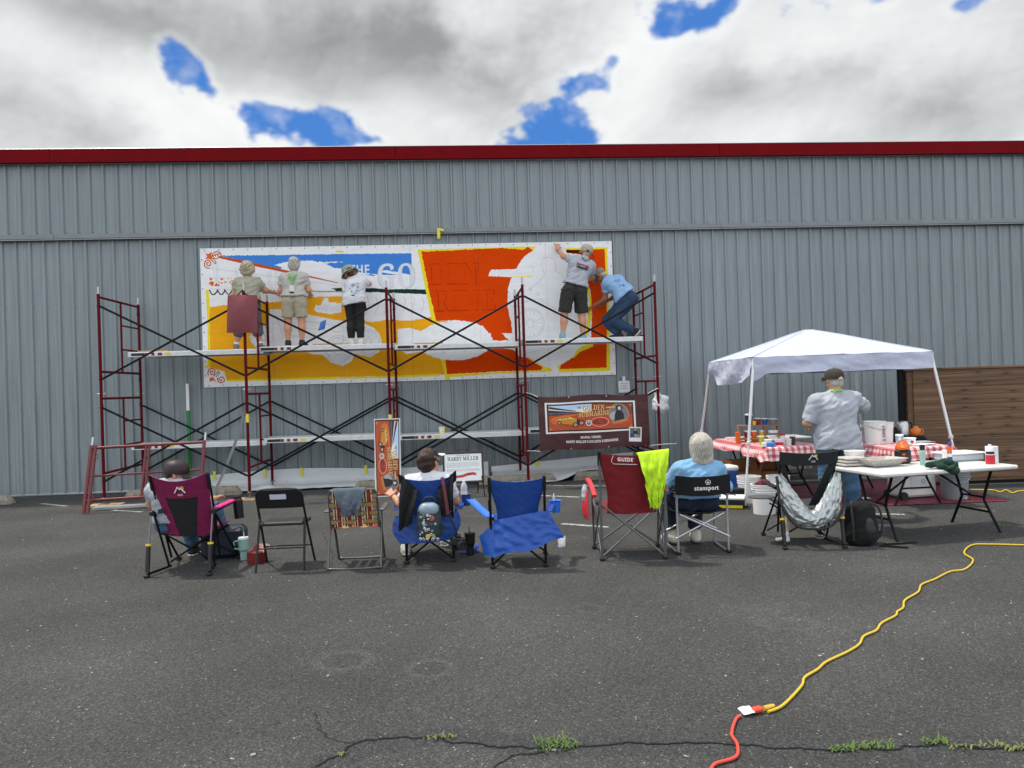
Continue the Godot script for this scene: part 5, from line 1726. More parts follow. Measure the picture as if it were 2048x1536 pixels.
func build_tent() -> void:
	var t := thing("canopy_tent", "white pop-up canopy tent with slanted legs over the paint tables", "canopy tent", Vector3(5.075, 0, 2.99), deg_to_rad(-5.0))
	var s := 1.145
	var eave := 1.88
	var top := func(x: float, z: float) -> float:
		var ax := absf(x) / s
		var az := absf(z) / s
		var m := maxf(ax, az)
		var y := eave + 0.40 * (1.0 - pow(m, 1.25))
		y -= 0.028 * sin(clampf(m, 0, 1) * PI) * (1.0 - absf(ax - az))
		return y + 0.012 * fine.get_noise_2d(x * 2.0, z * 2.0)
	# four roof panels, each a triangle from the eave to the peak
	for k in 4:
		var b := yaw(90.0 * k)
		var st := begin()
		sheet(st, func(u: float, v: float) -> Vector3:
			var w := lerpf(0.02, 1.0, v)
			var p: Vector3 = b * Vector3((u * 2.0 - 1.0) * s * w, 0, s * w)
			p.y = top.call(p.x, p.z)
			return p, 16, 12, 0.003)
		part("roof_panel", st, M["tent_cloth"], t)
		# valance below it; the left one hangs slack
		var drop := 0.21
		st = begin()
		sheet(st, func(u: float, v: float) -> Vector3:
			var x := (u * 2.0 - 1.0) * s
			var d := drop
			if k == 3:
				d += 0.16 * sin(PI * clampf(u * 1.05, 0, 1)) + 0.05 * sin(u * 9.0) * u
			elif k == 0:
				d += 0.10 * smoothstep(0.09, 0.0, u)
			var p := Vector3(x, eave - 0.004 - d * v + 0.004 * sin(u * 20.0) * v, s + 0.012 + 0.02 * sin(u * 11.0 + v * 4.0) * v * (2.2 if k == 3 else 1.0) + 0.02 * fine.get_noise_2d(u * 9.0 + v * 2.0, v * 9.0 + k * 9.0))
			return b * p, 30, 6, 0.003)
		part("valance", st, M["tent_cloth"], t)
		st = begin()
		var ridge := []
		for i in 9:
			var w := lerpf(0.03, 1.0, i / 8.0)
			var p: Vector3 = b * Vector3(s * w, 0, s * w)
			ridge.append(Vector3(p.x, top.call(p.x, p.z) + 0.004, p.z))
		tube(st, ridge, 0.008, 6)
		part("seam", st, M["tent_cloth"], t)
		st = begin()
		ridge = []
		for i in 9:
			var w := lerpf(0.03, 1.0, i / 8.0)
			var p: Vector3 = b * Vector3(0, 0, s * w)
			ridge.append(Vector3(p.x, top.call(p.x, p.z) + 0.004, p.z))
		tube(st, ridge, 0.006, 6)
		part("seam", st, M["tent_cloth"], t)
		# slanted leg in two sections
		var hi: Vector3 = b * Vector3(s - 0.01, 1.86, s - 0.01)
		var lo: Vector3 = b * Vector3(1.375, 0.012, 1.375)
		st = begin()
		bar(st, hi.lerp(lo, 0.55), lo, 0.022, 0.022, 0.003)
		part("leg", st, M["white_tube"] if M.has("white_tube") else mat("white_tube", "#dcdfe0", 0.35, 0.2), t)
		st = begin()
		bar(st, hi, hi.lerp(lo, 0.58), 0.03, 0.03, 0.004)
		box(st, hi.lerp(lo, 0.58), Vector3(0.045, 0.05, 0.045), Basis.IDENTITY, 0.006)
		part("leg_sleeve", st, M["white_tube"], t)
		st = begin()
		box(st, Vector3(lo.x, 0.008, lo.z), Vector3(0.07, 0.012, 0.07), Basis.IDENTITY, 0.003)
		part("foot_plate", st, M["black_steel"], t)
		# truss under the cloth
		var c0: Vector3 = b * Vector3(-s + 0.02, 1.8, s - 0.02)
		var c1: Vector3 = b * Vector3(s - 0.02, 1.8, s - 0.02)
		for q in [[c0, c0.lerp(c1, 0.5) + Vector3(0, -0.11, 0)], [c0 + Vector3(0, -0.11, 0), c0.lerp(c1, 0.5)], [c0.lerp(c1, 0.5), c1 + Vector3(0, -0.11, 0)], [c0.lerp(c1, 0.5) + Vector3(0, -0.11, 0), c1]]:
			st = begin()
			bar(st, q[0], q[1], 0.012, 0.02, 0.002)
			part("truss_bar", st, M["white_tube"], t)
	# thin red guy lines
	mat("red_cord", "#8f2a2a", 0.8)
	for q in [[Vector3(-1.15, 1.66, -1.15), Vector3(-1.36, 0.3, -1.3)], [Vector3(1.12, 1.62, 1.16), Vector3(1.3, 0.55, 1.28)]]:
		var st := begin()
		tube(st, curve([q[0], q[0].lerp(q[1], 0.5) + Vector3(0.03, -0.05, 0), q[1]], 5), 0.004, 5)
		part("cord", st, M["red_cord"], t)


func folding_legs(o: Node3D, half: float, h: float, depth: float, m: Material) -> void:
	for s in [-1.0, 1.0]:
		var x: float = s * (half - 0.2)
		for z in [-1.0, 1.0]:
			var st := begin()
			tube(st, curve([Vector3(x, h - 0.03, z * depth * 0.32), Vector3(x, h * 0.55, z * depth * 0.2), Vector3(x, h * 0.42, z * depth * 0.22), Vector3(x + s * 0.02, 0.0, z * depth * 0.42)], 4), 0.014, 8)
			part("leg", st, m, o)
		var st2 := begin()
		tube(st2, [Vector3(x, h * 0.3, -depth * 0.27), Vector3(x, h * 0.3, depth * 0.27)], 0.012, 6)
		part("leg_crossbar", st2, m, o)
		st2 = begin()
		tube(st2, [Vector3(x, h * 0.52, 0.0), Vector3(x - s * 0.45, h - 0.03, 0.0)], 0.011, 6)
		tube(st2, [Vector3(x, h * 0.52, -depth * 0.2), Vector3(x, h * 0.52, depth * 0.2)], 0.011, 6)
		part("brace", st2, m, o)


func gingham_cloth(label: String, at: Vector3, turn: float, hx: float, hz: float, hang: float, wind: float) -> void:
	var st := begin()
	sheet(st, func(u: float, v: float) -> Vector3:
		var x := lerpf(-hx - hang, hx + hang, u)
		var z := lerpf(-hz - hang, hz + hang, v)
		var ex := maxf(0.0, absf(x) - hx)
		var ez := maxf(0.0, absf(z) - hz)
		var e := sqrt(ex * ex + ez * ez)
		var flare := 0.28 + 0.22 * sin(x * 13.0) * sin(z * 11.0) + (0.35 if ex > 0.0 and ez > 0.0 else 0.0)
		var cx := clampf(x, -hx, hx) + signf(x) * ex * flare + wind * ex * (0.6 if x < 0.0 else 0.0)
		var cz := clampf(z, -hz, hz) + signf(z) * ez * flare
		var y := -e * (0.9 - 0.12 * sin(x * 9.0 + z * 7.0)) + absf(wind) * ex * (0.5 if x < 0.0 else 0.0)
		return Vector3(cx, 0.006 + y + 0.004 * fine.get_noise_2d(x * 5.0, z * 5.0), cz), 44, 56, 0.002)
	single("tablecloth", st, M["gingham"], label, "tablecloth", at, turn, "gingham tablecloths")


func build_tables() -> void:
	var g := Image.create(64, 64, false, Image.FORMAT_RGB8)
	g.fill(Color("#e9e2e2"))
	g.fill_rect(Rect2i(0, 0, 32, 64), Color("#cf7d84"))
	g.fill_rect(Rect2i(0, 0, 64, 32), Color("#cf7d84"))
	g.fill_rect(Rect2i(0, 0, 32, 32), Color("#a3313d"))
	g.fill_rect(Rect2i(32, 32, 32, 32), Color("#e9e2e2"))
	var m := mat("gingham", "#ffffff", 0.75)
	m.albedo_texture = ImageTexture.create_from_image(g)
	m.uv1_triplanar = true
	m.uv1_scale = Vector3.ONE * 12.0
	tri(mat("table_white", "#d3d5d2", 0.5), M_mottle, 2.0)
	var spec := [["folding_table", "folding table under gingham cloth, left one beneath the canopy", Vector3(4.29, 0, 3.27), 0.9, 0.385, 0.715, 91.5], ["folding_table", "folding table under gingham cloth, right one beneath the canopy", Vector3(5.56, 0, 3.95), 0.9, 0.36, 0.715, 92.0], ["folding_table", "bare white folding table with black legs in front of the fence", Vector3(4.71, 0, 6.2), 0.775, 0.37, 0.665, 8.7]]
	for q in spec:
		var o := thing(q[0], q[1], "table", q[2], deg_to_rad(q[6]), "folding tables")
		var st := begin()
		box(st, Vector3(0, q[5] - 0.02, 0), Vector3(q[3] * 2.0, 0.042, q[4] * 2.0), Basis.IDENTITY, 0.012)
		part("tabletop", st, M["table_white"], o)
		folding_legs(o, q[3], q[5] - 0.03, q[4] * 2.0, M["black_steel"])
	gingham_cloth("red gingham cloth with a wind-lifted left edge, beneath the wooden paint rack", Vector3(4.29, 0.717, 3.27), deg_to_rad(1.5), 0.385, 0.9, 0.17, -0.35)
	gingham_cloth("red gingham cloth under the white buckets and the kettle", Vector3(5.56, 0.717, 3.95), deg_to_rad(2.0), 0.36, 0.9, 0.16, 0.1)
	# a third, half-seen white table by the wall
	var o := thing("folding_table", "white folding table by the wall, half hidden behind the cardboard boxes", "table", Vector3(5.0, 0, 1.6), deg_to_rad(2.0), "folding tables")
	var st := begin()
	box(st, Vector3(0, 0.64, 0), Vector3(1.2, 0.042, 0.6), Basis.IDENTITY, 0.012)
	part("tabletop", st, M["table_white"], o)
	folding_legs(o, 0.6, 0.62, 0.6, M["black_steel"])

# ---------------------------------------------------------------- chairs (each built about its base, facing -z; +z is its back)

func pole(o: Node3D, called: String, pts: Array, r: float, m: Material, seg := 8) -> void:
	var st := begin()
	tube(st, pts, r, seg)
	part(called, st, m, o)


func foot(o: Node3D, p: Vector3) -> void:
	var st := begin()
	box(st, p + Vector3(0, 0.016, 0), Vector3(0.045, 0.03, 0.055), Basis.IDENTITY, 0.008)
	part("foot", st, M["black_plastic"], o)


func mountain_logo(o: Node3D, at: Vector3, turn: Basis, s: float, pale: Material) -> void:
	var st := begin()
	for q in [[Vector3(-0.5, 0, 0), Vector3(-0.12, 0.62, 0)], [Vector3(-0.12, 0.62, 0), Vector3(0.02, 0.36, 0)], [Vector3(0.02, 0.36, 0), Vector3(0.14, 0.5, 0)], [Vector3(0.14, 0.5, 0), Vector3(0.5, 0, 0)]]:
		bar(st, at + turn * (q[0] * s), at + turn * (q[1] * s), s * 0.09, 0.004, 0.0)
	part("logo_peak", st, pale, o)
	st = begin()
	lathe(st, at + turn * (Vector3(0.26, 0.5, -0.02) * s), [Vector2(0.0, 0.001), Vector2(s * 0.2, 0.001), Vector2(s * 0.2, 0.0)], 14, turn * Basis(Vector3.RIGHT, Vector3.BACK, Vector3.UP))
	part("logo_sun", st, M["logo_gold"], o)
	lettering("GCI", s * 0.2, pale, o, at + turn * (Vector3(0, -0.2, 0.04) * s), turn)


func rocker_chair(called: String, label: String, at: Vector3, turn: float, fabric: Material, arm: Material, scale: float) -> Node3D:
	var o := thing(called, label, "camp chair", at, turn, "rocking camp chairs with piston legs")
	for s in [-1.0, 1.0]:
		var k := float(s)
		# back upright, runner, legs, piston
		pole(o, "back_post", [Vector3(k * 0.235, 0.10, -0.08), Vector3(k * 0.255, 0.5, 0.06), Vector3(k * 0.275, 0.93, 0.24)], 0.011, M["black_steel"])
		pole(o, "front_leg", [Vector3(k * 0.28, 0.56, 0.14), Vector3(k * 0.30, 0.02, -0.40)], 0.011, M["black_steel"])
		pole(o, "rear_leg", [Vector3(k * 0.285, 0.56, 0.15), Vector3(k * 0.215, 0.04, 0.02)], 0.011, M["black_steel"])
		pole(o, "runner", [Vector3(k * 0.285, 0.03, 0.32), Vector3(k * 0.215, 0.03, -0.02)], 0.012, M["black_steel"])
		pole(o, "arm_bar", [Vector3(k * 0.285, 0.56, 0.2), Vector3(k * 0.30, 0.585, -0.28)], 0.011, M["black_steel"])
		pole(o, "piston_rod", [Vector3(k * 0.285, 0.58, 0.2), Vector3(k * 0.287, 0.30, 0.27)], 0.008, M["grey_steel"])
		var st := begin()
		lathe(st, Vector3(k * 0.287, 0.045, 0.31), [Vector2(0.02, 0), Vector2(0.02, 0.23), Vector2(0.017, 0.25)], 12, tilt(-8.0))
		part("piston_tube", st, M["black_plastic"], o)
		st = begin()
		lathe(st, Vector3(k * 0.287, 0.283, 0.276), [Vector2(0.0, 0), Vector2(0.026, 0.0), Vector2(0.026, 0.018), Vector2(0.0, 0.018)], 12, tilt(-8.0))
		part("piston_ring", st, M["piston_yellow"], o)
		foot(o, Vector3(k * 0.287, 0.0, 0.325))
		foot(o, Vector3(k * 0.30, 0.0, -0.40))
		st = begin()
		patch(st, Vector3(k * 0.27, 0.60, -0.28), Vector3(k * 0.34, 0.60, -0.28), Vector3(k * 0.325, 0.59, 0.12), Vector3(k * 0.265, 0.59, 0.12), Vector3.ZERO, 4, 8, 0.004, 0.014)
		part("armrest", st, arm, o)
		st = begin()
		box(st, Vector3(k * 0.285, 0.57, 0.19), Vector3(0.035, 0.05, 0.05), Basis.IDENTITY, 0.008)
		part("joint", st, M["black_plastic"], o)
	for q in [[Vector3(-0.21, 0.07, 0.0), Vector3(0.25, 0.36, 0.06)], [Vector3(0.21, 0.07, 0.0), Vector3(-0.25, 0.36, 0.06)], [Vector3(-0.27, 0.06, -0.36), Vector3(0.25, 0.36, -0.3)], [Vector3(0.27, 0.06, -0.36), Vector3(-0.25, 0.36, -0.3)]]:
		pole(o, "cross_brace", q, 0.009, M["black_steel"])
	var seat := begin()
	patch(seat, Vector3(-0.26, 0.40, -0.3), Vector3(0.26, 0.40, -0.3), Vector3(0.22, 0.36, 0.08), Vector3(-0.22, 0.36, 0.08), Vector3(0, -0.05, 0), 8, 8, 0.005, 0.008)
	part("seat", seat, fabric, o)
	o.scale = Vector3.ONE * scale
	return o


func rocker_back(o: Node3D, fabric: Material, mesh_mat: Material, logo_at := 0.0) -> void:
	# fabric back with a mesh window, between the posts
	var f := func(u: float, v: float) -> Vector3:
		var a := Vector3(-0.275, 0.945, 0.245).lerp(Vector3(0.275, 0.955, 0.245), u)
		var b := Vector3(-0.19, 0.33, 0.03).lerp(Vector3(0.22, 0.33, 0.03), u)
		var p := a.lerp(b, v)
		p.y -= 0.075 * 4.0 * u * (1.0 - u) * (1.0 - v) * (1.0 - v)
		p.z += (0.05 + 0.03 * v) * 4.0 * u * (1.0 - u)
		p += Vector3(0, 0, 0.006) * fine.get_noise_2d(u * 9.0 + v * 8.0, v * 9.0 - u * 6.0)
		return p
	var st := begin()
	sheet(st, func(u: float, v: float) -> Vector3: return f.call(u, v * 0.34), 18, 8, 0.005)
	part("headrest", st, fabric, o)
	for e in [[0.0, 0.22], [0.78, 1.0]]:
		st = begin()
		sheet(st, func(u: float, v: float) -> Vector3:
			var w := lerpf(0.34, 1.0, v)
			var uu := lerpf(e[0], e[1], u)
			if e[0] == 0.0: uu = u * lerpf(0.2, 0.3, v)
			else: uu = 1.0 - (1.0 - u) * lerpf(0.2, 0.3, v)
			return f.call(uu, w), 6, 14, 0.005)
		part("side_panel", st, fabric, o)
	st = begin()
	sheet(st, func(u: float, v: float) -> Vector3:
		var w := lerpf(0.34, 1.0, v)
		return f.call(lerpf(lerpf(0.2, 0.3, v), 1.0 - lerpf(0.2, 0.3, v), u), w) - Vector3(0, 0, 0.002), 12, 14, 0.002)
	part("mesh_window", st, mesh_mat, o)
	mountain_logo(o, f.call(0.52, 0.23) + Vector3(0, 0, 0.014), tilt(24.0), 0.1, M["white_print"])
	for s in [-1.0, 1.0]:
		st = begin()
		var x: float = s * 0.268
		box(st, Vector3(x, 0.86, 0.225), Vector3(0.03, 0.16, 0.03), tilt(20.0), 0.008)
		part("post_sleeve", st, M["black_cloth"], o)


func quad_chair(called: String, label: String, at: Vector3, turn: float, fabric: Material, steel: Material, w: float, h: float, seat_h: float) -> Node3D:
	# folding armchair with crossed legs
	var o := thing(called, label, "camp chair", at, turn, "folding camp chairs")
	for s in [-1.0, 1.0]:
		var k := float(s) * w
		pole(o, "back_post", [Vector3(k, 0.02, 0.22), Vector3(k * 1.02, h, 0.30)], 0.0115, steel)
		pole(o, "front_post", [Vector3(k * 1.08, 0.02, -0.30), Vector3(k * 1.12, seat_h + 0.16, -0.22)], 0.0105, steel)
		pole(o, "rear_brace", [Vector3(k, 0.03, 0.21), Vector3(-k * 0.98, seat_h + 0.06, 0.19 + 0.01 * s)], 0.0095, steel)
		pole(o, "front_brace", [Vector3(k * 1.08, 0.03, -0.30), Vector3(-k, seat_h, -0.26 + 0.01 * s)], 0.0095, steel)
		pole(o, "side_brace", [Vector3(k, 0.03, 0.21), Vector3(k * 1.1, seat_h + 0.05, -0.24)], 0.0095, steel)
		pole(o, "side_brace", [Vector3(k * 1.08, 0.03, -0.30), Vector3(k * 1.02, seat_h + 0.05, 0.2)], 0.0095, steel)
		foot(o, Vector3(k, 0, 0.22))
		foot(o, Vector3(k * 1.08, 0, -0.30))
	var st := begin()
	var top := Vector3(w * 1.02, h, 0.305)
	sheet(st, func(u: float, v: float) -> Vector3:
		var a := Vector3(-top.x, top.y, top.z).lerp(top, u)
		var low := w * 0.78
		var b := Vector3(-low, seat_h - 0.03, 0.17).lerp(Vector3(low, seat_h - 0.03, 0.17), u)
		var p := a.lerp(b, v)
		p.x *= 1.0 - 0.1 * sin(PI * clampf((v - 0.3) / 0.7, 0, 1))
		p.y -= 0.03 * 4.0 * u * (1.0 - u) * (1.0 - v)
		p.z += 0.04 * 4.0 * u * (1.0 - u) * (0.4 + v)
		p.z += 0.008 * fine.get_noise_2d(u * 7.0 + at.x, v * 8.0)
		return p, 16, 18, 0.005)
	part("backrest", st, fabric, o)
	st = begin()
	patch(st, Vector3(-w, seat_h + 0.02, -0.26), Vector3(w, seat_h + 0.02, -0.26), Vector3(w * 0.8, seat_h - 0.03, 0.17), Vector3(-w * 0.8, seat_h - 0.03, 0.17), Vector3(0, -0.05, 0), 10, 8, 0.005, 0.006)
	part("seat", st, fabric, o)
	for s in [-1.0, 1.0]:
		st = begin()
		var x: float = s * top.x
		box(st, Vector3(x, h - 0.055, 0.29), Vector3(0.032, 0.14, 0.034), tilt(8.0), 0.008)
		part("post_sleeve", st, M["black_cloth"], o)
	return o


func arm_strap(o: Node3D, a: Vector3, b: Vector3, width: float, m: Material, sag := 0.02) -> void:
	var st := begin()
	patch(st, a + Vector3(-width * 0.5, 0, 0), a + Vector3(width * 0.5, 0, 0), b + Vector3(width * 0.5, 0, 0), b + Vector3(-width * 0.5, 0, 0), Vector3(0, -sag, 0), 5, 10, 0.006, 0.006)
	part("armrest", st, m, o)


func cup_pocket(o: Node3D, at: Vector3, r: float, h: float, m: Material) -> void:
	var st := begin()
	lathe(st, at, [Vector2(0.0, 0.0), Vector2(r * 0.9, 0.0), Vector2(r, h), Vector2(r * 1.25, h + 0.012), Vector2(r * 0.92, h + 0.004), Vector2(r * 0.84, 0.01), Vector2(0.0, 0.01)], 18)
	part("cup_pocket", st, m, o)


func build_chairs() -> void:
	mat("piston_yellow", "#e0c22a", 0.5)
	mat("logo_gold", "#d8a63a", 0.6)
	# 1 maroon rocker at the left
	var o := rocker_chair("rocking_chair", "magenta rocking camp chair with a black mesh window, at the row's left end", Vector3(-2.49, 0, 6.27), deg_to_rad(-4.0), M["maroon_nylon"], M["pink_nylon"], 0.97)
	rocker_back(o, M["maroon_nylon"], M["dark_mesh"])
	# 2 black folding chair
	o = thing("folding_chair", "black metal folding chair with a pale sticker on its back", "folding chair", Vector3(-1.615, 0, 6.36), deg_to_rad(-1.5))
	for s in [-1.0, 1.0]:
		pole(o, "rear_leg", [Vector3(s * 0.215, 0.0, 0.23), Vector3(s * 0.205, 0.40, 0.10), Vector3(s * 0.2, 0.46, 0.08)], 0.011, M["black"])
		pole(o, "front_leg", [Vector3(s * 0.225, 0.0, -0.2), Vector3(s * 0.21, 0.42, 0.04), Vector3(s * 0.205, 0.62, 0.15)], 0.011, M["black"])
	pole(o, "back_hoop", curve([Vector3(-0.205, 0.60, 0.14), Vector3(-0.205, 0.68, 0.175), Vector3(-0.18, 0.725, 0.195), Vector3(-0.1, 0.742, 0.2), Vector3(0.1, 0.742, 0.2), Vector3(0.18, 0.725, 0.195), Vector3(0.205, 0.68, 0.175), Vector3(0.205, 0.60, 0.14)], 5), 0.011, M["black"])
	var st := begin()
	sheet(st, func(u: float, v: float) -> Vector3:
		var w := 0.205 - 0.03 * pow(1.0 - v, 3.0)
		return Vector3(lerpf(-w, w, u), lerpf(0.74, 0.565, v), lerpf(0.2, 0.128, v) + 0.02 * 4.0 * u * (1.0 - u)), 12, 8, 0.006)
	part("backrest", st, M["black"], o)
	st = begin()
	box(st, Vector3(-0.005, 0.672, 0.198), Vector3(0.145, 0.05, 0.004), tilt(22.0), 0.0)
	part("sticker", st, M["sticker_lilac"] if M.has("sticker_lilac") else mat("sticker_lilac", "#c3c9df", 0.7), o)
	st = begin()
	box(st, Vector3(0, 0.405, -0.06), Vector3(0.39, 0.035, 0.38), tilt(-3.0), 0.014)
	part("seat", st, tri(mat("seat_pad", "#1d1f21", 0.55), M_mottle, 3.0), o)
	for q in [[0.2, 0.165], [0.17, -0.105]]:
		pole(o, "stretcher", [Vector3(-0.215, q[0], q[1]), Vector3(0.215, q[0], q[1])], 0.006, M["black"])
	# 3 webbed lawn chair
	o = thing("lawn_chair", "tubular lawn chair with tan, red and cream plaid webbing", "lawn chair", Vector3(-0.945, 0, 6.45), deg_to_rad(-1.5))
	mat("dark_tube", "#5d5f5e", 0.35, 0.5)
	mat("web_tan", "#9c7a45", 0.85)
	mat("web_red", "#7c2a1e", 0.85)
	mat("web_cream", "#d5c9ac", 0.85)
	mat("web_olive", "#3c3322", 0.85)
	pole(o, "back_frame", curve([Vector3(-0.215, 0.36, 0.08), Vector3(-0.215, 0.62, 0.15), Vector3(-0.2, 0.70, 0.175), Vector3(-0.16, 0.715, 0.18), Vector3(0.16, 0.715, 0.18), Vector3(0.2, 0.70, 0.175), Vector3(0.215, 0.62, 0.15), Vector3(0.215, 0.36, 0.08)], 5), 0.0115, M["dark_tube"])
	pole(o, "rear_hoop", curve([Vector3(-0.225, 0.5, -0.05), Vector3(-0.235, 0.3, 0.06), Vector3(-0.235, 0.05, 0.17), Vector3(-0.2, 0.012, 0.19), Vector3(0.2, 0.012, 0.19), Vector3(0.235, 0.05, 0.17), Vector3(0.235, 0.3, 0.06), Vector3(0.225, 0.5, -0.05)], 5), 0.0115, M["dark_tube"])
	pole(o, "front_hoop", curve([Vector3(-0.215, 0.42, 0.08), Vector3(-0.215, 0.3, -0.1), Vector3(-0.215, 0.05, -0.24), Vector3(-0.18, 0.012, -0.26), Vector3(0.18, 0.012, -0.26), Vector3(0.215, 0.05, -0.24), Vector3(0.215, 0.3, -0.1), Vector3(0.215, 0.42, 0.08)], 5), 0.0115, M["dark_tube"])
	for s in [-1.0, 1.0]:
		st = begin()
		box(st, Vector3(s * 0.25, 0.515, -0.1), Vector3(0.05, 0.02, 0.4), Basis.IDENTITY, 0.008)
		part("armrest", st, M["grey_steel"], o)
	var back := func(u: float, v: float) -> Vector3:
		return Vector3(lerpf(-0.215, 0.215, u), lerpf(0.715, 0.375, v), lerpf(0.185, 0.09, v) + 0.022 * 4.0 * u * (1.0 - u))
	for i in 4:
		for q in [[0.0, 0.1, "web_cream"], [0.1, 0.3, "web_olive"], [0.3, 0.4, "web_cream"], [0.4, 0.9, "web_red"], [0.9, 1.0, "web_cream"]]:
			var u0 := 0.08 + i * 0.215
			st = begin()
			sheet(st, func(u: float, v: float) -> Vector3: return back.call(u0 + 0.175 * lerpf(q[0], q[1], u), v) + Vector3(0, 0, 0.003 * sin(v * 22.0 + i * PI)), 2, 18, 0.0015)
			part("webbing_upright", st, M[q[2]], o)
	for i in 4:
		for q in [[0.0, 0.12, "web_olive"], [0.12, 0.88, "web_tan"], [0.88, 1.0, "web_olive"]]:
			var v0 := 0.10 + i * 0.235
			st = begin()
			sheet(st, func(u: float, v: float) -> Vector3: return back.call(u, v0 + 0.14 * lerpf(q[0], q[1], v)) + Vector3(0, 0, -0.003 * sin(u * 17.6 + i * PI)), 22, 2, 0.0015)
			part("webbing_cross", st, M[q[2]], o)
	for i in 5:
		st = begin()
		patch(st, Vector3(-0.21 + i * 0.086, 0.365, -0.26), Vector3(-0.145 + i * 0.086, 0.365, -0.26), Vector3(-0.145 + i * 0.086, 0.36, 0.09), Vector3(-0.21 + i * 0.086, 0.36, 0.09), Vector3(0, -0.02, 0), 2, 8, 0.0, 0.002)
		part("seat_webbing", st, M["web_tan"] if i % 2 else M["web_red"], o)
	# 4 occupied blue camp chair
	o = quad_chair("camp_chair", "blue camp chair with a seated woman, a black jacket and a badge-covered backpack", Vector3(-0.27, 0, 6.30), deg_to_rad(-1.0), M["blue_nylon"], M["black_steel"], 0.215, 0.80, 0.30)
	arm_strap(o, Vector3(-0.31, 0.5, -0.24), Vector3(-0.29, 0.5, 0.2), 0.08, M["blue_nylon"])
	arm_strap(o, Vector3(0.29, 0.48, -0.24), Vector3(0.27, 0.48, 0.2), 0.08, M["blue_nylon"])
	cup_pocket(o, Vector3(0.345, 0.45, -0.22), 0.045, 0.1, M["blue_nylon"])
	st = begin()
	sheet(st, func(u: float, v: float) -> Vector3:
		var a := Vector3(-0.30, 0.45, 0.24).lerp(Vector3(0.27, 0.47, 0.24), u)
		var b := Vector3(-0.26, 0.20, 0.30).lerp(Vector3(0.2, 0.22, 0.28), u)
		var p := a.lerp(b, v)
		p.x -= 0.05 * (1.0 - u) * (1.0 - u) * sin(v * PI)
		p.x += 0.05 * u * u * sin(v * PI)
		p.z += 0.05 * sin(u * PI) + 0.012 * fine.get_noise_2d(u * 8.0, v * 5.0)
		return p, 20, 12, 0.004)
	part("shade_flap", st, M["blue_nylon"], o)
	# 5 empty blue camp chair with its shade folded down behind
	o = quad_chair("camp_chair", "empty blue camp chair with a shade flap sagging behind it", Vector3(0.535, 0, 6.66), deg_to_rad(-4.0), M["blue_nylon"], M["black_steel"], 0.235, 0.80, 0.38)
	arm_strap(o, Vector3(-0.44, 0.545, -0.27), Vector3(-0.25, 0.44, 0.12), 0.085, M["bright_blue"])
	arm_strap(o, Vector3(0.33, 0.5, -0.2), Vector3(0.27, 0.48, 0.16), 0.07, M["blue_nylon"])
	cup_pocket(o, Vector3(0.36, 0.41, -0.2), 0.047, 0.1, M["bright_blue"])
	st = begin()
	sheet(st, func(u: float, v: float) -> Vector3:
		var a := Vector3(-0.205, 0.43, 0.25).lerp(Vector3(0.26, 0.515, 0.27), u)
		var b := Vector3(-0.215, 0.115, 0.31).lerp(Vector3(0.40, 0.265, 0.30), u)
		var p := a.lerp(b, v)
		p.z += 0.05 * sin(u * PI) * (0.4 + v * 0.6) + 0.02 * fine.get_noise_2d(u * 5.0, v * 4.0)
		p.y += 0.015 * sin(u * 9.0) * v
		return p, 24, 14, 0.004)
	sheet(st, func(u: float, v: float) -> Vector3:
		var a := Vector3(-0.345, 0.285, 0.20).lerp(Vector3(-0.205, 0.425, 0.252), u)
		var b := Vector3(-0.305, 0.125, 0.21).lerp(Vector3(-0.215, 0.118, 0.308), u)
		var p := a.lerp(b, v)
		p.z += 0.02 * sin(u * PI)
		return p, 8, 10, 0.004)
	part("shade_flap", st, tri(mat("flap_blue", "#0f49a2", 0.5), null, 2.0, M_folds, 0.5), o)
	# a paper mask dangling from its corner
	var mk := thing("face_mask", "white face mask dangling from the corner of the empty blue chair", "face mask", Vector3(0.885, 0.225, 6.975), deg_to_rad(8.0))
	st = begin()
	patch(st, Vector3(-0.03, 0.05, 0), Vector3(0.04, 0.055, 0), Vector3(0.035, -0.035, 0.0), Vector3(-0.025, -0.04, 0), Vector3(0, 0, 0.02), 6, 8, 0.008, 0.002)
	part("pad", st, M["white_paper"], mk)
	for s in [-0.022, 0.032]:
		pole(mk, "ear_loop", curve([Vector3(s, -0.035, 0), Vector3(s - 0.004, -0.08, 0.006), Vector3(s + 0.008, -0.115, 0), Vector3(0.04, -0.13, 0.0)], 5), 0.0018, M["grey_towel"], 5)
	# 6 red camp chair
	o = quad_chair("camp_chair", "tall red camp chair with a lime shirt hung on its back", Vector3(1.585, 0, 6.58), deg_to_rad(-5.0), M["red_nylon"], M["grey_steel"], 0.285, 0.985, 0.45)
	st = begin()
	sheet(st, func(u: float, v: float) -> Vector3:
		var a := Vector3(-0.36, 0.67, -0.28)
		var p := Vector3(lerpf(-0.375, -0.335, u), 0.66, lerpf(-0.30, 0.06, v))
		p.y -= 0.11 * v * v
		p.x += 0.03 * v
		return p, 5, 12, 0.03)
	part("armrest", st, M["bright_red"], o)
	st = begin()
	sheet(st, func(u: float, v: float) -> Vector3:
		var p := Vector3(-0.375, lerpf(0.6, 0.33, v), lerpf(-0.29, 0.0, u))
		p.x -= 0.05 * sin(v * 2.6) * sin(u * PI)
		return p, 8, 8, 0.006)
	part("side_pocket", st, M["bright_red"], o)
	arm_strap(o, Vector3(0.35, 0.63, -0.26), Vector3(0.31, 0.6, 0.16), 0.08, M["red_nylon"])
	st = begin()
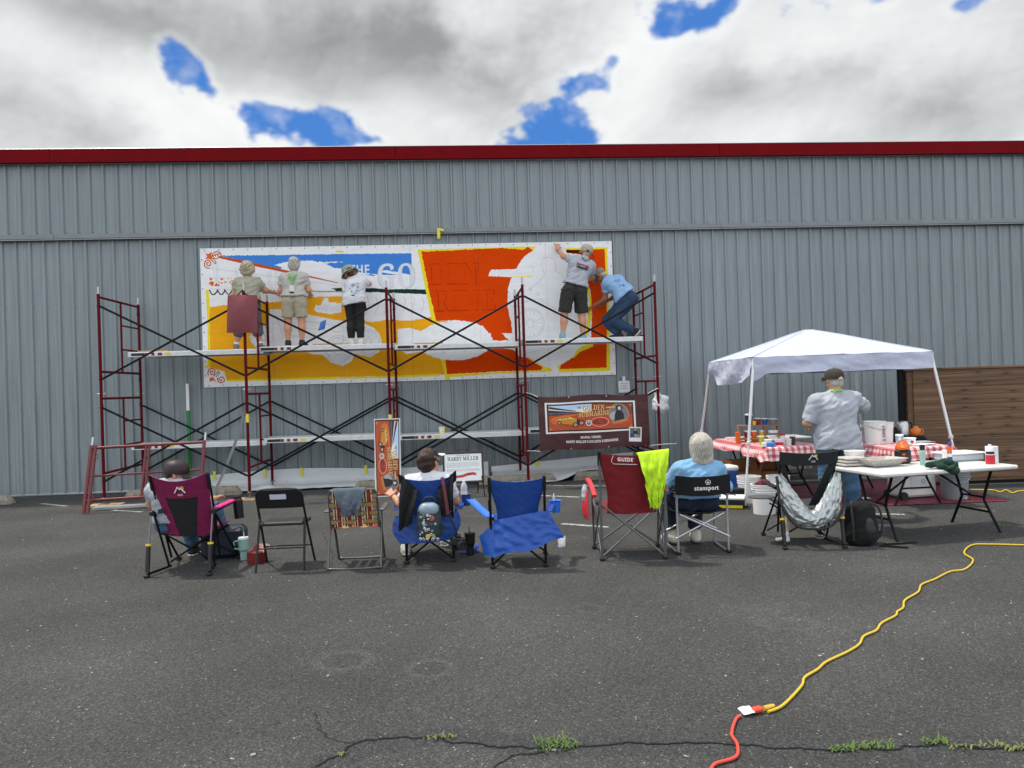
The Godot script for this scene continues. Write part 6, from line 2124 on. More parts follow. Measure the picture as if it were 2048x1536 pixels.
	for q in [[Vector3(-0.17, 0.955, 0), Vector3(-0.19, 0.905, 0)], [Vector3(-0.19, 0.905, 0), Vector3(-0.17, 0.88, 0)], [Vector3(-0.17, 0.88, 0), Vector3(0.04, 0.868, 0)]]:
		bar(st, q[0] + Vector3(0, 0.005, 0.345), q[1] + Vector3(0, 0.005, 0.345), 0.003, 0.005, 0.0)
	part("logo_outline", st, M["white_print"], o)
	lettering("GUIDE", 0.034, M["white_print"], o, Vector3(-0.065, 0.92, 0.349), tilt(4.0) * roll(-4.0))
	# 7 director's chair
	o = thing("director_chair", "black director's chair with silver legs and the grey-haired woman", "director's chair", Vector3(2.255, 0, 6.48), deg_to_rad(-2.0))
	for s in [-1.0, 1.0]:
		var x: float = s * 0.235
		pole(o, "side_frame", curve([Vector3(x, 0.50, 0.2), Vector3(x, 0.3, 0.2), Vector3(x, 0.03, 0.21), Vector3(x, 0.013, 0.17), Vector3(x, 0.013, -0.18), Vector3(x, 0.03, -0.22), Vector3(x, 0.3, -0.21), Vector3(x, 0.54, -0.2), Vector3(x, 0.57, -0.17), Vector3(x, 0.57, 0.13)], 4), 0.0115, M["silver_tube"])
		pole(o, "back_post", [Vector3(x, 0.5, 0.21), Vector3(x * 1.02, 0.73, 0.235)], 0.0115, M["silver_tube"])
		pole(o, "cross_leg", [Vector3(x * 1.06, 0.15, 0.21), Vector3(-x * 0.9, 0.365, 0.19 + 0.012 * s)], 0.0105, M["silver_tube"])
		pole(o, "cross_leg", [Vector3(x * 1.06, 0.15, -0.19), Vector3(-x * 0.9, 0.365, -0.19 + 0.012 * s)], 0.0105, M["silver_tube"])
		st = begin()
		box(st, Vector3(x, 0.587, -0.03), Vector3(0.05, 0.022, 0.34), Basis.IDENTITY, 0.009)
		part("armrest", st, M["black_plastic"], o)
		foot(o, Vector3(x, 0, 0.21))
	st = begin()
	sheet(st, func(u: float, v: float) -> Vector3:
		return Vector3(lerpf(-0.255, 0.255, u), lerpf(0.735, 0.56, v) - 0.018 * 4.0 * u * (1.0 - u), 0.245 + 0.03 * 4.0 * u * (1.0 - u)), 16, 6, 0.006)
	part("back_band", st, M["black_cloth"], o)
	st = begin()
	patch(st, Vector3(-0.235, 0.385, -0.2), Vector3(0.235, 0.385, -0.2), Vector3(0.235, 0.385, 0.19), Vector3(-0.235, 0.385, 0.19), Vector3(0, -0.05, 0), 10, 8, 0.0, 0.008)
	part("seat", st, M["black_cloth"], o)
	lettering("stansport", 0.036, M["white_print"], o, Vector3(0.025, 0.613, 0.281))
	st = begin()
	for i in 5:
		var a0 := TAU * i / 5.0 + PI / 2
		var a1 := TAU * (i + 1) / 5.0 + PI / 2
		bar(st, Vector3(0.04 + cos(a0) * 0.026, 0.668 + sin(a0) * 0.024, 0.281), Vector3(0.04 + cos(a1) * 0.026, 0.668 + sin(a1) * 0.024, 0.281), 0.004, 0.006, 0.0)
	box(st, Vector3(0.04, 0.665, 0.281), Vector3(0.02, 0.012, 0.003), Basis.IDENTITY, 0.0)
	part("logo", st, M["white_print"], o)
	# 8 charcoal rocker with a silver cover slung between its arms
	o = rocker_chair("rocking_chair", "charcoal rocking camp chair with a crumpled silver cover slung behind the seat", Vector3(3.33, 0, 6.42), deg_to_rad(-7.0), M["charcoal_nylon"], M["black_cloth"], 0.95)
	st = begin()
	sheet(st, func(u: float, v: float) -> Vector3:
		var p := Vector3(lerpf(-0.285, 0.285, u), lerpf(0.955, 0.83, v) - 0.02 * 4.0 * u * (1.0 - u), lerpf(0.25, 0.2, v) + 0.035 * 4.0 * u * (1.0 - u))
		return p, 14, 5, 0.008)
	part("back_band", st, M["charcoal_nylon"], o)
	for s in [-1.0, 1.0]:
		st = begin()
		var s2 := float(s)
		patch(st, Vector3(s2 * 0.27 - 0.05, 0.86, 0.21), Vector3(s2 * 0.27 + 0.02, 0.86, 0.22), Vector3(s2 * 0.1 + 0.05, 0.38, 0.02), Vector3(s2 * 0.1 - 0.05, 0.38, 0.02), Vector3.ZERO, 4, 10, 0.004, 0.005)
		part("back_strap", st, M["charcoal_nylon"], o)
	mountain_logo(o, Vector3(0.03, 0.868, 0.272), tilt(20.0), 0.085, M["white_print"])
	st = begin()
	lathe(st, Vector3(-0.40, 0.46, -0.05), [Vector2(0.0, 0.0), Vector2(0.13, 0.0), Vector2(0.13, 0.012), Vector2(0.0, 0.012)], 20)
	part("side_tray", st, M["grey_steel"], o)
	var cover := thing("silver_cover", "crumpled silver fabric cover hanging in a curve behind the charcoal chair", "chair cover", Vector3(3.33, 0, 6.42), deg_to_rad(-7.0))
	for s in [-1.0, 1.0]:
		st = begin()
		var s2 := float(s)
		sheet(st, func(u: float, v: float) -> Vector3:
			# a lobe from the arm joint down to the middle of the seat back
			var outer := Vector3(s2 * 0.30, 0.68, 0.20).bezier_interpolate(Vector3(s2 * 0.31, 0.36, 0.30), Vector3(s2 * 0.18, 0.20, 0.32), Vector3(0.0, 0.195, 0.31), v)
			var inner := Vector3(s2 * 0.25, 0.70, 0.18).bezier_interpolate(Vector3(s2 * 0.14, 0.52, 0.24), Vector3(s2 * 0.07, 0.4, 0.25), Vector3(0.0, 0.34, 0.25), v)
			var p := outer.lerp(inner, u)
			p.z += 0.05 * sin(u * PI) * (0.5 + v) + 0.035 * fine.get_noise_3d(u * 6.0, v * 9.0, s2 * 5.0 + 2.0)
			return p, 16, 22, 0.003)
		part("lobe", st, M["silver_foil"], cover)
	st = begin()
	tube(st, curve([Vector3(-0.30, 0.67, 0.21), Vector3(-0.29, 0.42, 0.29), Vector3(-0.17, 0.23, 0.325), Vector3(0.0, 0.19, 0.33), Vector3(0.17, 0.23, 0.325), Vector3(0.29, 0.42, 0.29), Vector3(0.3, 0.67, 0.21)], 6), 0.013, 6)
	part("hem", st, M["charcoal_nylon"], cover)

var M_strand: NoiseTexture2D

# ---------------------------------------------------------------- people
# A body is a field of tapered capsules joined smoothly and meshed as surface nets.

func field_mesh(st: SurfaceTool, bones: Array, cell: float, k: float, cuts: Array = [], fold := 0.0, seed_at := 0.0) -> void:
	# bones: [a, b, radius at a, radius at b, flat end at b]
	var lo := Vector3(1e9, 1e9, 1e9)
	var hi := -lo
	for q in bones:
		var r: float = maxf(q[2], q[3]) + k * 2.0 + cell * 2.0
		for e in 2:
			lo = lo.min(q[e] - Vector3.ONE * r)
			hi = hi.max(q[e] + Vector3.ONE * r)
	var dim := ((hi - lo) / cell).ceil()
	var nx := int(dim.x) + 1
	var ny := int(dim.y) + 1
	var nz := int(dim.z) + 1
	var acc := PackedFloat32Array()
	acc.resize(nx * ny * nz)
	for q in bones:
		var a: Vector3 = q[0]
		var ba: Vector3 = q[1] - a
		var ra: float = q[2]
		var dr: float = q[3] - ra
		var flat: bool = q.size() > 4 and q[4]
		var inv := 1.0 / maxf(ba.length_squared(), 1e-8)
		var len := ba.length()
		var m: float = maxf(q[2], q[3]) + k * 3.0 + cell
		var b0: Vector3 = ((a.min(q[1]) - Vector3.ONE * m - lo) / cell).floor().max(Vector3.ZERO)
		var b1: Vector3 = ((a.max(q[1]) + Vector3.ONE * m - lo) / cell).ceil().min(Vector3(nx - 1, ny - 1, nz - 1))
		for z in range(int(b0.z), int(b1.z) + 1):
			for y in range(int(b0.y), int(b1.y) + 1):
				var row := (z * ny + y) * nx
				for x in range(int(b0.x), int(b1.x) + 1):
					var p := lo + Vector3(x, y, z) * cell - a
					var t := p.dot(ba) * inv
					var h := clampf(t, 0.0, 1.0)
					var d := (p - ba * h).length() - ra - dr * h
					if flat and t > 1.0:
						d = maxf((p - ba * t).length() - ra - dr, (t - 1.0) * len)
					if d < k * 4.0:
						acc[row + x] += exp(-d / k)
	var inside := PackedByteArray()
	inside.resize(acc.size())
	for c in cuts:
		var n: Vector3 = c[1]
		var o: float = (lo - c[0]).dot(n)
		for z in nz:
			for y in ny:
				var row := (z * ny + y) * nx
				var base := o + (y * n.y + z * n.z) * cell
				for x in nx:
					if acc[row + x] > 0.02:
						var d := base + x * n.x * cell
						if d > -k * 2.0:
							acc[row + x] = minf(acc[row + x], exp(-d / k))
	for i in acc.size():
		if acc[i] > 1.0:
			inside[i] = 1
	var at := {}
	var verts := PackedVector3Array()
	var offs := [0, 1, nx, nx + 1, nx * ny, nx * ny + 1, nx * ny + nx, nx * ny + nx + 1]
	var edges := [[0, 1], [2, 3], [4, 5], [6, 7], [0, 2], [1, 3], [4, 6], [5, 7], [0, 4], [1, 5], [2, 6], [3, 7]]
	for z in nz - 1:
		for y in ny - 1:
			var row := (z * ny + y) * nx
			for x in nx - 1:
				var i := row + x
				var s := inside[i] + inside[i + 1] + inside[i + nx] + inside[i + nx + 1] + inside[i + offs[4]] + inside[i + offs[5]] + inside[i + offs[6]] + inside[i + offs[7]]
				if s == 0 or s == 8:
					continue
				var sum := Vector3.ZERO
				var cnt := 0
				for e in edges:
					var i0: int = i + offs[e[0]]
					var i1: int = i + offs[e[1]]
					if inside[i0] != inside[i1]:
						var d0 := -log(maxf(acc[i0], 1e-7))
						var d1 := -log(maxf(acc[i1], 1e-7))
						var t := clampf(d0 / (d0 - d1), 0.0, 1.0)
						var p0 := Vector3(e[0] & 1, (e[0] >> 1) & 1, e[0] >> 2)
						var p1 := Vector3(e[1] & 1, (e[1] >> 1) & 1, e[1] >> 2)
						sum += p0.lerp(p1, t)
						cnt += 1
				at[i] = verts.size()
				var v := lo + (Vector3(x, y, z) + sum / cnt) * cell
				if fold > 0.0:
					var g := Vector3(acc[i + 1] - acc[i], acc[i + nx] - acc[i], acc[i + offs[4]] - acc[i])
					var nn := fine.get_noise_3d(v.x * 1.6 + seed_at + v.y * 2.4, v.y * 8.0 - v.x * 4.5, v.z * 3.0 + seed_at)
					v -= g.normalized() * fold * (0.55 - 2.6 * absf(nn) + 0.5 * nn)
				verts.append(v)
	st.set_smooth_group(1)
	var strides := [1, nx, nx * ny]
	for axis in 3:
		var du: int = strides[(axis + 1) % 3]
		var dv: int = strides[(axis + 2) % 3]
		var dd: int = strides[axis]
		for i in at:
			# the edge from this cell's low corner along «axis»
			var j: int = i + dd
			if j >= inside.size() or inside[i] == inside[j]:
				continue
			var c1: int = i - du
			var c2: int = i - du - dv
			var c3: int = i - dv
			if not (at.has(c1) and at.has(c2) and at.has(c3)):
				continue
			var q := [verts[at[i]], verts[at[c1]], verts[at[c2]], verts[at[c3]]]
			if inside[i] == 1:
				q.reverse()
			for n in [0, 1, 2, 0, 2, 3]:
				st.add_vertex(q[n])


func hand(st: SurfaceTool, wrist: Vector3, along: Vector3, palm_n: Vector3, side: float, curl: float) -> void:
	# palm, five fingers of their own lengths and a thumb from the side of the palm
	var y := along.normalized()
	var z := (palm_n - y * palm_n.dot(y)).normalized()
	var x := y.cross(z) * side
	var b := []
	for i in 3:
		var o := (i - 1) * 0.024
		b.append([wrist + x * o * 0.6 + y * 0.01, wrist + x * o + y * 0.085, 0.017, 0.014])
	var len := [0.068, 0.078, 0.073, 0.056]
	for i in 4:
		var o := (i - 1.5) * 0.0215
		var p0 := wrist + x * (-o) + y * 0.088
		var a1 := curl * 0.5
		var a2 := curl * 1.25
		var p1: Vector3 = p0 + (y * cos(a1) + z * sin(a1)) * len[i] * 0.52 - x * o * 0.12
		var p2: Vector3 = p1 + (y * cos(a2) + z * sin(a2)) * len[i] * 0.48
		b.append([p0, p1, 0.0095, 0.0088])
		b.append([p1, p2, 0.0088, 0.0075])
	var t0 := wrist + x * 0.026 + y * 0.03 + z * 0.006
	var t1 := t0 + (x * 0.72 + y * 0.6 + z * 0.35).normalized() * 0.038
	var t2 := t1 + (x * 0.25 + y * 0.85 + z * 0.5).normalized() * 0.032
	b.append([t0, t1, 0.014, 0.0105])
	b.append([t1, t2, 0.0105, 0.0085])
	field_mesh(st, b, 0.0065, 0.0022)


func head(st: SurfaceTool, c: Vector3, turn: Basis, neck: Vector3) -> void:
	var f := func(v: Vector3) -> Vector3: return c + turn * v
	var b := [
		[f.call(Vector3(0, 0.035, 0.035)), f.call(Vector3(0, 0.045, -0.025)), 0.078, 0.073],
		[f.call(Vector3(0, -0.01, -0.035)), f.call(Vector3(0, -0.075, -0.062)), 0.058, 0.03],
		[f.call(Vector3(-0.03, -0.055, -0.03)), f.call(Vector3(0.03, -0.055, -0.03)), 0.038, 0.038],
		[f.call(Vector3(0, 0.008, -0.092)), f.call(Vector3(0, -0.028, -0.108)), 0.009, 0.014],
		[f.call(Vector3(-0.03, 0.028, -0.082)), f.call(Vector3(0.03, 0.028, -0.082)), 0.016, 0.016],
		[f.call(Vector3(-0.014, -0.052, -0.092)), f.call(Vector3(0.014, -0.052, -0.092)), 0.010, 0.010],
		[f.call(Vector3(-0.08, 0.015, 0.01)), f.call(Vector3(-0.086, -0.022, 0.004)), 0.016, 0.012],
		[f.call(Vector3(0.08, 0.015, 0.01)), f.call(Vector3(0.086, -0.022, 0.004)), 0.016, 0.012],
		[f.call(Vector3(0, -0.04, 0.02)), neck, 0.056, 0.06],
	]
	field_mesh(st, b, 0.0085, 0.008)


func face_parts(o: Node3D, c: Vector3, turn: Basis) -> void:
	for s in [-1.0, 1.0]:
		var st := begin()
		round_lathe(st, c + turn * Vector3(s * 0.03, 0.004, -0.093), [Vector2(0.0, -0.009), Vector2(0.008, -0.004), Vector2(0.009, 0.0), Vector2(0.008, 0.004), Vector2(0.0, 0.009)], 8)
		part("eye", st, M["eye"], o)
	var st2 := begin()
	tube(st2, [c + turn * Vector3(-0.02, -0.053, -0.102), c + turn * Vector3(0, -0.054, -0.105), c + turn * Vector3(0.02, -0.053, -0.102)], 0.004, 6)
	part("mouth", st2, M["lip"], o)


func limb(j: Dictionary, s: String) -> Array:
	return [j["sh" + s], j["el" + s], j["wr" + s]]


func torso_bones(j: Dictionary, fat: float, grow: float) -> Array:
	var hr: Vector3 = (j.hiR - j.hiL).normalized()
	var sr: Vector3 = (j.shR - j.shL).normalized()
	var pel: Vector3 = (j.hiL + j.hiR) * 0.5 + (j.che - (j.hiL + j.hiR) * 0.5).normalized() * 0.03
	var b := []
	for s in [-1.0, 1.0]:
		var p: Vector3 = pel + hr * s * 0.075 * fat
		var w: Vector3 = j.wai + hr.lerp(sr, 0.5) * s * 0.065 * fat
		var c: Vector3 = j.che + sr * s * 0.072 * fat
		b.append([p, w, 0.106 * fat + grow, 0.092 * fat + grow])
		b.append([w, c, 0.092 * fat + grow, 0.105 * fat + grow])
		var sh: Vector3 = j.shL if s < 0.0 else j.shR
		b.append([c, sh.lerp(c, 0.12), 0.095 * fat + grow, 0.06 + grow])
		b.append([j.nck + (sh - j.nck) * 0.15, sh, 0.055 + grow, 0.056 + grow])
	return b


func build_person(label: String, at: Vector3, turn: float, j: Dictionary, fat: float, skin: Material, wear: Dictionary, head_turn := Basis.IDENTITY, curl := 0.6) -> Node3D:
	# j: joints in metres about the person's own base, facing -z
	var o := thing("person", label, "person", at, turn)
	var cell := 0.017
	var b := torso_bones(j, fat, -0.012)
	for s in ["L", "R"]:
		b.append([j["sh" + s], j["el" + s], 0.052 * fat, 0.042 * fat])
		b.append([j["el" + s], j["wr" + s], 0.042 * fat, 0.027])
		b.append([j["hi" + s], j["kn" + s], 0.092 * fat, 0.056 * fat])
		var calf: Vector3 = j["kn" + s].lerp(j["an" + s], 0.35) + wear.get("calf", Vector3(0, 0, 0.015))
		b.append([j["kn" + s], calf, 0.054 * fat, 0.056 * fat])
		b.append([calf, j["an" + s], 0.056 * fat, 0.036])
	b.append([j.nck, j.hed.lerp(j.nck, 0.35), 0.058, 0.055])
	var st := begin()
	field_mesh(st, b, cell, 0.014)
	head(st, j.hed, head_turn, j.nck)
	for s in ["L", "R"]:
		var d: Vector3 = j["wr" + s] - j["el" + s]
		var aim: Vector3 = j.get("hand" + s, d)
		var palm: Vector3 = j.get("palm" + s, Vector3(0, -0.3, -1))
		hand(st, j["wr" + s], aim, palm, -1.0 if s == "L" else 1.0, curl)
	part("body", st, skin, o)
	face_parts(o, j.hed, head_turn)
	# shirt
	var top := torso_bones(j, fat, 0.012)
	if wear.has("hem"):
		var mid: Vector3 = (j.hiL + j.hiR) * 0.5
		var across: Vector3 = (j.hiR - j.hiL).normalized()
		var rise: Vector3 = (j.wai - mid).normalized()
		for s in [-1.0, 1.0]:
			top.append([mid + across * s * 0.08 * fat - rise * 0.14, mid + across * s * 0.078 * fat + rise * 0.06, 0.124 * fat + 0.02, 0.118 * fat + 0.018])
	for s in ["L", "R"]:
		var f: float = wear.get("sleeve", 0.62)
		var e: Vector3 = j["sh" + s].lerp(j["el" + s], minf(f, 1.0))
		top.append([j["sh" + s], e, 0.068 * fat, 0.066 * fat, f <= 1.0])
		if f > 1.0:
			top.append([j["el" + s], j["el" + s].lerp(j["wr" + s], f - 1.0), 0.062 * fat, 0.05, true])
	var cuts := []
	if wear.has("hem"):
		cuts.append(wear.hem)
	cuts.append([j.nck + (j.nck - j.che).normalized() * 0.055, (j.nck - j.che).normalized()])
	st = begin()
	field_mesh(st, top, 0.0155, 0.016, cuts, wear.get("crease", 0.012), at.x * 3.0)
	part("shirt", st, wear.shirt, o)
	# legs' clothing
	var low := []
	var hr: Vector3 = (j.hiR - j.hiL).normalized()
	var pel: Vector3 = (j.hiL + j.hiR) * 0.5
	var up: Vector3 = (j.wai - pel).normalized()
	for s in [-1.0, 1.0]:
		low.append([pel + hr * s * 0.075 * fat, j.wai + hr * s * 0.06 * fat, 0.106 * fat, 0.09 * fat])
	var loose: float = wear.get("loose", 0.012)
	for s in ["L", "R"]:
		var f: float = wear.get("leg", 2.0)
		var kn: Vector3 = j["kn" + s]
		if f <= 1.0:
			low.append([j["hi" + s], j["hi" + s].lerp(kn, f), 0.098 * fat + loose * 0.6, 0.074 * fat + loose * 1.6, true])
		else:
			low.append([j["hi" + s], kn, 0.098 * fat + loose * 0.5, 0.062 * fat + loose])
			var calf: Vector3 = kn.lerp(j["an" + s], 0.35) + wear.get("calf", Vector3(0, 0, 0.015))
			low.append([kn, calf, 0.064 * fat + loose, 0.064 * fat + loose])
			low.append([calf, kn.lerp(j["an" + s], minf(f - 1.0, 1.0)), 0.064 * fat + loose, (0.052 if f < 2.0 else 0.046) * fat + loose, true])
	st = begin()
	field_mesh(st, low, 0.0155, 0.009, [[pel + up * wear.get("waist", 0.11), up]], wear.get("pleat", 0.009), at.x * 5.0 + 9.0)
	part(wear.get("bottoms", "trousers"), st, wear.pants, o)
	# shoes
	for s in ["L", "R"]:
		var an: Vector3 = j["an" + s]
		var to: Vector3 = j["to" + s]
		var f := (to - an)
		var sole: Vector3 = wear.get("sole" + s, Vector3.UP)
		var flatdir := (f - sole * f.dot(sole)).normalized()
		var heel := an - sole * 0.035 - flatdir * 0.035
		st = begin()
		field_mesh(st, [[heel, an - sole * 0.02, 0.037, 0.042], [an - sole * 0.02, to, 0.044, 0.034], [heel, to, 0.036, 0.036], [an, an + (j["kn" + s] - an).normalized() * 0.035, 0.046, 0.044, true]], 0.011, 0.008, [[an - sole * 0.067, -sole]])
		var shoe := part("shoe", st, wear.shoes, o)
		st = begin()
		field_mesh(st, [[heel - sole * 0.02, to - sole * 0.02, 0.042, 0.041]], 0.011, 0.004, [[an - sole * 0.076, -sole], [an - sole * 0.055, sole]])
		part("sole", st, wear.get("soles", M["white_plastic"]), shoe)
		if wear.has("socks"):
			st = begin()
			field_mesh(st, [[an, an + (j["kn" + s] - an).normalized() * 0.075, 0.046, 0.045, true]], 0.012, 0.006)
			part("sock", st, wear.socks, o)
	return o


func hair_cap(o: Node3D, c: Vector3, turn: Basis, bones: Array, m: Material, curls: float, called := "hair") -> void:
	var b := []
	for q in bones:
		b.append([c + turn * q[0], c + turn * q[1], q[2], q[3]])
	var st := begin()
	field_mesh(st, b, 0.011, 0.012, [], curls, c.x * 7.0)
	part(called, st, m, o)


func locks(o: Node3D, c: Vector3, turn: Basis, n: int, r: float, hang: float, m: Material, curl := 0.0, reach := 1.75) -> void:
	# separate locks lying over the back and sides of the head
	var st := begin()
	for i in n:
		var a := lerpf(-2.3, 2.3, (i + rng.randf()) / n)      # 0 is the back of the head
		var pts := []
		var wob := rng.randf_range(-0.5, 0.5)
		var rr := r * rng.randf_range(0.97, 1.06)
		for k in 6:
			var t := lerpf(0.12, reach, k / 5.0)
			var out := rr * sin(minf(t, 1.6))
			var p := Vector3(sin(a + wob * 0.12 * k) * out * 0.92, 0.035 + rr * cos(minf(t, 1.7)), 0.012 + cos(a + wob * 0.12 * k) * out * 1.05)
			if curl > 0.0:
				p += Vector3(sin(k * 2.3 + i), cos(k * 2.9 + i * 2.0), sin(k * 2.1 + i * 3.0)) * curl
			pts.append(c + turn * p)
		if hang > 0.0:
			var e: Vector3 = pts[-1]
			var drop := hang * rng.randf_range(0.8, 1.08)
			pts.append(e + turn * Vector3(sin(a) * 0.004, -drop * 0.5, 0.006))
			pts.append(e + turn * Vector3(-sin(a) * 0.012, -drop, 0.002 + rng.randf_range(-0.006, 0.01)))
		tube(st, curve(pts, 2), 0.0085, 5, 0.003)
	part("hair_locks", st, m, o)


func ball_cap(o: Node3D, c0: Vector3, turn: Basis, m: Material, open_back := true, gap: Material = null) -> void:
	var c := c0 + turn * Vector3(0, -0.012, 0)
	var st := begin()
	round_lathe(st, c + turn * Vector3(0, 0.03, 0.005), [Vector2(0.106, -0.012), Vector2(0.109, 0.02), Vector2(0.103, 0.06), Vector2(0.079, 0.094), Vector2(0.04, 0.11), Vector2(0.0, 0.114)], 22, turn * tilt(-4.0), Vector2(0.92, 1.08))
	round_lathe(st, c + turn * Vector3(0, 0.144, 0.0), [Vector2(0.009, 0.0), Vector2(0.006, 0.006), Vector2(0.0, 0.007)], 8, turn)
	part("cap_crown", st, m, o)
	st = begin()
	sheet(st, func(u: float, v: float) -> Vector3:
		var a := lerpf(-1.05, 1.05, u)
		var r := lerpf(0.098, 0.175 - 0.035 * a * a, v)
		return c + turn * Vector3(sin(a) * r * 0.85, 0.025 - 0.02 * v - 0.02 * a * a * v, -cos(a) * r * 1.05), 12, 5, 0.004)
	part("cap_brim", st, m, o)
	if open_back:
		st = begin()
		sheet(st, func(u: float, v: float) -> Vector3:
			var a := lerpf(-0.34, 0.34, u)
			return c + turn * Vector3(sin(a) * 0.112 * 0.92, 0.022 + (0.032 * (1.0 - pow(absf(a) / 0.34, 2.0))) * v, cos(a) * 0.1225 + 0.003 - 0.004 * v), 8, 4, 0.003)
		part("cap_opening", st, gap if gap else M["cap_gap"], o)


func strands(m: StandardMaterial3D) -> void:
	tri(m, M_strand, 1.0)
	m.uv1_scale = Vector3(16.0, 2.2, 16.0)


func build_people() -> void:
	M_strand = noise_tex(51, 0.035, 4, 0.42, 1.0)
	var skin := mat("skin", "#c58f72", 0.6)
	skin.subsurf_scatter_enabled = true
	skin.subsurf_scatter_strength = 0.08
	var tan := mat("skin_tan", "#96604a", 0.6)
	mat("eye", "#2a2622", 0.3)
	mat("lip", "#96504a", 0.6)
	mat("cap_gap", "#cbb6a6", 0.8)
	strands(mat("hair_pale", "#f4e6c2", 0.8))
	strands(mat("hair_white", "#efebe2", 0.8))
	strands(mat("hair_grey", "#efeade", 0.8))
	strands(mat("hair_brown", "#44291c", 0.6))
	cloth("sage_shirt", "#a8a794")
	cloth("khaki", "#b3ab95")
	cloth("grey_capri", "#5f5b60")
	cloth("pale_shirt", "#bdbab4")
	cloth("white_shirt", "#d9dce2")
	cloth("black_legging", "#0c0c0e", 0.75)
	cloth("heather_shirt", "#aab0ba")
	cloth("dark_short", "#33322d")
	cloth("sky_shirt", "#8fb4dc")
	cloth("denim", "#27405c")
	cloth("pale_denim", "#4a6c8c")
	cloth("dark_denim", "#16243a")
	cloth("chambray", "#7fb0d8")
	cloth("olive_cap", "#3b362d")
	cloth("tan_cap", "#b9ae9c")
	cloth("grey_cap", "#8f8a80")
	cloth("bucket_hat", "#93a08c")
	cloth("maroon_cap", "#241014", 0.55)
	cloth("cream_shoe", "#d8d6c8")
	cloth("grey_shoe", "#77746c")
	cloth("teal_shoe", "#7fa9b4")
	cloth("dark_shoe", "#2e2a2c")
	mat("white_sock", "#dedede", 0.9)
	mat("lanyard_green", "#6fc03a", 0.6)
	var deck := 2.354   # top of the upper planks

	# --- woman with curly pale hair, sage shirt, grey capris
	var j := {
		"hiL": Vector3(-0.1, 0.74, 0.02), "hiR": Vector3(0.1, 0.74, 0.02), "wai": Vector3(0.0, 0.93, 0.01), "che": Vector3(0.0, 1.07, -0.01),
		"nck": Vector3(0.0, 1.19, -0.01), "hed": Vector3(0.0, 1.345, -0.03), "shL": Vector3(-0.155, 1.14, -0.01), "shR": Vector3(0.155, 1.14, -0.01),
		"elL": Vector3(-0.235, 0.94, -0.02), "wrL": Vector3(-0.22, 0.80, -0.14), "elR": Vector3(0.27, 1.0, -0.1), "wrR": Vector3(0.37, 0.98, -0.27),
		"knL": Vector3(-0.14, 0.41, -0.01), "knR": Vector3(0.13, 0.41, -0.02), "anL": Vector3(-0.22, 0.08, 0.0), "anR": Vector3(0.17, 0.08, -0.02),
		"toL": Vector3(-0.27, 0.045, -0.13), "toR": Vector3(0.19, 0.045, -0.16)}
	var p := build_person("person with curly pale hair, sage shirt and grey capris behind the red mat", Vector3(-3.40, deck, 0.5), deg_to_rad(-3.0), j, 1.08, skin, {"shirt": M["sage_shirt"], "pants": M["grey_capri"], "shoes": M["grey_shoe"], "leg": 1.45, "hem": [Vector3(0, 0.80, 0), Vector3(0, -1, 0)], "loose": 0.018, "bottoms": "capris", "socks": M["white_sock"]}, Basis.IDENTITY, 0.7)
	hair_cap(p, j.hed, Basis.IDENTITY, [[Vector3(0, 0.055, 0.05), Vector3(0, 0.06, -0.03), 0.096, 0.085], [Vector3(-0.05, 0.01, 0.03), Vector3(0.05, 0.01, 0.03), 0.078, 0.078], [Vector3(-0.04, -0.05, 0.055), Vector3(0.04, -0.05, 0.055), 0.05, 0.05]], M["hair_pale"], 0.02)
	locks(p, j.hed, Basis.IDENTITY, 60, 0.105, 0.0, M["hair_pale"], 0.016, 2.0)

	# --- woman with visor, pale shirt, khaki shorts, green lanyard
	j = {
		"hiL": Vector3(-0.1, 0.77, 0.03), "hiR": Vector3(0.1, 0.77, 0.03), "wai": Vector3(0.0, 0.95, 0.01), "che": Vector3(0.0, 1.10, -0.01),
		"nck": Vector3(0.0, 1.23, -0.01), "hed": Vector3(0.01, 1.385, -0.04), "shL": Vector3(-0.165, 1.17, -0.01), "shR": Vector3(0.165, 1.17, -0.01),
		"elL": Vector3(-0.23, 0.95, -0.02), "wrL": Vector3(-0.19, 0.92, -0.22), "elR": Vector3(0.24, 0.95, -0.02), "wrR": Vector3(0.22, 0.92, -0.24),
		"knL": Vector3(-0.115, 0.43, 0.0), "knR": Vector3(0.115, 0.43, 0.0), "anL": Vector3(-0.12, 0.08, 0.02), "anR": Vector3(0.11, 0.08, 0.02),
		"toL": Vector3(-0.14, 0.045, -0.12), "toR": Vector3(0.14, 0.045, -0.12)}
	p = build_person("person in khaki shorts and a white visor with a green neck lanyard on the scaffold", Vector3(-2.64, deck + 0.03, 0.5), 0.0, j, 1.03, skin, {"shirt": M["pale_shirt"], "pants": M["khaki"], "shoes": M["dark_shoe"], "leg": 0.80, "hem": [Vector3(0, 0.84, 0), Vector3(0, -1, 0)], "loose": 0.016, "bottoms": "shorts"}, Basis.IDENTITY, 0.8)
	hair_cap(p, j.hed, Basis.IDENTITY, [[Vector3(0, 0.05, 0.035), Vector3(0, 0.05, -0.03), 0.088, 0.08], [Vector3(-0.035, -0.02, 0.05), Vector3(0.035, -0.02, 0.05), 0.062, 0.062], [Vector3(-0.03, -0.07, 0.06), Vector3(0.03, -0.07, 0.06), 0.035, 0.035]], M["hair_white"], 0.01)
	locks(p, j.hed, Basis.IDENTITY, 44, 0.096, 0.0, M["hair_white"], 0.005, 2.1)
	var st := begin()
	lathe(st, j.hed + Vector3(0, 0.045, 0.0), [Vector2(0.1, 0.0), Vector2(0.103, 0.035), Vector2(0.098, 0.035), Vector2(0.096, 0.0)], 22, tilt(-8.0), Vector2(0.95, 1.1))
	part("visor_band", st, M["tan_cap"], p)
	st = begin()
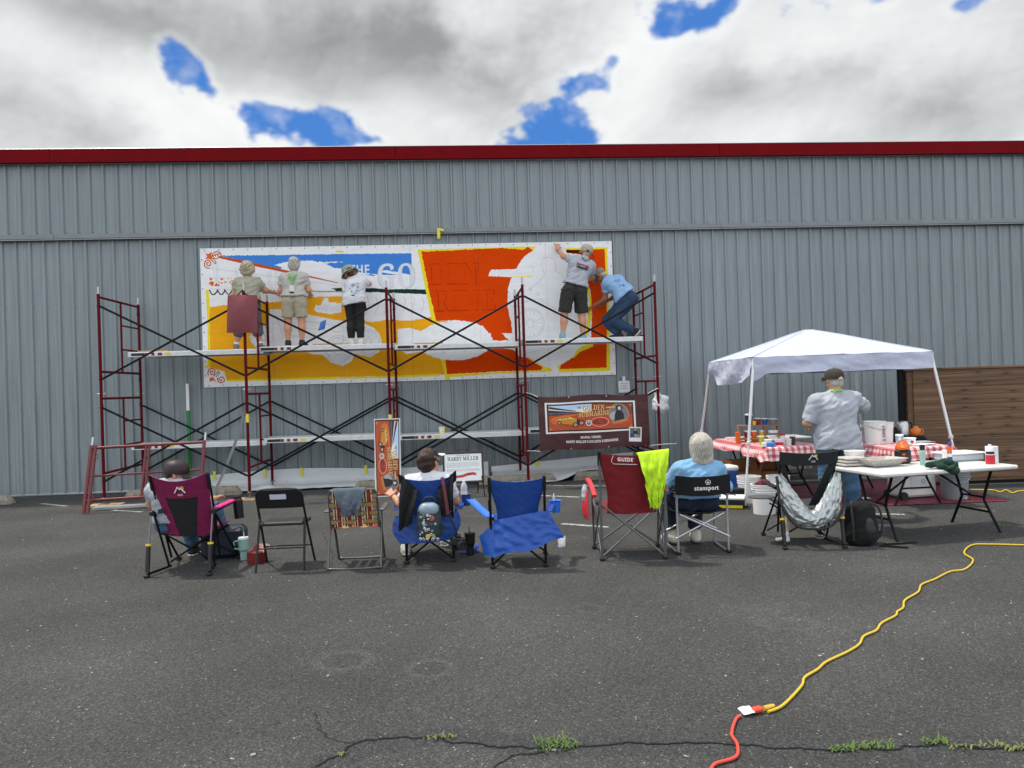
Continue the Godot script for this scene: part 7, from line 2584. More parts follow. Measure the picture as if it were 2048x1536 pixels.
	tube(st, curve([Vector3(-0.075, 1.24, 0.0), Vector3(-0.06, 1.2, 0.10), Vector3(0.0, 1.10, 0.135), Vector3(0.0, 1.02, 0.14)], 5), 0.009, 6)
	tube(st, curve([Vector3(0.075, 1.24, 0.0), Vector3(0.06, 1.2, 0.10), Vector3(0.0, 1.10, 0.135)], 5), 0.009, 6)
	for k in 5:
		tube(st, [Vector3(-0.03 + k * 0.015, 1.13, 0.128), Vector3(-0.06 + k * 0.03, 1.19 - absf(k - 2.0) * 0.01, 0.13)], 0.006, 5)
	part("lanyard", st, M["lanyard_green"], p)
	st = begin()
	box(st, Vector3(-0.005, 0.965, 0.143), Vector3(0.08, 0.11, 0.004), tilt(4.0), 0.002)
	part("badge", st, M["white_paper"], p)
	st = begin()
	box(st, Vector3(-0.005, 0.90, 0.146), Vector3(0.08, 0.03, 0.004), tilt(4.0), 0.002)
	part("badge_stripe", st, M["dark_green_cloth"], p)

	# --- woman in a bucket hat, white shirt, black leggings
	j = {
		"hiL": Vector3(-0.085, 0.72, 0.02), "hiR": Vector3(0.085, 0.72, 0.02), "wai": Vector3(0.01, 0.88, 0.01), "che": Vector3(0.02, 1.0, -0.02),
		"nck": Vector3(-0.03, 1.11, -0.05), "hed": Vector3(-0.09, 1.23, -0.10), "shL": Vector3(-0.11, 1.05, -0.07), "shR": Vector3(0.155, 1.08, -0.03),
		"elL": Vector3(-0.13, 0.88, -0.2), "wrL": Vector3(-0.14, 0.95, -0.36), "elR": Vector3(0.22, 1.06, -0.18), "wrR": Vector3(0.16, 1.1, -0.36),
		"knL": Vector3(-0.07, 0.4, -0.01), "knR": Vector3(0.08, 0.4, -0.01), "anL": Vector3(-0.07, 0.08, 0.02), "anR": Vector3(0.09, 0.08, 0.02),
		"toL": Vector3(-0.18, 0.045, -0.08), "toR": Vector3(0.1, 0.045, -0.13)}
	var ht := roll(24.0) * yaw(22.0) * tilt(-12.0)
	p = build_person("person in a pale bucket hat, white printed shirt and black leggings on the scaffold", Vector3(-1.64, deck + 0.03, 0.5), deg_to_rad(-6.0), j, 0.92, skin, {"shirt": M["white_shirt"], "pants": M["black_legging"], "shoes": M["cream_shoe"], "leg": 1.85, "hem": [Vector3(0, 0.69, 0), Vector3(0.15, -1, 0)], "loose": 0.012, "pleat": 0.003, "bottoms": "leggings", "sleeve": 0.7}, ht, 0.7)
	hair_cap(p, j.hed, ht, [[Vector3(0, 0.02, 0.04), Vector3(0, -0.05, 0.05), 0.08, 0.05]], M["hair_brown"], 0.01)
	st = begin()
	round_lathe(st, j.hed + ht * Vector3(0, 0.03, 0.0), [Vector2(0.16, -0.035), Vector2(0.132, -0.01), Vector2(0.112, 0.012), Vector2(0.109, 0.06), Vector2(0.096, 0.1), Vector2(0.05, 0.113), Vector2(0.0, 0.115)], 24, ht)
	part("bucket_hat", st, M["bucket_hat"], p)
	var pr := begin()
	for k in 26:
		var u := rng.randf_range(-0.085, 0.085)
		var v := rng.randf_range(-0.115, 0.115)
		bar(pr, Vector3(0.015 + u, 0.93 + v, 0.128 - absf(u) * 0.14 - maxf(v, 0.0) * 0.14), Vector3(0.015 + u + rng.randf_range(0.008, 0.035), 0.93 + v + rng.randf_range(-0.012, 0.02), 0.127 - absf(u) * 0.14 - maxf(v, 0.0) * 0.14), 0.006, 0.009, 0.0)
	mat("teal_print", "#3f8db0", 0.8)
	part("shirt_print", pr, M["teal_print"], p).set_meta("kind", "stuff")
	st = begin()
	tube(st, curve([Vector3(-0.13, 0.84, 0.02), Vector3(-0.08, 0.83, 0.11), Vector3(0.04, 0.83, 0.125), Vector3(0.14, 0.82, 0.06)], 5), 0.01, 6)
	patch(st, Vector3(0.11, 0.83, 0.08), Vector3(0.17, 0.82, 0.02), Vector3(0.21, 0.6, 0.03), Vector3(0.17, 0.58, 0.06), Vector3.ZERO, 4, 8, 0.01, 0.004)
	part("apron_tie", st, M["black_cloth"], p)
	# a blue rag hangs from the brace beside her
	st = begin()
	patch(st, Vector3(-2.02, 2.69, 1.66), Vector3(-1.93, 2.72, 1.66), Vector3(-1.96, 2.58, 1.67), Vector3(-2.06, 2.55, 1.67), Vector3(0, 0, 0.02), 5, 6, 0.02, 0.003)
	mat("rag_blue", "#3a6fb5", 0.9)
	single("blue_rag", st, M["rag_blue"], "small blue rag hanging from a cross brace left of the leggings", "rag")

	# --- man in grey shirt and dark shorts reaching up
	j = {
		"hiL": Vector3(-0.10, 0.80, 0.06), "hiR": Vector3(0.10, 0.79, 0.06), "wai": Vector3(0.05, 0.99, 0.04), "che": Vector3(0.12, 1.16, -0.01),
		"nck": Vector3(0.20, 1.30, -0.05), "hed": Vector3(0.255, 1.43, -0.10), "shL": Vector3(0.02, 1.29, -0.03), "shR": Vector3(0.31, 1.20, -0.04),
		"elL": Vector3(-0.12, 1.37, -0.12), "wrL": Vector3(-0.165, 1.50, -0.30), "elR": Vector3(0.36, 1.03, -0.18), "wrR": Vector3(0.26, 1.02, -0.36),
		"knL": Vector3(-0.16, 0.43, 0.02), "knR": Vector3(0.12, 0.42, 0.0), "anL": Vector3(-0.21, 0.10, 0.06), "anR": Vector3(0.13, 0.08, 0.02),
		"toL": Vector3(-0.2, 0.05, -0.07), "toR": Vector3(0.19, 0.045, -0.13), "handL": Vector3(0.02, 0.9, -0.3)}
	ht = roll(-12.0) * tilt(12.0)
	p = build_person("person in a tan cap, grey shirt and dark cargo shorts reaching up to the mural", Vector3(2.10, deck, 0.48), deg_to_rad(4.0), j, 1.0, skin, {"shirt": M["heather_shirt"], "pants": M["dark_short"], "shoes": M["teal_shoe"], "leg": 0.92, "hem": [Vector3(0.02, 0.875, 0.03), Vector3(-0.28, -1, 0)], "loose": 0.019, "bottoms": "shorts", "waist": 0.14}, ht, 1.1)
	hair_cap(p, j.hed, ht, [[Vector3(0, 0.01, 0.04), Vector3(0, -0.03, 0.05), 0.075, 0.055]], M["hair_grey"], 0.004)
	ball_cap(p, j.hed, ht, M["tan_cap"], true, M["hair_brown"])
	st = begin()
	tube(st, curve([j.hed + Vector3(-0.08, -0.01, 0.0), j.nck + Vector3(-0.04, 0.02, 0.08), j.nck + Vector3(0.0, -0.05, 0.12)], 5), 0.006, 6)
	tube(st, curve([j.hed + Vector3(0.085, -0.03, 0.0), j.hed + Vector3(0.10, -0.10, 0.06), j.nck + Vector3(0.0, -0.03, 0.115)], 5), 0.006, 6)
	part("eyeglass_cord", st, M["black"], p)
	mat("shirt_red", "#a3304a", 0.8)
	var back_turn := roll(-17.0) * tilt(-13.0)
	st = begin()
	for q in [[-0.075, 0.04, 0.02, 0.03], [0.075, 0.035, 0.02, 0.03]]:
		bar(st, Vector3(0.135, 1.165, 0.122) + back_turn * Vector3(q[0] - 0.02, q[1], 0), Vector3(0.135, 1.165, 0.122) + back_turn * Vector3(q[0] + 0.03, 0.0, 0), 0.02, 0.004, 0.0)
		bar(st, Vector3(0.135, 1.165, 0.122) + back_turn * Vector3(q[0] + 0.02, q[1], 0), Vector3(0.135, 1.165, 0.122) + back_turn * Vector3(q[0] - 0.03, 0.0, 0), 0.016, 0.004, 0.0)
	var arc := []
	for k in 9:
		var a := PI * k / 8.0
		arc.append(Vector3(0.135, 1.165, 0.124) + back_turn * Vector3(cos(a) * 0.065, sin(a) * 0.035, 0))
	tube(st, arc, 0.006, 5)
	part("shirt_emblem", st, M["shirt_red"], p)
	st = begin()
	box(st, Vector3(0.135, 1.165, 0.122) + back_turn * Vector3(0, -0.025, 0), Vector3(0.19, 0.026, 0.003), back_turn, 0.0)
	part("shirt_stripe", st, M["dark_print"], p)
	st = begin()
	lathe(st, j.wrL - Vector3(0.004, 0.03, -0.03), [Vector2(0.035, -0.008), Vector2(0.035, 0.008)], 14, Basis(Quaternion(Vector3.UP, (j.wrL - j.elL).normalized())))
	part("wristband", st, M["black"], p)

	p.scale = Vector3.ONE * 1.09

	# --- man crouching at the right end
	j = {
		"hiL": Vector3(0.14, 0.66, 0.06), "hiR": Vector3(0.27, 0.68, 0.12), "wai": Vector3(0.14, 0.84, 0.03), "che": Vector3(0.02, 0.98, -0.06),
		"nck": Vector3(-0.09, 1.09, -0.14), "hed": Vector3(-0.20, 1.15, -0.21), "shL": Vector3(-0.13, 0.98, -0.1), "shR": Vector3(0.11, 1.06, -0.12),
		"elL": Vector3(-0.15, 0.73, -0.12), "wrL": Vector3(-0.36, 0.60, -0.22), "elR": Vector3(0.06, 0.78, -0.26), "wrR": Vector3(-0.10, 0.70, -0.3),
		"knL": Vector3(-0.13, 0.35, -0.16), "knR": Vector3(-0.05, 0.33, 0.06), "anL": Vector3(0.06, 0.09, 0.0), "anR": Vector3(0.30, 0.14, 0.12),
		"toL": Vector3(-0.06, 0.05, -0.1), "toR": Vector3(0.20, 0.05, 0.1), "palmL": Vector3(0.2, -0.6, -0.7)}
	ht = yaw(48.0) * tilt(-38.0)
	p = build_person("person in a grey cap, light blue shirt and jeans crouching at the plank's right end", Vector3(2.82, deck, 0.5), 0.0, j, 1.0, tan, {"shirt": M["sky_shirt"], "pants": M["denim"], "shoes": M["dark_shoe"], "leg": 1.95, "loose": 0.02, "hem": [Vector3(0.16, 0.74, 0.05), Vector3(0.62, -0.85, 0.25)], "calf": Vector3(0.0, -0.01, 0.0), "soleR": Vector3(-0.75, 0.65, 0.0).normalized()}, ht, 0.9)
	hair_cap(p, j.hed, ht, [[Vector3(0, 0.0, 0.04), Vector3(0, -0.03, 0.05), 0.078, 0.06]], M["hair_grey"], 0.004)
	ball_cap(p, j.hed, ht, M["grey_cap"], false)
	st = begin()
	for k in 18:
		var c: Vector3 = j.che.lerp(j.wai, rng.randf_range(-0.3, 0.6)) + Vector3(rng.randf_range(-0.05, 0.10), 0.02, 0.132)
		bar(st, c, c + Vector3(rng.randf_range(0.008, 0.022), rng.randf_range(-0.012, 0.012), 0), 0.004, 0.007, 0.0)
	part("shirt_print", st, M["denim"], p).set_meta("kind", "stuff")
	st = begin()
	tube(st, [j.wrL + Vector3(0.0, -0.02, -0.02), j.wrL + Vector3(-0.13, 0.02, -0.1)], 0.009, 6)
	box(st, j.wrL + Vector3(-0.16, 0.025, -0.11), Vector3(0.06, 0.045, 0.02), Basis.IDENTITY, 0.006)
	tag(part("paint_brush", st, mat("wet_orange", "#c8401a", 0.4)), "orange-loaded paint brush in the crouching man's hand", "paint brush").position = Vector3(2.82, deck, 0.5)

	# --- man standing in front of the canopy, one arm raised
	j = {
		"hiL": Vector3(-0.125, 0.87, 0.02), "hiR": Vector3(0.125, 0.87, 0.02), "wai": Vector3(0.0, 1.07, 0.01), "che": Vector3(0.01, 1.24, 0.0),
		"nck": Vector3(0.01, 1.395, -0.02), "hed": Vector3(0.015, 1.56, -0.05), "shL": Vector3(-0.215, 1.325, -0.01), "shR": Vector3(0.225, 1.345, -0.03),
		"elL": Vector3(-0.31, 1.09, -0.03), "wrL": Vector3(-0.2, 1.06, -0.25), "elR": Vector3(0.41, 1.235, -0.17), "wrR": Vector3(0.44, 1.25, -0.40),
		"knL": Vector3(-0.12, 0.47, 0.0), "knR": Vector3(0.13, 0.47, 0.0), "anL": Vector3(-0.13, 0.08, 0.03), "anR": Vector3(0.15, 0.08, 0.03),
		"toL": Vector3(-0.16, 0.045, -0.12), "toR": Vector3(0.19, 0.045, -0.12), "handR": Vector3(0.05, -0.05, -0.5), "palmR": Vector3(0.0, -1, 0)}
	ht = yaw(12.0) * tilt(3.0)
	p = build_person("person in a dark cap, grey shirt and jeans standing between the paint tables, arm raised", Vector3(4.24, 0.0, 5.35), deg_to_rad(-2.0), j, 1.2, skin, {"shirt": M["heather_shirt"], "pants": M["pale_denim"], "shoes": M["dark_shoe"], "leg": 2.0, "hem": [Vector3(0, 0.79, 0), Vector3(0, -1, 0)], "loose": 0.014, "sleeve": 0.97, "crease": 0.015}, ht, 0.6)
	hair_cap(p, j.hed, ht, [[Vector3(0, 0.01, 0.03), Vector3(0, -0.01, 0.035), 0.08, 0.07], [Vector3(-0.03, -0.04, 0.045), Vector3(0.03, -0.04, 0.045), 0.04, 0.04]], M["hair_white"], 0.006)
	ball_cap(p, j.hed, ht, M["olive_cap"])
	st = begin()
	tube(st, curve([j.nck + Vector3(-0.08, 0.04, 0.0), j.nck + Vector3(-0.05, 0.045, 0.065), j.nck + Vector3(0.0, 0.045, 0.08), j.nck + Vector3(0.05, 0.045, 0.065), j.nck + Vector3(0.08, 0.04, 0.0)], 5), 0.007, 6)
	part("lanyard", st, M["lanyard_green"], p)
	st = begin()
	tube(st, [j.hed + ht * Vector3(-0.09, 0.012, -0.01), j.hed + ht * Vector3(-0.082, 0.012, -0.09)], 0.005, 5)
	box(st, j.hed + ht * Vector3(-0.045, 0.006, -0.108), Vector3(0.07, 0.035, 0.006), ht, 0.003)
	box(st, j.hed + ht * Vector3(0.045, 0.006, -0.108), Vector3(0.07, 0.035, 0.006), ht, 0.003)
	part("sunglasses", st, M["black"], p)

	# --- seated, left, in the magenta chair, head turned right
	j = {
		"hiL": Vector3(-0.1, 0.42, 0.0), "hiR": Vector3(0.1, 0.42, 0.0), "wai": Vector3(0.0, 0.56, 0.06), "che": Vector3(0.0, 0.70, 0.085),
		"nck": Vector3(0.0, 0.80, 0.07), "hed": Vector3(0.03, 0.885, 0.03), "shL": Vector3(-0.17, 0.755, 0.07), "shR": Vector3(0.17, 0.755, 0.07),
		"elL": Vector3(-0.27, 0.60, -0.05), "wrL": Vector3(-0.2, 0.60, -0.25), "elR": Vector3(0.27, 0.61, -0.05), "wrR": Vector3(0.25, 0.61, -0.28),
		"knL": Vector3(-0.13, 0.47, -0.42), "knR": Vector3(0.17, 0.48, -0.42), "anL": Vector3(-0.12, 0.08, -0.55), "anR": Vector3(0.2, 0.08, -0.6),
		"toL": Vector3(-0.13, 0.045, -0.7), "toR": Vector3(0.22, 0.045, -0.74)}
	ht = yaw(-72.0) * tilt(-6.0)
	p = build_person("person in a maroon cap seated in the magenta chair, face turned to the right", Vector3(-2.64, 0, 6.22), deg_to_rad(-8.0), j, 0.98, skin, {"shirt": M["heather_shirt"], "pants": M["pale_denim"], "shoes": M["dark_shoe"], "leg": 1.95, "loose": 0.016, "hem": [Vector3(0, 0.44, 0), Vector3(0, -1, 0)]}, ht, 0.6)
	hair_cap(p, j.hed, ht, [[Vector3(0, 0.0, 0.04), Vector3(0, -0.03, 0.045), 0.08, 0.06]], M["hair_brown"], 0.006)
	ball_cap(p, j.hed, ht, M["maroon_cap"], false)
	st = begin()
	for s in [-1.0, 1.0]:
		bar(st, Vector3(s * 0.09, 0.80, 0.10), Vector3(s * 0.04, 0.55, 0.195), 0.06, 0.006, 0.0)
	part("overall_strap", st, M["dark_denim"], p)

	# --- seated in the occupied blue chair, dark hair and visor
	j = {
		"hiL": Vector3(-0.1, 0.40, 0.0), "hiR": Vector3(0.1, 0.40, 0.0), "wai": Vector3(0.0, 0.54, 0.05), "che": Vector3(0.0, 0.67, 0.075),
		"nck": Vector3(0.0, 0.78, 0.065), "hed": Vector3(0.01, 0.905, 0.04), "shL": Vector3(-0.175, 0.72, 0.06), "shR": Vector3(0.165, 0.72, 0.06),
		"elL": Vector3(-0.27, 0.515, 0.0), "wrL": Vector3(-0.36, 0.58, -0.15), "elR": Vector3(0.24, 0.53, -0.02), "wrR": Vector3(0.21, 0.52, -0.2),
		"knL": Vector3(-0.14, 0.43, -0.40), "knR": Vector3(0.12, 0.43, -0.40), "anL": Vector3(-0.25, 0.09, -0.12), "anR": Vector3(0.12, 0.08, -0.5),
		"toL": Vector3(-0.27, 0.05, -0.23), "toR": Vector3(0.13, 0.045, -0.64)}
	ht = yaw(-38.0) * tilt(4.0)
	p = build_person("person with pinned-up dark hair and a white visor seated in the occupied blue chair", Vector3(-0.27, 0, 6.28), 0.0, j, 0.98, skin, {"shirt": M["white_shirt"], "pants": M["dark_denim"], "shoes": M["cream_shoe"], "leg": 1.9, "loose": 0.012, "sleeve": 0.75, "hem": [Vector3(0, 0.42, 0), Vector3(0, -1, 0)]}, ht, 0.7)
	hair_cap(p, j.hed, ht, [[Vector3(0, 0.045, 0.035), Vector3(0, 0.05, -0.02), 0.088, 0.08], [Vector3(0, -0.02, 0.04), Vector3(0, -0.06, 0.05), 0.08, 0.055], [Vector3(-0.03, 0.03, 0.115), Vector3(-0.02, -0.02, 0.115), 0.03, 0.028]], M["hair_brown"], 0.006)
	locks(p, j.hed, ht, 50, 0.098, 0.0, M["hair_brown"], 0.002, 1.9)
	st = begin()
	lathe(st, j.hed + ht * Vector3(0, 0.03, 0.0), [Vector2(0.099, 0.0), Vector2(0.101, 0.03), Vector2(0.098, 0.03), Vector2(0.096, 0.0)], 22, ht * tilt(-22.0), Vector2(0.95, 1.1))
	part("visor_band", st, M["grey_cap"], p)
	st = begin()
	sheet(st, func(u: float, v: float) -> Vector3:
		var a := lerpf(-1.1, 1.1, u)
		var r := lerpf(0.1, 0.19 - 0.04 * a * a, v)
		return j.hed + ht * Vector3(sin(a) * r * 0.85, 0.075 - 0.015 * v, -cos(a) * r), 12, 5, 0.004)
	part("visor_brim", st, M["cream_shoe"], p)
	st = begin()
	lathe(st, j.wrL.lerp(j.elL, 0.12), [Vector2(0.034, -0.006), Vector2(0.034, 0.006)], 14, Basis(Quaternion(Vector3.UP, (j.wrL - j.elL).normalized())))
	part("watch_band", st, M["black"], p)

	# --- grey-haired woman in the director's chair
	j = {
		"hiL": Vector3(-0.11, 0.45, 0.03), "hiR": Vector3(0.11, 0.45, 0.03), "wai": Vector3(0.0, 0.58, 0.07), "che": Vector3(0.0, 0.70, 0.08),
		"nck": Vector3(0.03, 0.82, 0.07), "hed": Vector3(0.045, 0.965, 0.045), "shL": Vector3(-0.16, 0.765, 0.065), "shR": Vector3(0.19, 0.765, 0.065),
		"elL": Vector3(-0.30, 0.59, -0.02), "wrL": Vector3(-0.22, 0.56, -0.22), "elR": Vector3(0.29, 0.58, -0.02), "wrR": Vector3(0.2, 0.53, -0.22),
		"knL": Vector3(-0.16, 0.45, -0.38), "knR": Vector3(0.07, 0.45, -0.34), "anL": Vector3(-0.17, 0.09, -0.27), "anR": Vector3(0.07, 0.09, -0.26),
		"toL": Vector3(-0.21, 0.05, -0.38), "toR": Vector3(0.08, 0.05, -0.38)}
	p = build_person("person with straight grey hair and a blue denim shirt seated in the director's chair", Vector3(2.255, 0, 6.48), 0.0, j, 1.02, skin, {"shirt": M["chambray"], "pants": M["dark_denim"], "shoes": M["cream_shoe"], "leg": 1.85, "loose": 0.014, "sleeve": 1.55, "hem": [Vector3(0, 0.505, 0), Vector3(0, -1, 0)], "soles": M["grey_shoe"]}, Basis.IDENTITY, 0.6)
	hair_cap(p, j.hed, Basis.IDENTITY, [[Vector3(0, 0.05, 0.035), Vector3(0, 0.055, -0.02), 0.092, 0.085], [Vector3(-0.04, 0.03, 0.035), Vector3(-0.055, -0.11, 0.05), 0.07, 0.05], [Vector3(0.04, 0.03, 0.035), Vector3(0.055, -0.115, 0.05), 0.07, 0.05], [Vector3(0, 0.03, 0.05), Vector3(0.0, -0.12, 0.075), 0.08, 0.05]], M["hair_grey"], 0.004)
	locks(p, j.hed, Basis.IDENTITY, 74, 0.104, 0.12, M["hair_grey"])

# ---------------------------------------------------------------- small things

func pail(called: String, label: String, at: Vector3, r: float, h: float, m: Material, group := "", ribs := 3) -> Node3D:
	var o := thing(called, label, "bucket", at, rng.randf() * TAU, group)
	var prof := [Vector2(0.0, 0.0), Vector2(r * 0.86, 0.0), Vector2(r * 0.87, 0.008)]
	for k in ribs:
		var y := h * (0.72 + 0.085 * k)
		var rr := lerpf(r * 0.87, r, y / h)
		prof.append_array([Vector2(rr, y), Vector2(rr * 1.05, y + 0.004), Vector2(rr * 1.05, y + 0.012), Vector2(rr, y + 0.016)])
	prof.append_array([Vector2(r, h - 0.012), Vector2(r * 1.05, h - 0.012), Vector2(r * 1.05, h), Vector2(r * 0.95, h), Vector2(r * 0.83, 0.012), Vector2(0.0, 0.012)])
	var st := begin()
	lathe(st, Vector3.ZERO, prof, 24)
	part("pail", st, m, o)
	st = begin()
	var pts := []
	for k in 11:
		var a := PI * k / 10.0
		pts.append(Vector3(cos(a) * r * 1.06, h * 0.86 - sin(a) * r * 0.5, sin(a) * r * 1.0))
	tube(st, pts, 0.0035, 6)
	part("bail", st, M["galvanised"], o)
	return o


func tub(label: String, at: Vector3, r: float, h: float, body: Material, lid: Material, category := "tub", band: Material = null) -> Node3D:
	var o := thing("paint_tub" if category == "tub" else category.replace(" ", "_"), label, category, at, rng.randf() * TAU, "paint tubs and jars on the table")
	var st := begin()
	lathe(st, Vector3.ZERO, [Vector2(0.0, 0.0), Vector2(r * 0.88, 0.0), Vector2(r * 0.9, 0.004), Vector2(r, h * 0.9)], 18)
	part("body", st, body, o)
	st = begin()
	lathe(st, Vector3(0, h * 0.88, 0), [Vector2(r * 1.05, 0.0), Vector2(r * 1.06, h * 0.1), Vector2(r * 0.98, h * 0.13), Vector2(0.0, h * 0.13)], 18)
	part("lid", st, lid, o)
	if band:
		st = begin()
		lathe(st, Vector3(0, h * 0.16, 0), [Vector2(r * 0.93, 0.0), Vector2(r * 0.985, h * 0.42)], 18)
		part("label_band", st, band, o)
	return o


func draped(st: SurfaceTool, ridge_a: Vector3, ridge_b: Vector3, front: float, back: float, narrow: float, puff: float, nu := 18, nv := 26, ripple := 0.016) -> void:
	# cloth hung over a rail: v runs from the back hem over the rail to the front hem (+z)
	var total := front + back
	var ph := rng.randf() * 30.0
	sheet(st, func(u: float, v: float) -> Vector3:
		var s := v * total - back
		var drop := maxf(absf(s) - 0.02, 0.0)
		var uu := lerpf(u, 0.5, narrow * clampf(drop / total, 0, 1) * (1.0 if s > 0.0 else 0.3))
		var p := ridge_a.lerp(ridge_b, uu)
		p.y += 0.016 - drop - 0.03 * absf(u - 0.5) * clampf(drop * 6.0, 0, 1) * sin(u * 9.0 + ph)
		p.z += (1.0 if s > 0.0 else -1.0) * minf(absf(s), 0.02) + (puff * sin(clampf(drop / front, 0, 1) * PI) if s > 0.0 else 0.0)
		p.z += ripple * (sin(u * 8.0 + ph + 3.0 * fine.get_noise_2d(v * 3.0 + u * 2.0, ph)) + 1.6 * fine.get_noise_2d(u * 7.0 + v * 3.0, v * 6.0 + ph)) * clampf(drop * 5.0, 0.0, 1.0)
		return p, nu, nv, 0.005)


func build_clutter() -> void:
	for q in [["jar_orange", "#d9601c"], ["jar_red", "#8e1f22"], ["jar_yellow", "#e0b21e"], ["jar_navy", "#1d2a44"], ["jar_blue", "#23509a"], ["jar_grey", "#6d7278"], ["jar_purple", "#4a2436"], ["jar_lime", "#a8bd1e"], ["label_crimson", "#c01f36"], ["label_sky", "#3a86d0"], ["label_orange", "#d9641a"], ["label_blue", "#2a3a94"], ["mint", "#8fb3aa"], ["lid_white", "#e6e8e8"], ["navy_fabric", "#101a30"], ["bin_grey", "#7b8083"], ["tin_red", "#6e1418"], ["case_yellow", "#d9c020"], ["cup_blue", "#8fb0cc"], ["jug_orange", "#c96a1e"], ["straw_pale", "#d9dcdf"]]:
		mat(q[0], q[1], 0.45)
	tri(mat("work_wood", "#a8794a", 0.8), M_grain, 3.0)
	var bottle_m := mat("clear_plastic", "#dfe6ea", 0.08)
	bottle_m.transparency = BaseMaterial3D.TRANSPARENCY_ALPHA
	bottle_m.albedo_color.a = 0.35
	var st := begin()
	var o: Node3D

	# --- left table
	o = thing("paint_rack", "wooden two-shelf rack of paint jars on the left gingham table", "paint rack", Vector3(4.16, 0.722, 3.3), deg_to_rad(-14.0))
	for y in [0.008, 0.235]:
		st = begin()
		box(st, Vector3(0, y, 0), Vector3(0.54, 0.016, 0.15), Basis.IDENTITY, 0.003)
		part("shelf", st, M["work_wood"], o)
	for x in [-0.262, 0.09, 0.262]:
		st = begin()
		box(st, Vector3(x, 0.12, 0), Vector3(0.018, 0.215, 0.148), Basis.IDENTITY, 0.003)
		part("divider", st, M["work_wood"], o)
	st = begin()
	box(st, Vector3(-0.085, 0.055, 0.07), Vector3(0.33, 0.03, 0.012), Basis.IDENTITY, 0.003)
	part("rail", st, M["work_wood"], o)
	var jars := [
		["orange paint jar standing left of the wooden rack", Vector3(3.83, 0.722, 3.42), 0.035, 0.16, "jar_orange", "jar_orange"],
		["red paint jar inside the rack", Vector3(4.02, 0.738, 3.27), 0.04, 0.15, "jar_red", "lid_white"],
		["orange paint jar inside the rack", Vector3(4.11, 0.738, 3.29), 0.04, 0.15, "jar_orange", "lid_white"],
		["yellow paint jar inside the rack", Vector3(4.22, 0.738, 3.31), 0.04, 0.15, "jar_yellow", "lid_white"],
		["tall navy jar with a white lid on top of the rack", Vector3(4.05, 0.966, 3.27), 0.05, 0.15, "jar_navy", "lid_white"],
		["small yellow jar on top of the rack's front edge", Vector3(4.10, 0.966, 3.34), 0.025, 0.05, "jar_yellow", "jar_yellow"],
		["dark red jar on top of the rack behind the tent leg", Vector3(4.17, 0.966, 3.28), 0.045, 0.09, "jar_red", "lid_white"],
		["blue jar on top of the rack", Vector3(4.26, 0.966, 3.31), 0.04, 0.085, "jar_blue", "lid_white"],
		["wide grey tub at the right end of the rack's top", Vector3(4.36, 0.966, 3.35), 0.06, 0.08, "jar_grey", "lid_white"],
		["maroon jar with a white lid at the left table's front", Vector3(4.36, 0.722, 3.95), 0.037, 0.13, "jar_purple", "lid_white"],
		["pale clear jar beside the maroon jar", Vector3(4.27, 0.722, 4.02), 0.04, 0.09, "straw_pale", "lid_white"],
	]
	for q in jars:
		tub(q[0], q[1], q[2], q[3], M[q[4]], M[q[5]], "paint jar")
	tub("left one of two red-labelled white tubs on the left gingham table", Vector3(4.02, 0.722, 3.98), 0.048, 0.09, M["lid_white"], M["lid_white"], "tub", M["label_crimson"])
	tub("right one of two red-labelled white tubs on the left gingham table", Vector3(4.15, 0.722, 4.02), 0.055, 0.095, M["lid_white"], M["lid_white"], "tub", M["label_crimson"])
	tub("lime green paint cup behind the blue box", Vector3(4.03, 0.722, 3.75), 0.035, 0.12, M["jar_lime"], M["lid_white"], "tub")
	tub("lower one of two stacked grey-white tubs", Vector3(4.20, 0.722, 3.72), 0.06, 0.10, M["lid_white"], M["lid_white"], "tub", M["jar_grey"])
	tub("upper one of two stacked grey-white tubs", Vector3(4.20, 0.838, 3.72), 0.06, 0.07, M["lid_white"], M["lid_white"], "tub", M["jar_grey"])
	tub("small white cup right of the stacked tubs", Vector3(4.33, 0.722, 3.7), 0.037, 0.13, M["lid_white"], M["label_crimson"], "tub")
	st = begin()
	box(st, Vector3(0, 0.028, 0), Vector3(0.16, 0.05, 0.09), Basis.IDENTITY, 0.005)
	o = thing("wipes_box", "blue and white box at the front of the left gingham table", "box", Vector3(3.98, 0.724, 4.08), deg_to_rad(-12.0))
	part("carton", st, M["label_sky"], o)
	st = begin()
	box(st, Vector3(-0.055, 0.029, 0), Vector3(0.052, 0.052, 0.092), Basis.IDENTITY, 0.004)
	part("white_end", st, M["white_paper"], o)

	# --- right table
	pail("paint_bucket", "white pail with dark lettering, left one on the right gingham table", Vector3(5.33, 0.722, 4.2), 0.13, 0.29, M["white_plastic"], "white pails on the right table")
	o = pail("paint_bucket", "slim white pail behind the blue cup on the right gingham table", Vector3(5.50, 0.722, 4.15), 0.10, 0.27, M["white_plastic"], "white pails on the right table")
	var lm := thing("pail_label", "vertical black lettering label on the left white pail", "label", Vector3(5.385, 0.86, 4.325), deg_to_rad(18.0))
	lettering("LOWE'S", 0.04, M["dark_print"], lm, Vector3.ZERO, roll(-90.0))
	tub("pale blue drinking cup with a lid on the right gingham table", Vector3(5.42, 0.722, 4.6), 0.045, 0.14, M["cup_blue"], M["lid_white"], "cup")
	tub("white tub with red fruit print on the right gingham table", Vector3(5.58, 0.722, 4.55), 0.07, 0.09, M["lid_white"], M["lid_white"], "tub", null)
	st = begin()
	lathe(st, Vector3(5.57, 0.765, 4.618), [Vector2(0.0, 0.002), Vector2(0.02, 0.002), Vector2(0.02, -0.004)], 12, Basis(Vector3.RIGHT, Vector3.BACK, Vector3.UP))
	tag(part("fruit_label", st, M["label_crimson"]), "round red fruit print on the white tub of the right gingham table", "label")
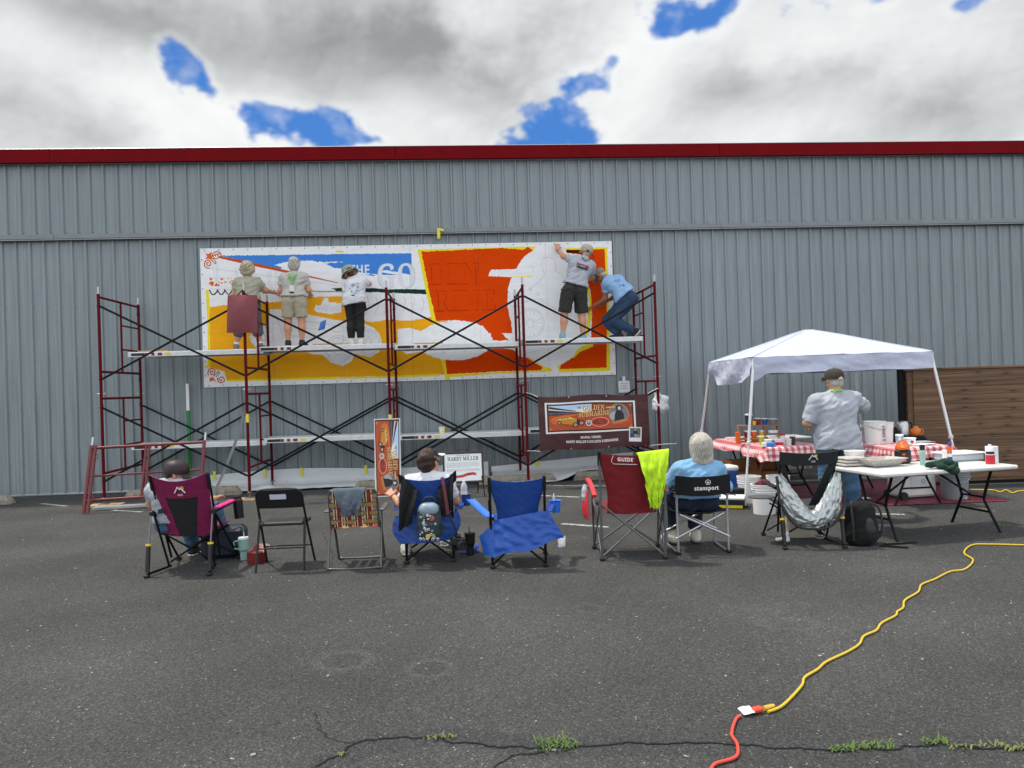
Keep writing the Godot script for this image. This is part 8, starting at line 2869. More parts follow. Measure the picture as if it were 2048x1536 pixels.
	o = thing("kettle", "brushed steel electric kettle with a black handle on the right table", "kettle", Vector3(5.83, 0.79, 4.0), deg_to_rad(10.0))
	st = begin()
	round_lathe(st, Vector3.ZERO, [Vector2(0.0, 0.0), Vector2(0.075, 0.0), Vector2(0.078, 0.03), Vector2(0.066, 0.17), Vector2(0.055, 0.19), Vector2(0.0, 0.2)], 22)
	part("vessel", st, M["silver_tube"], o)
	st = begin()
	tube(st, curve([Vector3(0.06, 0.185, 0), Vector3(0.13, 0.17, 0), Vector3(0.135, 0.09, 0), Vector3(0.115, 0.04, 0)], 5), 0.012, 8)
	part("handle", st, M["black_plastic"], o)
	st = begin()
	tube(st, [Vector3(-0.06, 0.15, 0), Vector3(-0.095, 0.185, 0)], 0.018, 8, 0.01)
	part("spout", st, M["silver_tube"], o)
	o = thing("orange_jug", "orange jug with a handle beside the kettle", "jug", Vector3(5.97, 0.79, 4.05), 0.0)
	st = begin()
	round_lathe(st, Vector3.ZERO, [Vector2(0.0, 0.0), Vector2(0.062, 0.0), Vector2(0.066, 0.08), Vector2(0.045, 0.1), Vector2(0.03, 0.11), Vector2(0.03, 0.128), Vector2(0.0, 0.13)], 20)
	part("vessel", st, M["jug_orange"], o)
	st = begin()
	tube(st, curve([Vector3(0.06, 0.085, 0), Vector3(0.1, 0.075, 0), Vector3(0.1, 0.03, 0), Vector3(0.063, 0.02, 0)], 5), 0.009, 8)
	part("handle", st, M["jug_orange"], o)
	st = begin()
	field_mesh(st, [[Vector3(-0.18, 0.03, 0), Vector3(0.18, 0.03, 0.02), 0.04, 0.035], [Vector3(-0.05, 0.035, -0.08), Vector3(0.12, 0.035, -0.06), 0.04, 0.04]], 0.015, 0.02, [[Vector3(0, 0.0, 0), Vector3.DOWN]], 0.02)
	single("black_bag", st, M["black_cloth"], "flat black cloth bag lying under the kettle and jug", "bag", Vector3(5.85, 0.724, 4.1))
	st = begin()
	field_mesh(st, [[Vector3(-0.06, 0.05, 0), Vector3(0.05, 0.06, 0.0), 0.05, 0.06], [Vector3(0.0, 0.12, -0.02), Vector3(0.04, 0.14, -0.02), 0.05, 0.04]], 0.014, 0.02, [[Vector3(0, 0.0, 0), Vector3.DOWN]], 0.03)
	single("black_cloth_heap", st, M["black_cloth"], "heap of black cloth left of the kettle", "cloth", Vector3(5.66, 0.724, 4.05))
	for q in [[5.66, 4.62, 0.3, 0.22, 8.0, "white papers on the right table's front corner"], [5.84, 4.3, 0.32, 0.24, -6.0, "white papers at the right edge of the right gingham table"]]:
		st = begin()
		for k in 3:
			patch(st, Vector3(-q[2] * 0.5, 0.004 * k, -q[3] * 0.5), Vector3(q[2] * 0.5, 0.004 * k, -q[3] * 0.5), Vector3(q[2] * 0.5, 0.004 * k + 0.004, q[3] * 0.5), Vector3(-q[2] * 0.5, 0.004 * k, q[3] * 0.5), Vector3.ZERO, 6, 6, 0.006, 0.001)
		single("papers", st, M["white_paper"], q[5], "papers", Vector3(q[0], 0.728, q[1]), deg_to_rad(q[4]))

	# --- under the canopy
	for q in [[4.05, 2.95, 0.40, 0.34, 0.36, 8.0, "open cardboard box with raised flaps, left one under the left table"], [4.47, 2.9, 0.36, 0.32, 0.34, -5.0, "open cardboard box in shadow, right one under the left table"]]:
		o = thing("cardboard_box", q[6], "cardboard box", Vector3(q[0], 0, q[1]), deg_to_rad(q[5]), "cardboard boxes under the table")
		st = begin()
		for s in [-1.0, 1.0]:
			box(st, Vector3(s * q[2] * 0.5, q[4] * 0.42, 0), Vector3(0.006, q[4] * 0.84, q[3]), Basis.IDENTITY, 0.0)
			box(st, Vector3(0, q[4] * 0.42, s * q[3] * 0.5), Vector3(q[2], q[4] * 0.84, 0.006), Basis.IDENTITY, 0.0)
		box(st, Vector3(0, 0.006, 0), Vector3(q[2], 0.006, q[3]), Basis.IDENTITY, 0.0)
		part("carton", st, M["cardboard"], o)
		for s in [-1.0, 1.0]:
			st = begin()
			box(st, Vector3(s * (q[2] * 0.5 + 0.03), q[4] * 0.84 + 0.075, 0), Vector3(0.005, 0.16, q[3]), roll(-s * 20.0), 0.0)
			part("flap", st, M["cardboard"], o)
		st = begin()
		box(st, Vector3(0, q[4] * 0.84 + 0.07, -q[3] * 0.5), Vector3(q[2], 0.16, 0.005), tilt(-14.0), 0.0)
		part("flap", st, M["cardboard"], o)
	o = thing("blue_cooler", "blue drinks cooler with a white lid behind the grey-haired woman", "cooler", Vector3(3.62, 0, 3.35), deg_to_rad(6.0))
	st = begin()
	box(st, Vector3(0, 0.18, 0), Vector3(0.36, 0.36, 0.28), Basis.IDENTITY, 0.02)
	part("tub", st, M["jar_blue"], o)
	st = begin()
	box(st, Vector3(0, 0.395, 0), Vector3(0.37, 0.07, 0.29), Basis.IDENTITY, 0.025)
	part("lid", st, M["lid_white"], o)
	o = thing("tool_case", "black tool case with a white lid and a yellow stripe", "tool case", Vector3(3.40, 0, 4.25), deg_to_rad(-24.0))
	st = begin()
	box(st, Vector3(0, 0.055, 0), Vector3(0.34, 0.11, 0.26), Basis.IDENTITY, 0.012)
	part("base", st, M["black_plastic"], o)
	st = begin()
	box(st, Vector3(0, 0.13, 0), Vector3(0.35, 0.035, 0.27), Basis.IDENTITY, 0.012)
	part("lid", st, M["lid_white"], o)
	st = begin()
	box(st, Vector3(0, 0.03, 0.131), Vector3(0.30, 0.035, 0.004), Basis.IDENTITY, 0.0)
	part("stripe", st, M["case_yellow"], o)
	st = begin()
	tube(st, [Vector3(-0.06, 0.15, 0), Vector3(-0.05, 0.165, 0), Vector3(0.05, 0.165, 0), Vector3(0.06, 0.15, 0)], 0.008, 6)
	part("handle", st, M["black_plastic"], o)
	o = thing("tool_case", "dark open crate behind the white-lidded tool case", "tool case", Vector3(3.52, 0, 3.88), deg_to_rad(-12.0))
	st = begin()
	box(st, Vector3(0, 0.1, 0), Vector3(0.36, 0.2, 0.2), Basis.IDENTITY, 0.012)
	part("crate", st, M["black_plastic"], o)
	pail("paint_bucket", "white pail with torn rags in its top, nearest the charcoal chair", Vector3(3.62, 0, 4.77), 0.145, 0.35, M["white_plastic"], "white pails on the ground")
	pail("paint_bucket", "white pail half hidden behind the charcoal chair's back", Vector3(4.04, 0, 4.2), 0.14, 0.37, M["white_plastic"], "white pails on the ground")
	pail("paint_bucket", "white pail by the foot of the canopy's front left leg", Vector3(3.78, 0, 3.9), 0.15, 0.34, M["white_plastic"], "white pails on the ground")
	pail("paint_bucket", "low white pail behind the used trays on the white folding table", Vector3(4.20, 0.668, 5.80), 0.1, 0.14, M["white_plastic"])
	st = begin()
	field_mesh(st, [[Vector3(-0.05, 0.345, 0.02), Vector3(0.06, 0.35, -0.03), 0.035, 0.04], [Vector3(-0.08, 0.35, -0.03), Vector3(0.0, 0.36, -0.04), 0.03, 0.03]], 0.011, 0.012, [], 0.02)
	single("paint_rag", st, M["maroon_cloth"], "dark red paint rag stuffed in the white pail's top", "rag", Vector3(3.62, 0, 4.77))
	pail("grey_bucket", "grey five gallon pail in front of the fence by the canopy's right leg", Vector3(6.27, 0, 4.35), 0.17, 0.36, M["bin_grey"])
	# white wheeled cooler
	o = thing("wheeled_cooler", "white wheeled ice chest under the white folding table", "cooler", Vector3(5.86, 0, 4.1), deg_to_rad(7.0))
	st = begin()
	box(st, Vector3(0, 0.175, 0), Vector3(0.50, 0.30, 0.32), Basis.IDENTITY, 0.03)
	part("tub", st, M["white_plastic"], o)
	st = begin()
	box(st, Vector3(0, 0.35, 0), Vector3(0.53, 0.06, 0.34), Basis.IDENTITY, 0.025)
	part("lid", st, M["white_plastic"], o)
	st = begin()
	box(st, Vector3(0.03, 0.21, 0.163), Vector3(0.34, 0.16, 0.008), Basis.IDENTITY, 0.004)
	part("front_panel", st, tri(mat("cooler_grey", "#dfe2e4", 0.5), M_mottle, 2.0), o)
	st = begin()
	lathe(st, Vector3(0.04, 0.225, 0.168), [Vector2(0.02, 0.0), Vector2(0.02, 0.003), Vector2(0.028, 0.003), Vector2(0.028, 0.0)], 14, Basis(Vector3.RIGHT, Vector3.BACK, Vector3.UP))
	part("emblem", st, M["bin_grey"], o)
	for s in [-1.0, 1.0]:
		st = begin()
		lathe(st, Vector3(-0.235, 0.05, s * 0.15), [Vector2(0.0, -0.02), Vector2(0.05, -0.02), Vector2(0.05, 0.02), Vector2(0.0, 0.02)], 16, Basis(Vector3.RIGHT, Vector3.BACK, Vector3.UP))
		part("wheel", st, M["black_plastic"], o)
	# red ground sheet
	st = begin()
	sheet(st, func(u: float, v: float) -> Vector3:
		return Vector3(lerpf(4.45, 6.85 - 0.15 * v, u), 0.006 + 0.008 * absf(fine.get_noise_2d(u * 9.0, v * 6.0)), lerpf(2.5, 4.62 + 0.1 * u, v)), 40, 26, 0.002)
	single("red_ground_sheet", st, tri(mat("sheet_red", "#7e2440", 0.55), M_dirt, 1.0, M_folds, 0.6), "dark red plastic ground sheet spread under the canopy tables", "ground sheet")
	for q in [[6.1, 3.85, 0.42, 0.08, "crumpled white paper strip between the ice chest and the grey pail"], [5.15, 4.1, 0.3, 0.07, "crumpled white paper strip left of the ice chest"]]:
		st = begin()
		patch(st, Vector3(-q[2] * 0.5, 0.022, -q[3]), Vector3(q[2] * 0.5, 0.025, -q[3] * 0.6), Vector3(q[2] * 0.45, 0.02, q[3]), Vector3(-q[2] * 0.5, 0.02, q[3] * 0.8), Vector3.ZERO, 10, 4, 0.02, 0.002)
		single("paper_scrap", st, M["white_paper"], q[4], "paper scrap", Vector3(q[0], 0, q[1]), 0.2)

	# --- white folding table
	var ty := 0.668
	o = thing("paint_tray", "crusted white paint roller tray at the white table's left end", "paint tray", Vector3(4.32, ty, 6.08), deg_to_rad(12.0))
	st = begin()
	sheet(st, func(u: float, v: float) -> Vector3:
		var x := lerpf(-0.2, 0.2, u)
		var z := lerpf(-0.13, 0.13, v)
		var edge := smoothstep(0.72, 1.0, maxf(absf(x) / 0.2, absf(z) / 0.13))
		return Vector3(x * (1.0 + 0.12 * edge), 0.004 + 0.075 * edge, z * (1.0 + 0.12 * edge)), 20, 16, 0.003)
	part("tray", st, tri(mat("tray_white", "#cfcbc4", 0.7), M_dirt, 5.0), o)
	st = begin()
	field_mesh(st, [[Vector3(-0.1, 0.035, 0.0), Vector3(0.12, 0.035, 0.02), 0.026, 0.026]], 0.01, 0.01, [], 0.008)
	part("roller_cover", st, tri(mat("roller_tan", "#b39a80", 0.9), M_dirt, 6.0), o)
	o = thing("paint_tray", "stack of used white trays at the white table's left edge", "paint tray", Vector3(4.05, ty, 5.98), deg_to_rad(2.0))
	for k in 3:
		st = begin()
		box(st, Vector3(0.01 * k, 0.02 + 0.03 * k, -0.01 * k), Vector3(0.24, 0.024, 0.2), yaw(6.0 * k), 0.008)
		part("tray", st, M["tray_white"], o)
	st = begin()
	field_mesh(st, [[Vector3(-0.14, 0.03, 0.0), Vector3(0.12, 0.035, -0.04), 0.03, 0.035], [Vector3(-0.06, 0.02, 0.06), Vector3(0.06, 0.0, 0.10), 0.03, 0.028], [Vector3(0.06, 0.04, -0.02), Vector3(0.15, 0.02, 0.02), 0.03, 0.025], [Vector3(-0.01, 0.0, 0.1), Vector3(0.06, -0.035, 0.115), 0.026, 0.02]], 0.012, 0.016, [], 0.022)
	single("green_cloth_heap", st, M["dark_green_cloth"], "dark green cloth heap hanging over the white table's front edge", "cloth", Vector3(4.72, ty + 0.004, 6.47), deg_to_rad(8.0))
	o = thing("sprayer_jug", "orange and black jug with a white pump on the white table", "jug", Vector3(4.64, ty, 5.95), deg_to_rad(14.0))
	st = begin()
	box(st, Vector3(0, 0.075, 0), Vector3(0.17, 0.15, 0.09), Basis.IDENTITY, 0.02)
	part("vessel", st, M["black_plastic"], o)
	st = begin()
	lathe(st, Vector3(0, 0.148, 0), [Vector2(0.1, 0.0), Vector2(0.1, 0.025), Vector2(0.055, 0.085), Vector2(0.02, 0.1), Vector2(0.0, 0.1)], 4, yaw(45.0), Vector2(1.15, 0.7))
	part("shoulder", st, M["label_orange"], o)
	st = begin()
	tube(st, [Vector3(-0.03, 0.24, 0), Vector3(-0.03, 0.285, 0)], 0.014, 8)
	lathe(st, Vector3(-0.03, 0.285, 0), [Vector2(0.0, 0.0), Vector2(0.025, 0.0), Vector2(0.022, 0.014), Vector2(0.0, 0.016)], 12)
	part("pump", st, M["lid_white"], o)
	st = begin()
	for k in 3:
		box(st, Vector3(-0.03, 0.03 + k * 0.035, 0.046), Vector3(0.06 - 0.012 * k, 0.018, 0.003), Basis.IDENTITY, 0.0)
	part("label", st, M["label_orange"], o)
	o = thing("glass_bottle", "slim clear bottle with a dark green cap in front of the orange jug", "bottle", Vector3(4.73, ty, 6.15), 0.0)
	st = begin()
	lathe(st, Vector3.ZERO, [Vector2(0.0, 0.0), Vector2(0.026, 0.0), Vector2(0.028, 0.13), Vector2(0.018, 0.155)], 14)
	part("glass", st, M["mint"], o)
	st = begin()
	lathe(st, Vector3(0, 0.155, 0), [Vector2(0.024, 0.0), Vector2(0.026, 0.05), Vector2(0.0, 0.052)], 14)
	part("cap", st, M["dark_green_cloth"], o)
	o = thing("glue_bottle", "white, orange and blue glue bottle on the white table", "bottle", Vector3(5.12, ty, 6.0), deg_to_rad(8.0))
	for q in [[0.03, 0.06, "label_blue"], [0.09, 0.06, "lid_white"], [0.15, 0.10, "label_orange"]]:
		st = begin()
		box(st, Vector3(0, q[0] * 0.8 + 0.005, 0), Vector3(0.05, q[1] * 0.9, 0.03), Basis.IDENTITY, 0.008)
		part("body_section", st, M[q[2]], o)
	st = begin()
	lathe(st, Vector3(0, 0.165, 0), [Vector2(0.02, 0.0), Vector2(0.014, 0.03), Vector2(0.004, 0.045), Vector2(0.0, 0.045)], 12)
	part("nozzle", st, M["label_blue"], o)
	tub("cream coloured bottle left of the glue bottle", Vector3(5.05, ty, 6.02), 0.024, 0.13, M["white_plastic"], M["lid_white"], "bottle")
	o = thing("clear_tub", "shallow clear plastic storage tub on the white table", "storage tub", Vector3(5.32, ty, 5.85), deg_to_rad(8.0))
	st = begin()
	var shell := mat("frosted_tub", "#ccd8de", 0.35)
	shell.transparency = BaseMaterial3D.TRANSPARENCY_ALPHA
	shell.albedo_color.a = 0.7
	box(st, Vector3(0, 0.036, 0), Vector3(0.40, 0.07, 0.26), Basis.IDENTITY, 0.012)
	part("tub", st, shell, o)
	st = begin()
	box(st, Vector3(0, 0.08, 0), Vector3(0.43, 0.016, 0.29), Basis.IDENTITY, 0.006)
	part("lid", st, M["lid_white"], o)
	o = thing("drink_bottle", "drink bottle in a red sleeve on the white table", "bottle", Vector3(5.36, ty, 6.28), 0.0)
	st = begin()
	lathe(st, Vector3.ZERO, [Vector2(0.0, 0.0), Vector2(0.042, 0.0), Vector2(0.042, 0.09), Vector2(0.036, 0.09)], 18)
	part("sleeve", st, M["label_crimson"], o)
	st = begin()
	round_lathe(st, Vector3(0, 0.09, 0), [Vector2(0.035, 0.0), Vector2(0.036, 0.045), Vector2(0.03, 0.075), Vector2(0.014, 0.09)], 18)
	part("shoulder", st, M["lid_white"], o)
	st = begin()
	lathe(st, Vector3(0, 0.10, 0), [Vector2(0.0365, 0.0), Vector2(0.0365, 0.025)], 18)
	part("label", st, M["navy_fabric"], o)
	st = begin()
	lathe(st, Vector3(0, 0.18, 0), [Vector2(0.015, 0.0), Vector2(0.015, 0.016), Vector2(0.0, 0.017)], 12)
	part("cap", st, M["lid_white"], o)
	o = thing("paper_roll", "white paper towel roll at the white table's right end", "paper roll", Vector3(5.45, ty, 6.18), 0.0)
	st = begin()
	lathe(st, Vector3.ZERO, [Vector2(0.02, 0.0), Vector2(0.058, 0.0), Vector2(0.058, 0.165), Vector2(0.02, 0.165), Vector2(0.02, 0.0)], 22)
	part("roll", st, M["white_paper"], o)

	# --- about the chairs
	o = thing("backpack", "black backpack on the ground beside the charcoal chair", "backpack", Vector3(3.80, 0, 6.62), deg_to_rad(14.0))
	st = begin()
	field_mesh(st, [[Vector3(-0.07, 0.1, 0), Vector3(-0.05, 0.32, 0), 0.105, 0.09], [Vector3(0.07, 0.1, 0), Vector3(0.05, 0.32, 0), 0.105, 0.09], [Vector3(0, 0.09, 0.06), Vector3(0, 0.18, 0.05), 0.09, 0.07]], 0.018, 0.022, [[Vector3(0, 0.002, 0), Vector3.DOWN]], 0.012)
	part("sack", st, M["black_cloth"], o)
	for s in [-1.0, 1.0]:
		st = begin()
		tube(st, curve([Vector3(s * 0.05, 0.4, -0.06), Vector3(s * 0.15, 0.36, 0.05), Vector3(s * 0.17, 0.2, 0.09), Vector3(s * 0.15, 0.06, 0.07)], 5), 0.011, 6)
		part("strap", st, M["charcoal_nylon"], o)
	st = begin()
	tube(st, curve([Vector3(-0.04, 0.4, 0.0), Vector3(0, 0.44, 0.0), Vector3(0.04, 0.4, 0.0)], 5), 0.008, 6)
	part("handle", st, M["black_cloth"], o)
	st = begin()
	field_mesh(st, [[Vector3(0.0, 0.15, 0.1), Vector3(0, 0.22, 0.09), 0.06, 0.05]], 0.016, 0.01)
	part("front_pocket", st, M["charcoal_nylon"], o)
	for q in [[Vector3(0.12, 0.012, 0.14), Vector3(0.46, 0.008, 0.2)], [Vector3(0.05, 0.012, 0.17), Vector3(0.22, 0.008, 0.34)]]:
		st = begin()
		bar(st, q[0], q[1], 0.018, 0.004, 0.0)
		part("loose_strap", st, M["black_cloth"], o)
	o = thing("tote_bag", "cream cloth bag under the charcoal chair", "bag", Vector3(3.40, 0, 6.15), deg_to_rad(-8.0))
	st = begin()
	sheet(st, func(u: float, v: float) -> Vector3:
		var a := u * TAU
		var rx := 0.14 * (1.0 - 0.18 * v)
		var rz := 0.07 * (1.0 - 0.35 * v)
		var n := 1.0 + 0.12 * fine.get_noise_3d(cos(a) * 2.0, v * 3.0, sin(a) * 2.0)
		return Vector3(signf(cos(a)) * pow(absf(cos(a)), 0.6) * rx * n, 0.22 * v + 0.003, signf(sin(a)) * pow(absf(sin(a)), 0.6) * rz * n), 32, 10, 0.003)
	part("sack", st, tri(mat("cream_cloth", "#b9b19e", 0.9), M_mottle, 2.0, M_folds, 0.5), o)
	st = begin()
	tube(st, curve([Vector3(0.08, 0.03, 0.1), Vector3(0.16, 0.012, 0.16), Vector3(0.24, 0.012, 0.1), Vector3(0.18, 0.02, 0.04)], 6), 0.006, 6)
	part("handle", st, M["cream_cloth"], o)
	st = begin()
	field_mesh(st, [[Vector3(-0.05, 0.03, 0), Vector3(0.03, 0.05, 0.02), 0.022, 0.026], [Vector3(0.0, 0.04, 0.03), Vector3(0.04, 0.10, 0.02), 0.02, 0.01]], 0.009, 0.008, [[Vector3(0, 0.002, 0), Vector3.DOWN]], 0.026)
	single("tissue_wad", st, M["white_paper"], "crumpled white cloth on the ground behind the charcoal chair's left piston", "cloth", Vector3(3.12, 0, 6.42))
	# by the magenta chair
	o = thing("cooler_bag", "navy soft cooler bag on the ground right of the magenta chair", "cooler bag", Vector3(-2.33, 0, 5.80), deg_to_rad(6.0))
	st = begin()
	box(st, Vector3(0, 0.155, 0), Vector3(0.42, 0.31, 0.24), Basis.IDENTITY, 0.045)
	part("bag", st, M["navy_fabric"], o)
	st = begin()
	tube(st, curve([Vector3(0.1, 0.28, 0.125), Vector3(0.19, 0.31, 0.14), Vector3(0.2, 0.2, 0.15), Vector3(0.12, 0.13, 0.135)], 5), 0.009, 6)
	part("strap", st, M["grey_towel"], o)
	o = thing("mint_tumbler", "mint green handled tumbler with a straw beside the black folding chair", "tumbler", Vector3(-2.10, 0, 5.98), deg_to_rad(20.0))
	st = begin()
	lathe(st, Vector3.ZERO, [Vector2(0.0, 0.0), Vector2(0.033, 0.0), Vector2(0.035, 0.08), Vector2(0.048, 0.10), Vector2(0.05, 0.2), Vector2(0.05, 0.205)], 18)
	part("cup", st, M["mint"], o)
	st = begin()
	lathe(st, Vector3(0, 0.203, 0), [Vector2(0.051, 0.0), Vector2(0.046, 0.016), Vector2(0.0, 0.018)], 18)
	part("lid", st, M["straw_pale"], o)
	st = begin()
	tube(st, [Vector3(0.01, 0.21, 0), Vector3(0.004, 0.27, 0)], 0.004, 6)
	part("straw", st, M["straw_pale"], o)
	st = begin()
	tube(st, curve([Vector3(-0.048, 0.185, 0), Vector3(-0.085, 0.18, 0), Vector3(-0.085, 0.12, 0), Vector3(-0.048, 0.11, 0)], 5), 0.008, 6)
	part("handle", st, M["mint"], o)
	o = thing("red_box", "small dark red box with an open top beside the black folding chair's leg", "box", Vector3(-1.935, 0, 6.15), deg_to_rad(-20.0))
	st = begin()
	box(st, Vector3(0, 0.055, 0), Vector3(0.13, 0.11, 0.13), Basis.IDENTITY, 0.006)
	part("box", st, M["tin_red"], o)
	st = begin()
	box(st, Vector3(0.01, 0.13, -0.045), Vector3(0.14, 0.006, 0.11), tilt(38.0), 0.002)
	part("lid", st, M["tin_red"], o)
	st = begin()
	box(st, Vector3(0.02, 0.135, -0.10), Vector3(0.12, 0.03, 0.02), Basis.IDENTITY, 0.004)
	part("latch", st, M["straw_pale"], o)
	o = thing("black_bottle", "black insulated bottle in the magenta chair's right arm", "bottle", Vector3(-2.125, 0.41, 6.0), deg_to_rad(0.0))
	st = begin()
	lathe(st, Vector3.ZERO, [Vector2(0.0, 0.0), Vector2(0.044, 0.0), Vector2(0.046, 0.17), Vector2(0.038, 0.19), Vector2(0.038, 0.215), Vector2(0.0, 0.22)], 18, roll(4.0))
	part("bottle", st, M["black_plastic"], o)
	# grey towel on the lawn chair
	st = begin()
	draped(st, Vector3(-1.12, 0.715, 6.635), Vector3(-0.83, 0.715, 6.635), 0.26, 0.14, 0.85, 0.03)
	single("grey_towel", st, M["grey_towel"], "blue-grey towel draped over the plaid lawn chair's top rail", "towel")
	# lime shirt on the red chair
	st = begin()
	draped(st, Vector3(1.60, 0.955, 6.90), Vector3(1.885, 0.98, 6.91), 0.52, 0.2, 0.95, 0.06, 24, 36, 0.018)
	single("lime_shirt", st, M["lime_cloth"], "bright lime shirt hung over the red chair's right corner", "shirt")
	st = begin()
	draped(st, Vector3(1.92, 0.62, 6.28), Vector3(2.06, 0.62, 6.34), 0.13, 0.1, 0.4, 0.03, 10, 14, 0.014)
	single("green_jacket", st, M["green_cloth"], "green jacket over the director's chair's left arm", "jacket")
	# bottles in the cup pockets
	for q in [[Vector3(0.06, 0.5, 6.06), "clear water bottle in the occupied blue chair's cup pocket", 0.032, 0.19], [Vector3(1.195, 0.5, 6.45), "small clear water bottle in the red chair's side pocket", 0.03, 0.15], [Vector3(0.90, 0.44, 6.44), "small pale bottle in the empty blue chair's cup pocket", 0.012, 0.14]]:
		o = thing("water_bottle", q[1], "bottle", q[0], 0.0, "water bottles in chair pockets")
		st = begin()
		round_lathe(st, Vector3.ZERO, [Vector2(0.0, 0.0), Vector2(q[2], 0.0), Vector2(q[2], q[3] * 0.68), Vector2(q[2] * 0.75, q[3] * 0.84), Vector2(q[2] * 0.4, q[3] * 0.92)], 14)
		part("bottle", st, M["frosted_tub"], o)
		st = begin()
		lathe(st, Vector3(0, q[3] * 0.91, 0), [Vector2(q[2] * 0.45, 0.0), Vector2(q[2] * 0.45, q[3] * 0.09), Vector2(0.0, q[3] * 0.09)], 12)
		part("cap", st, M["lid_white"], o)
		st = begin()
		lathe(st, Vector3(0, q[3] * 0.25, 0), [Vector2(q[2] * 1.03, 0.0), Vector2(q[2] * 1.03, q[3] * 0.22)], 14)
		part("label", st, M["label_white"], o)
	# black tumbler and a blue plastic bag
	o = thing("black_tumbler", "tall black tumbler with a straw standing between the blue chairs", "tumbler", Vector3(0.10, 0, 6.28), 0.0)
	st = begin()
	lathe(st, Vector3.ZERO, [Vector2(0.0, 0.0), Vector2(0.036, 0.0), Vector2(0.038, 0.09), Vector2(0.048, 0.12), Vector2(0.05, 0.2), Vector2(0.052, 0.2), Vector2(0.052, 0.214), Vector2(0.0, 0.216)], 20)
	part("cup", st, M["black_plastic"], o)
	st = begin()
	tube(st, [Vector3(0.0, 0.21, 0), Vector3(-0.008, 0.27, 0)], 0.0045, 6)
	part("straw", st, M["black"], o)
	st = begin()
	field_mesh(st, [[Vector3(-0.06, 0.02, 0), Vector3(0.08, 0.03, -0.04), 0.024, 0.03], [Vector3(0.02, 0.03, -0.03), Vector3(0.09, 0.06, -0.06), 0.03, 0.012]], 0.011, 0.012, [[Vector3(0, 0.002, 0), Vector3.DOWN]], 0.025)
	single("blue_plastic_bag", st, tri(mat("bag_blue", "#5a6fd0", 0.4), null, 2.0, M_folds, 0.6), "crumpled blue plastic bag behind the black tumbler", "plastic bag", Vector3(0.08, 0, 6.2))
	# black jacket over the occupied blue chair
	o = thing("black_jacket", "black jacket draped over both corners of the occupied blue chair", "jacket")
	for s in [-1.0, 1.0]:
		st = begin()
		var k := float(s)
		sheet(st, func(u: float, v: float) -> Vector3:
			# from the chair's top corner inwards and down
			var top_o := Vector3(-0.27 + k * 0.235, 0.83, 6.60)
			var top_i := Vector3(-0.27 + k * 0.085, 0.69, 6.64)
			var low_o := Vector3(-0.27 + k * (0.275 if k < 0.0 else 0.19), 0.33 if k < 0.0 else 0.44, 6.66)
			var low_i := Vector3(-0.27 + k * (0.165 if k < 0.0 else 0.08), 0.40 if k < 0.0 else 0.46, 6.68)
			var p := top_o.lerp(top_i, u).lerp(low_o.lerp(low_i, u), v)
			p.y -= 0.03 * sin(u * PI) * (1.0 - v)
			p.z += 0.03 * sin(v * PI) + 0.018 * sin(u * 8.0 + v * 3.0 + k) + 0.012 * fine.get_noise_2d(u * 6.0, v * 8.0)
			return p, 12, 20, 0.012)
		sheet(st, func(u: float, v: float) -> Vector3:
			var x := lerpf(-0.27 + k * 0.26, -0.27 + k * 0.09, u)
			return Vector3(x, lerpf(0.845, 0.69, u) - 0.1 * v + 0.012 * sin(v * PI), lerpf(6.62, 6.47, v)), 8, 8, 0.012)
		part("sleeve_half", st, M["black_cloth"], o)
	st = begin()
	var strap_pts := curve([Vector3(-0.14, 0.80, 6.655), Vector3(-0.125, 0.72, 6.685), Vector3(-0.11, 0.6, 6.71), Vector3(-0.095, 0.47, 6.72)], 6)
	for i in strap_pts.size() - 1:
		bar(st, strap_pts[i], strap_pts[i + 1], 0.03, 0.004, 0.0)
	o = thing("camera", "black camera hanging by a patterned pink strap behind the occupied blue chair", "camera")
	part("strap", st, tri(mat("strap_pink", "#8a3f4e", 0.85), noise_tex(91, 0.2, 2, 0.4, 1.0, 128), 8.0), o)
	st = begin()
	tube(st, curve([Vector3(-0.095, 0.47, 6.72), Vector3(-0.04, 0.36, 6.74), Vector3(-0.015, 0.27, 6.735)], 5), 0.006, 6)
	part("strap_end", st, M["black_cloth"], o)
	st = begin()
	box(st, Vector3(-0.02, 0.225, 6.72), Vector3(0.13, 0.085, 0.055), roll(-12.0), 0.015)
	box(st, Vector3(-0.012, 0.275, 6.72), Vector3(0.05, 0.03, 0.05), roll(-12.0), 0.01)
	part("body", st, M["black_plastic"], o)
	st = begin()
	lathe(st, Vector3(0.0, 0.20, 6.745), [Vector2(0.036, 0.0), Vector2(0.036, 0.05), Vector2(0.041, 0.052), Vector2(0.041, 0.085), Vector2(0.033, 0.085), Vector2(0.026, 0.07), Vector2(0.0, 0.07)], 18, Basis(Vector3.RIGHT, Vector3.BACK, Vector3.UP) * roll(-20.0))
	part("lens", st, M["black"], o)
	# backpack with badges
	o = thing("badge_backpack", "grey-green backpack covered in round badges hanging on the occupied blue chair", "backpack", Vector3(-0.265, 0.24, 6.70), 0.0)
	st = begin()
	field_mesh(st, [[Vector3(-0.035, 0.09, 0), Vector3(-0.03, 0.27, 0), 0.082, 0.075], [Vector3(0.035, 0.09, 0), Vector3(0.03, 0.27, 0), 0.082, 0.075]], 0.013, 0.014, [], 0.006)
	part("sack", st, tri(mat("pack_slate", "#2c3a42", 0.7), M_mottle, 3.0, M_folds, 0.5), o)
	st = begin()
	field_mesh(st, [[Vector3(-0.03, 0.285, 0.03), Vector3(0.03, 0.285, 0.03), 0.062, 0.062]], 0.012, 0.008)
	part("lid_pocket", st, tri(mat("pack_silver", "#7f93a0", 0.4), null, 3.0, M_folds, 0.6), o)
	st = begin()
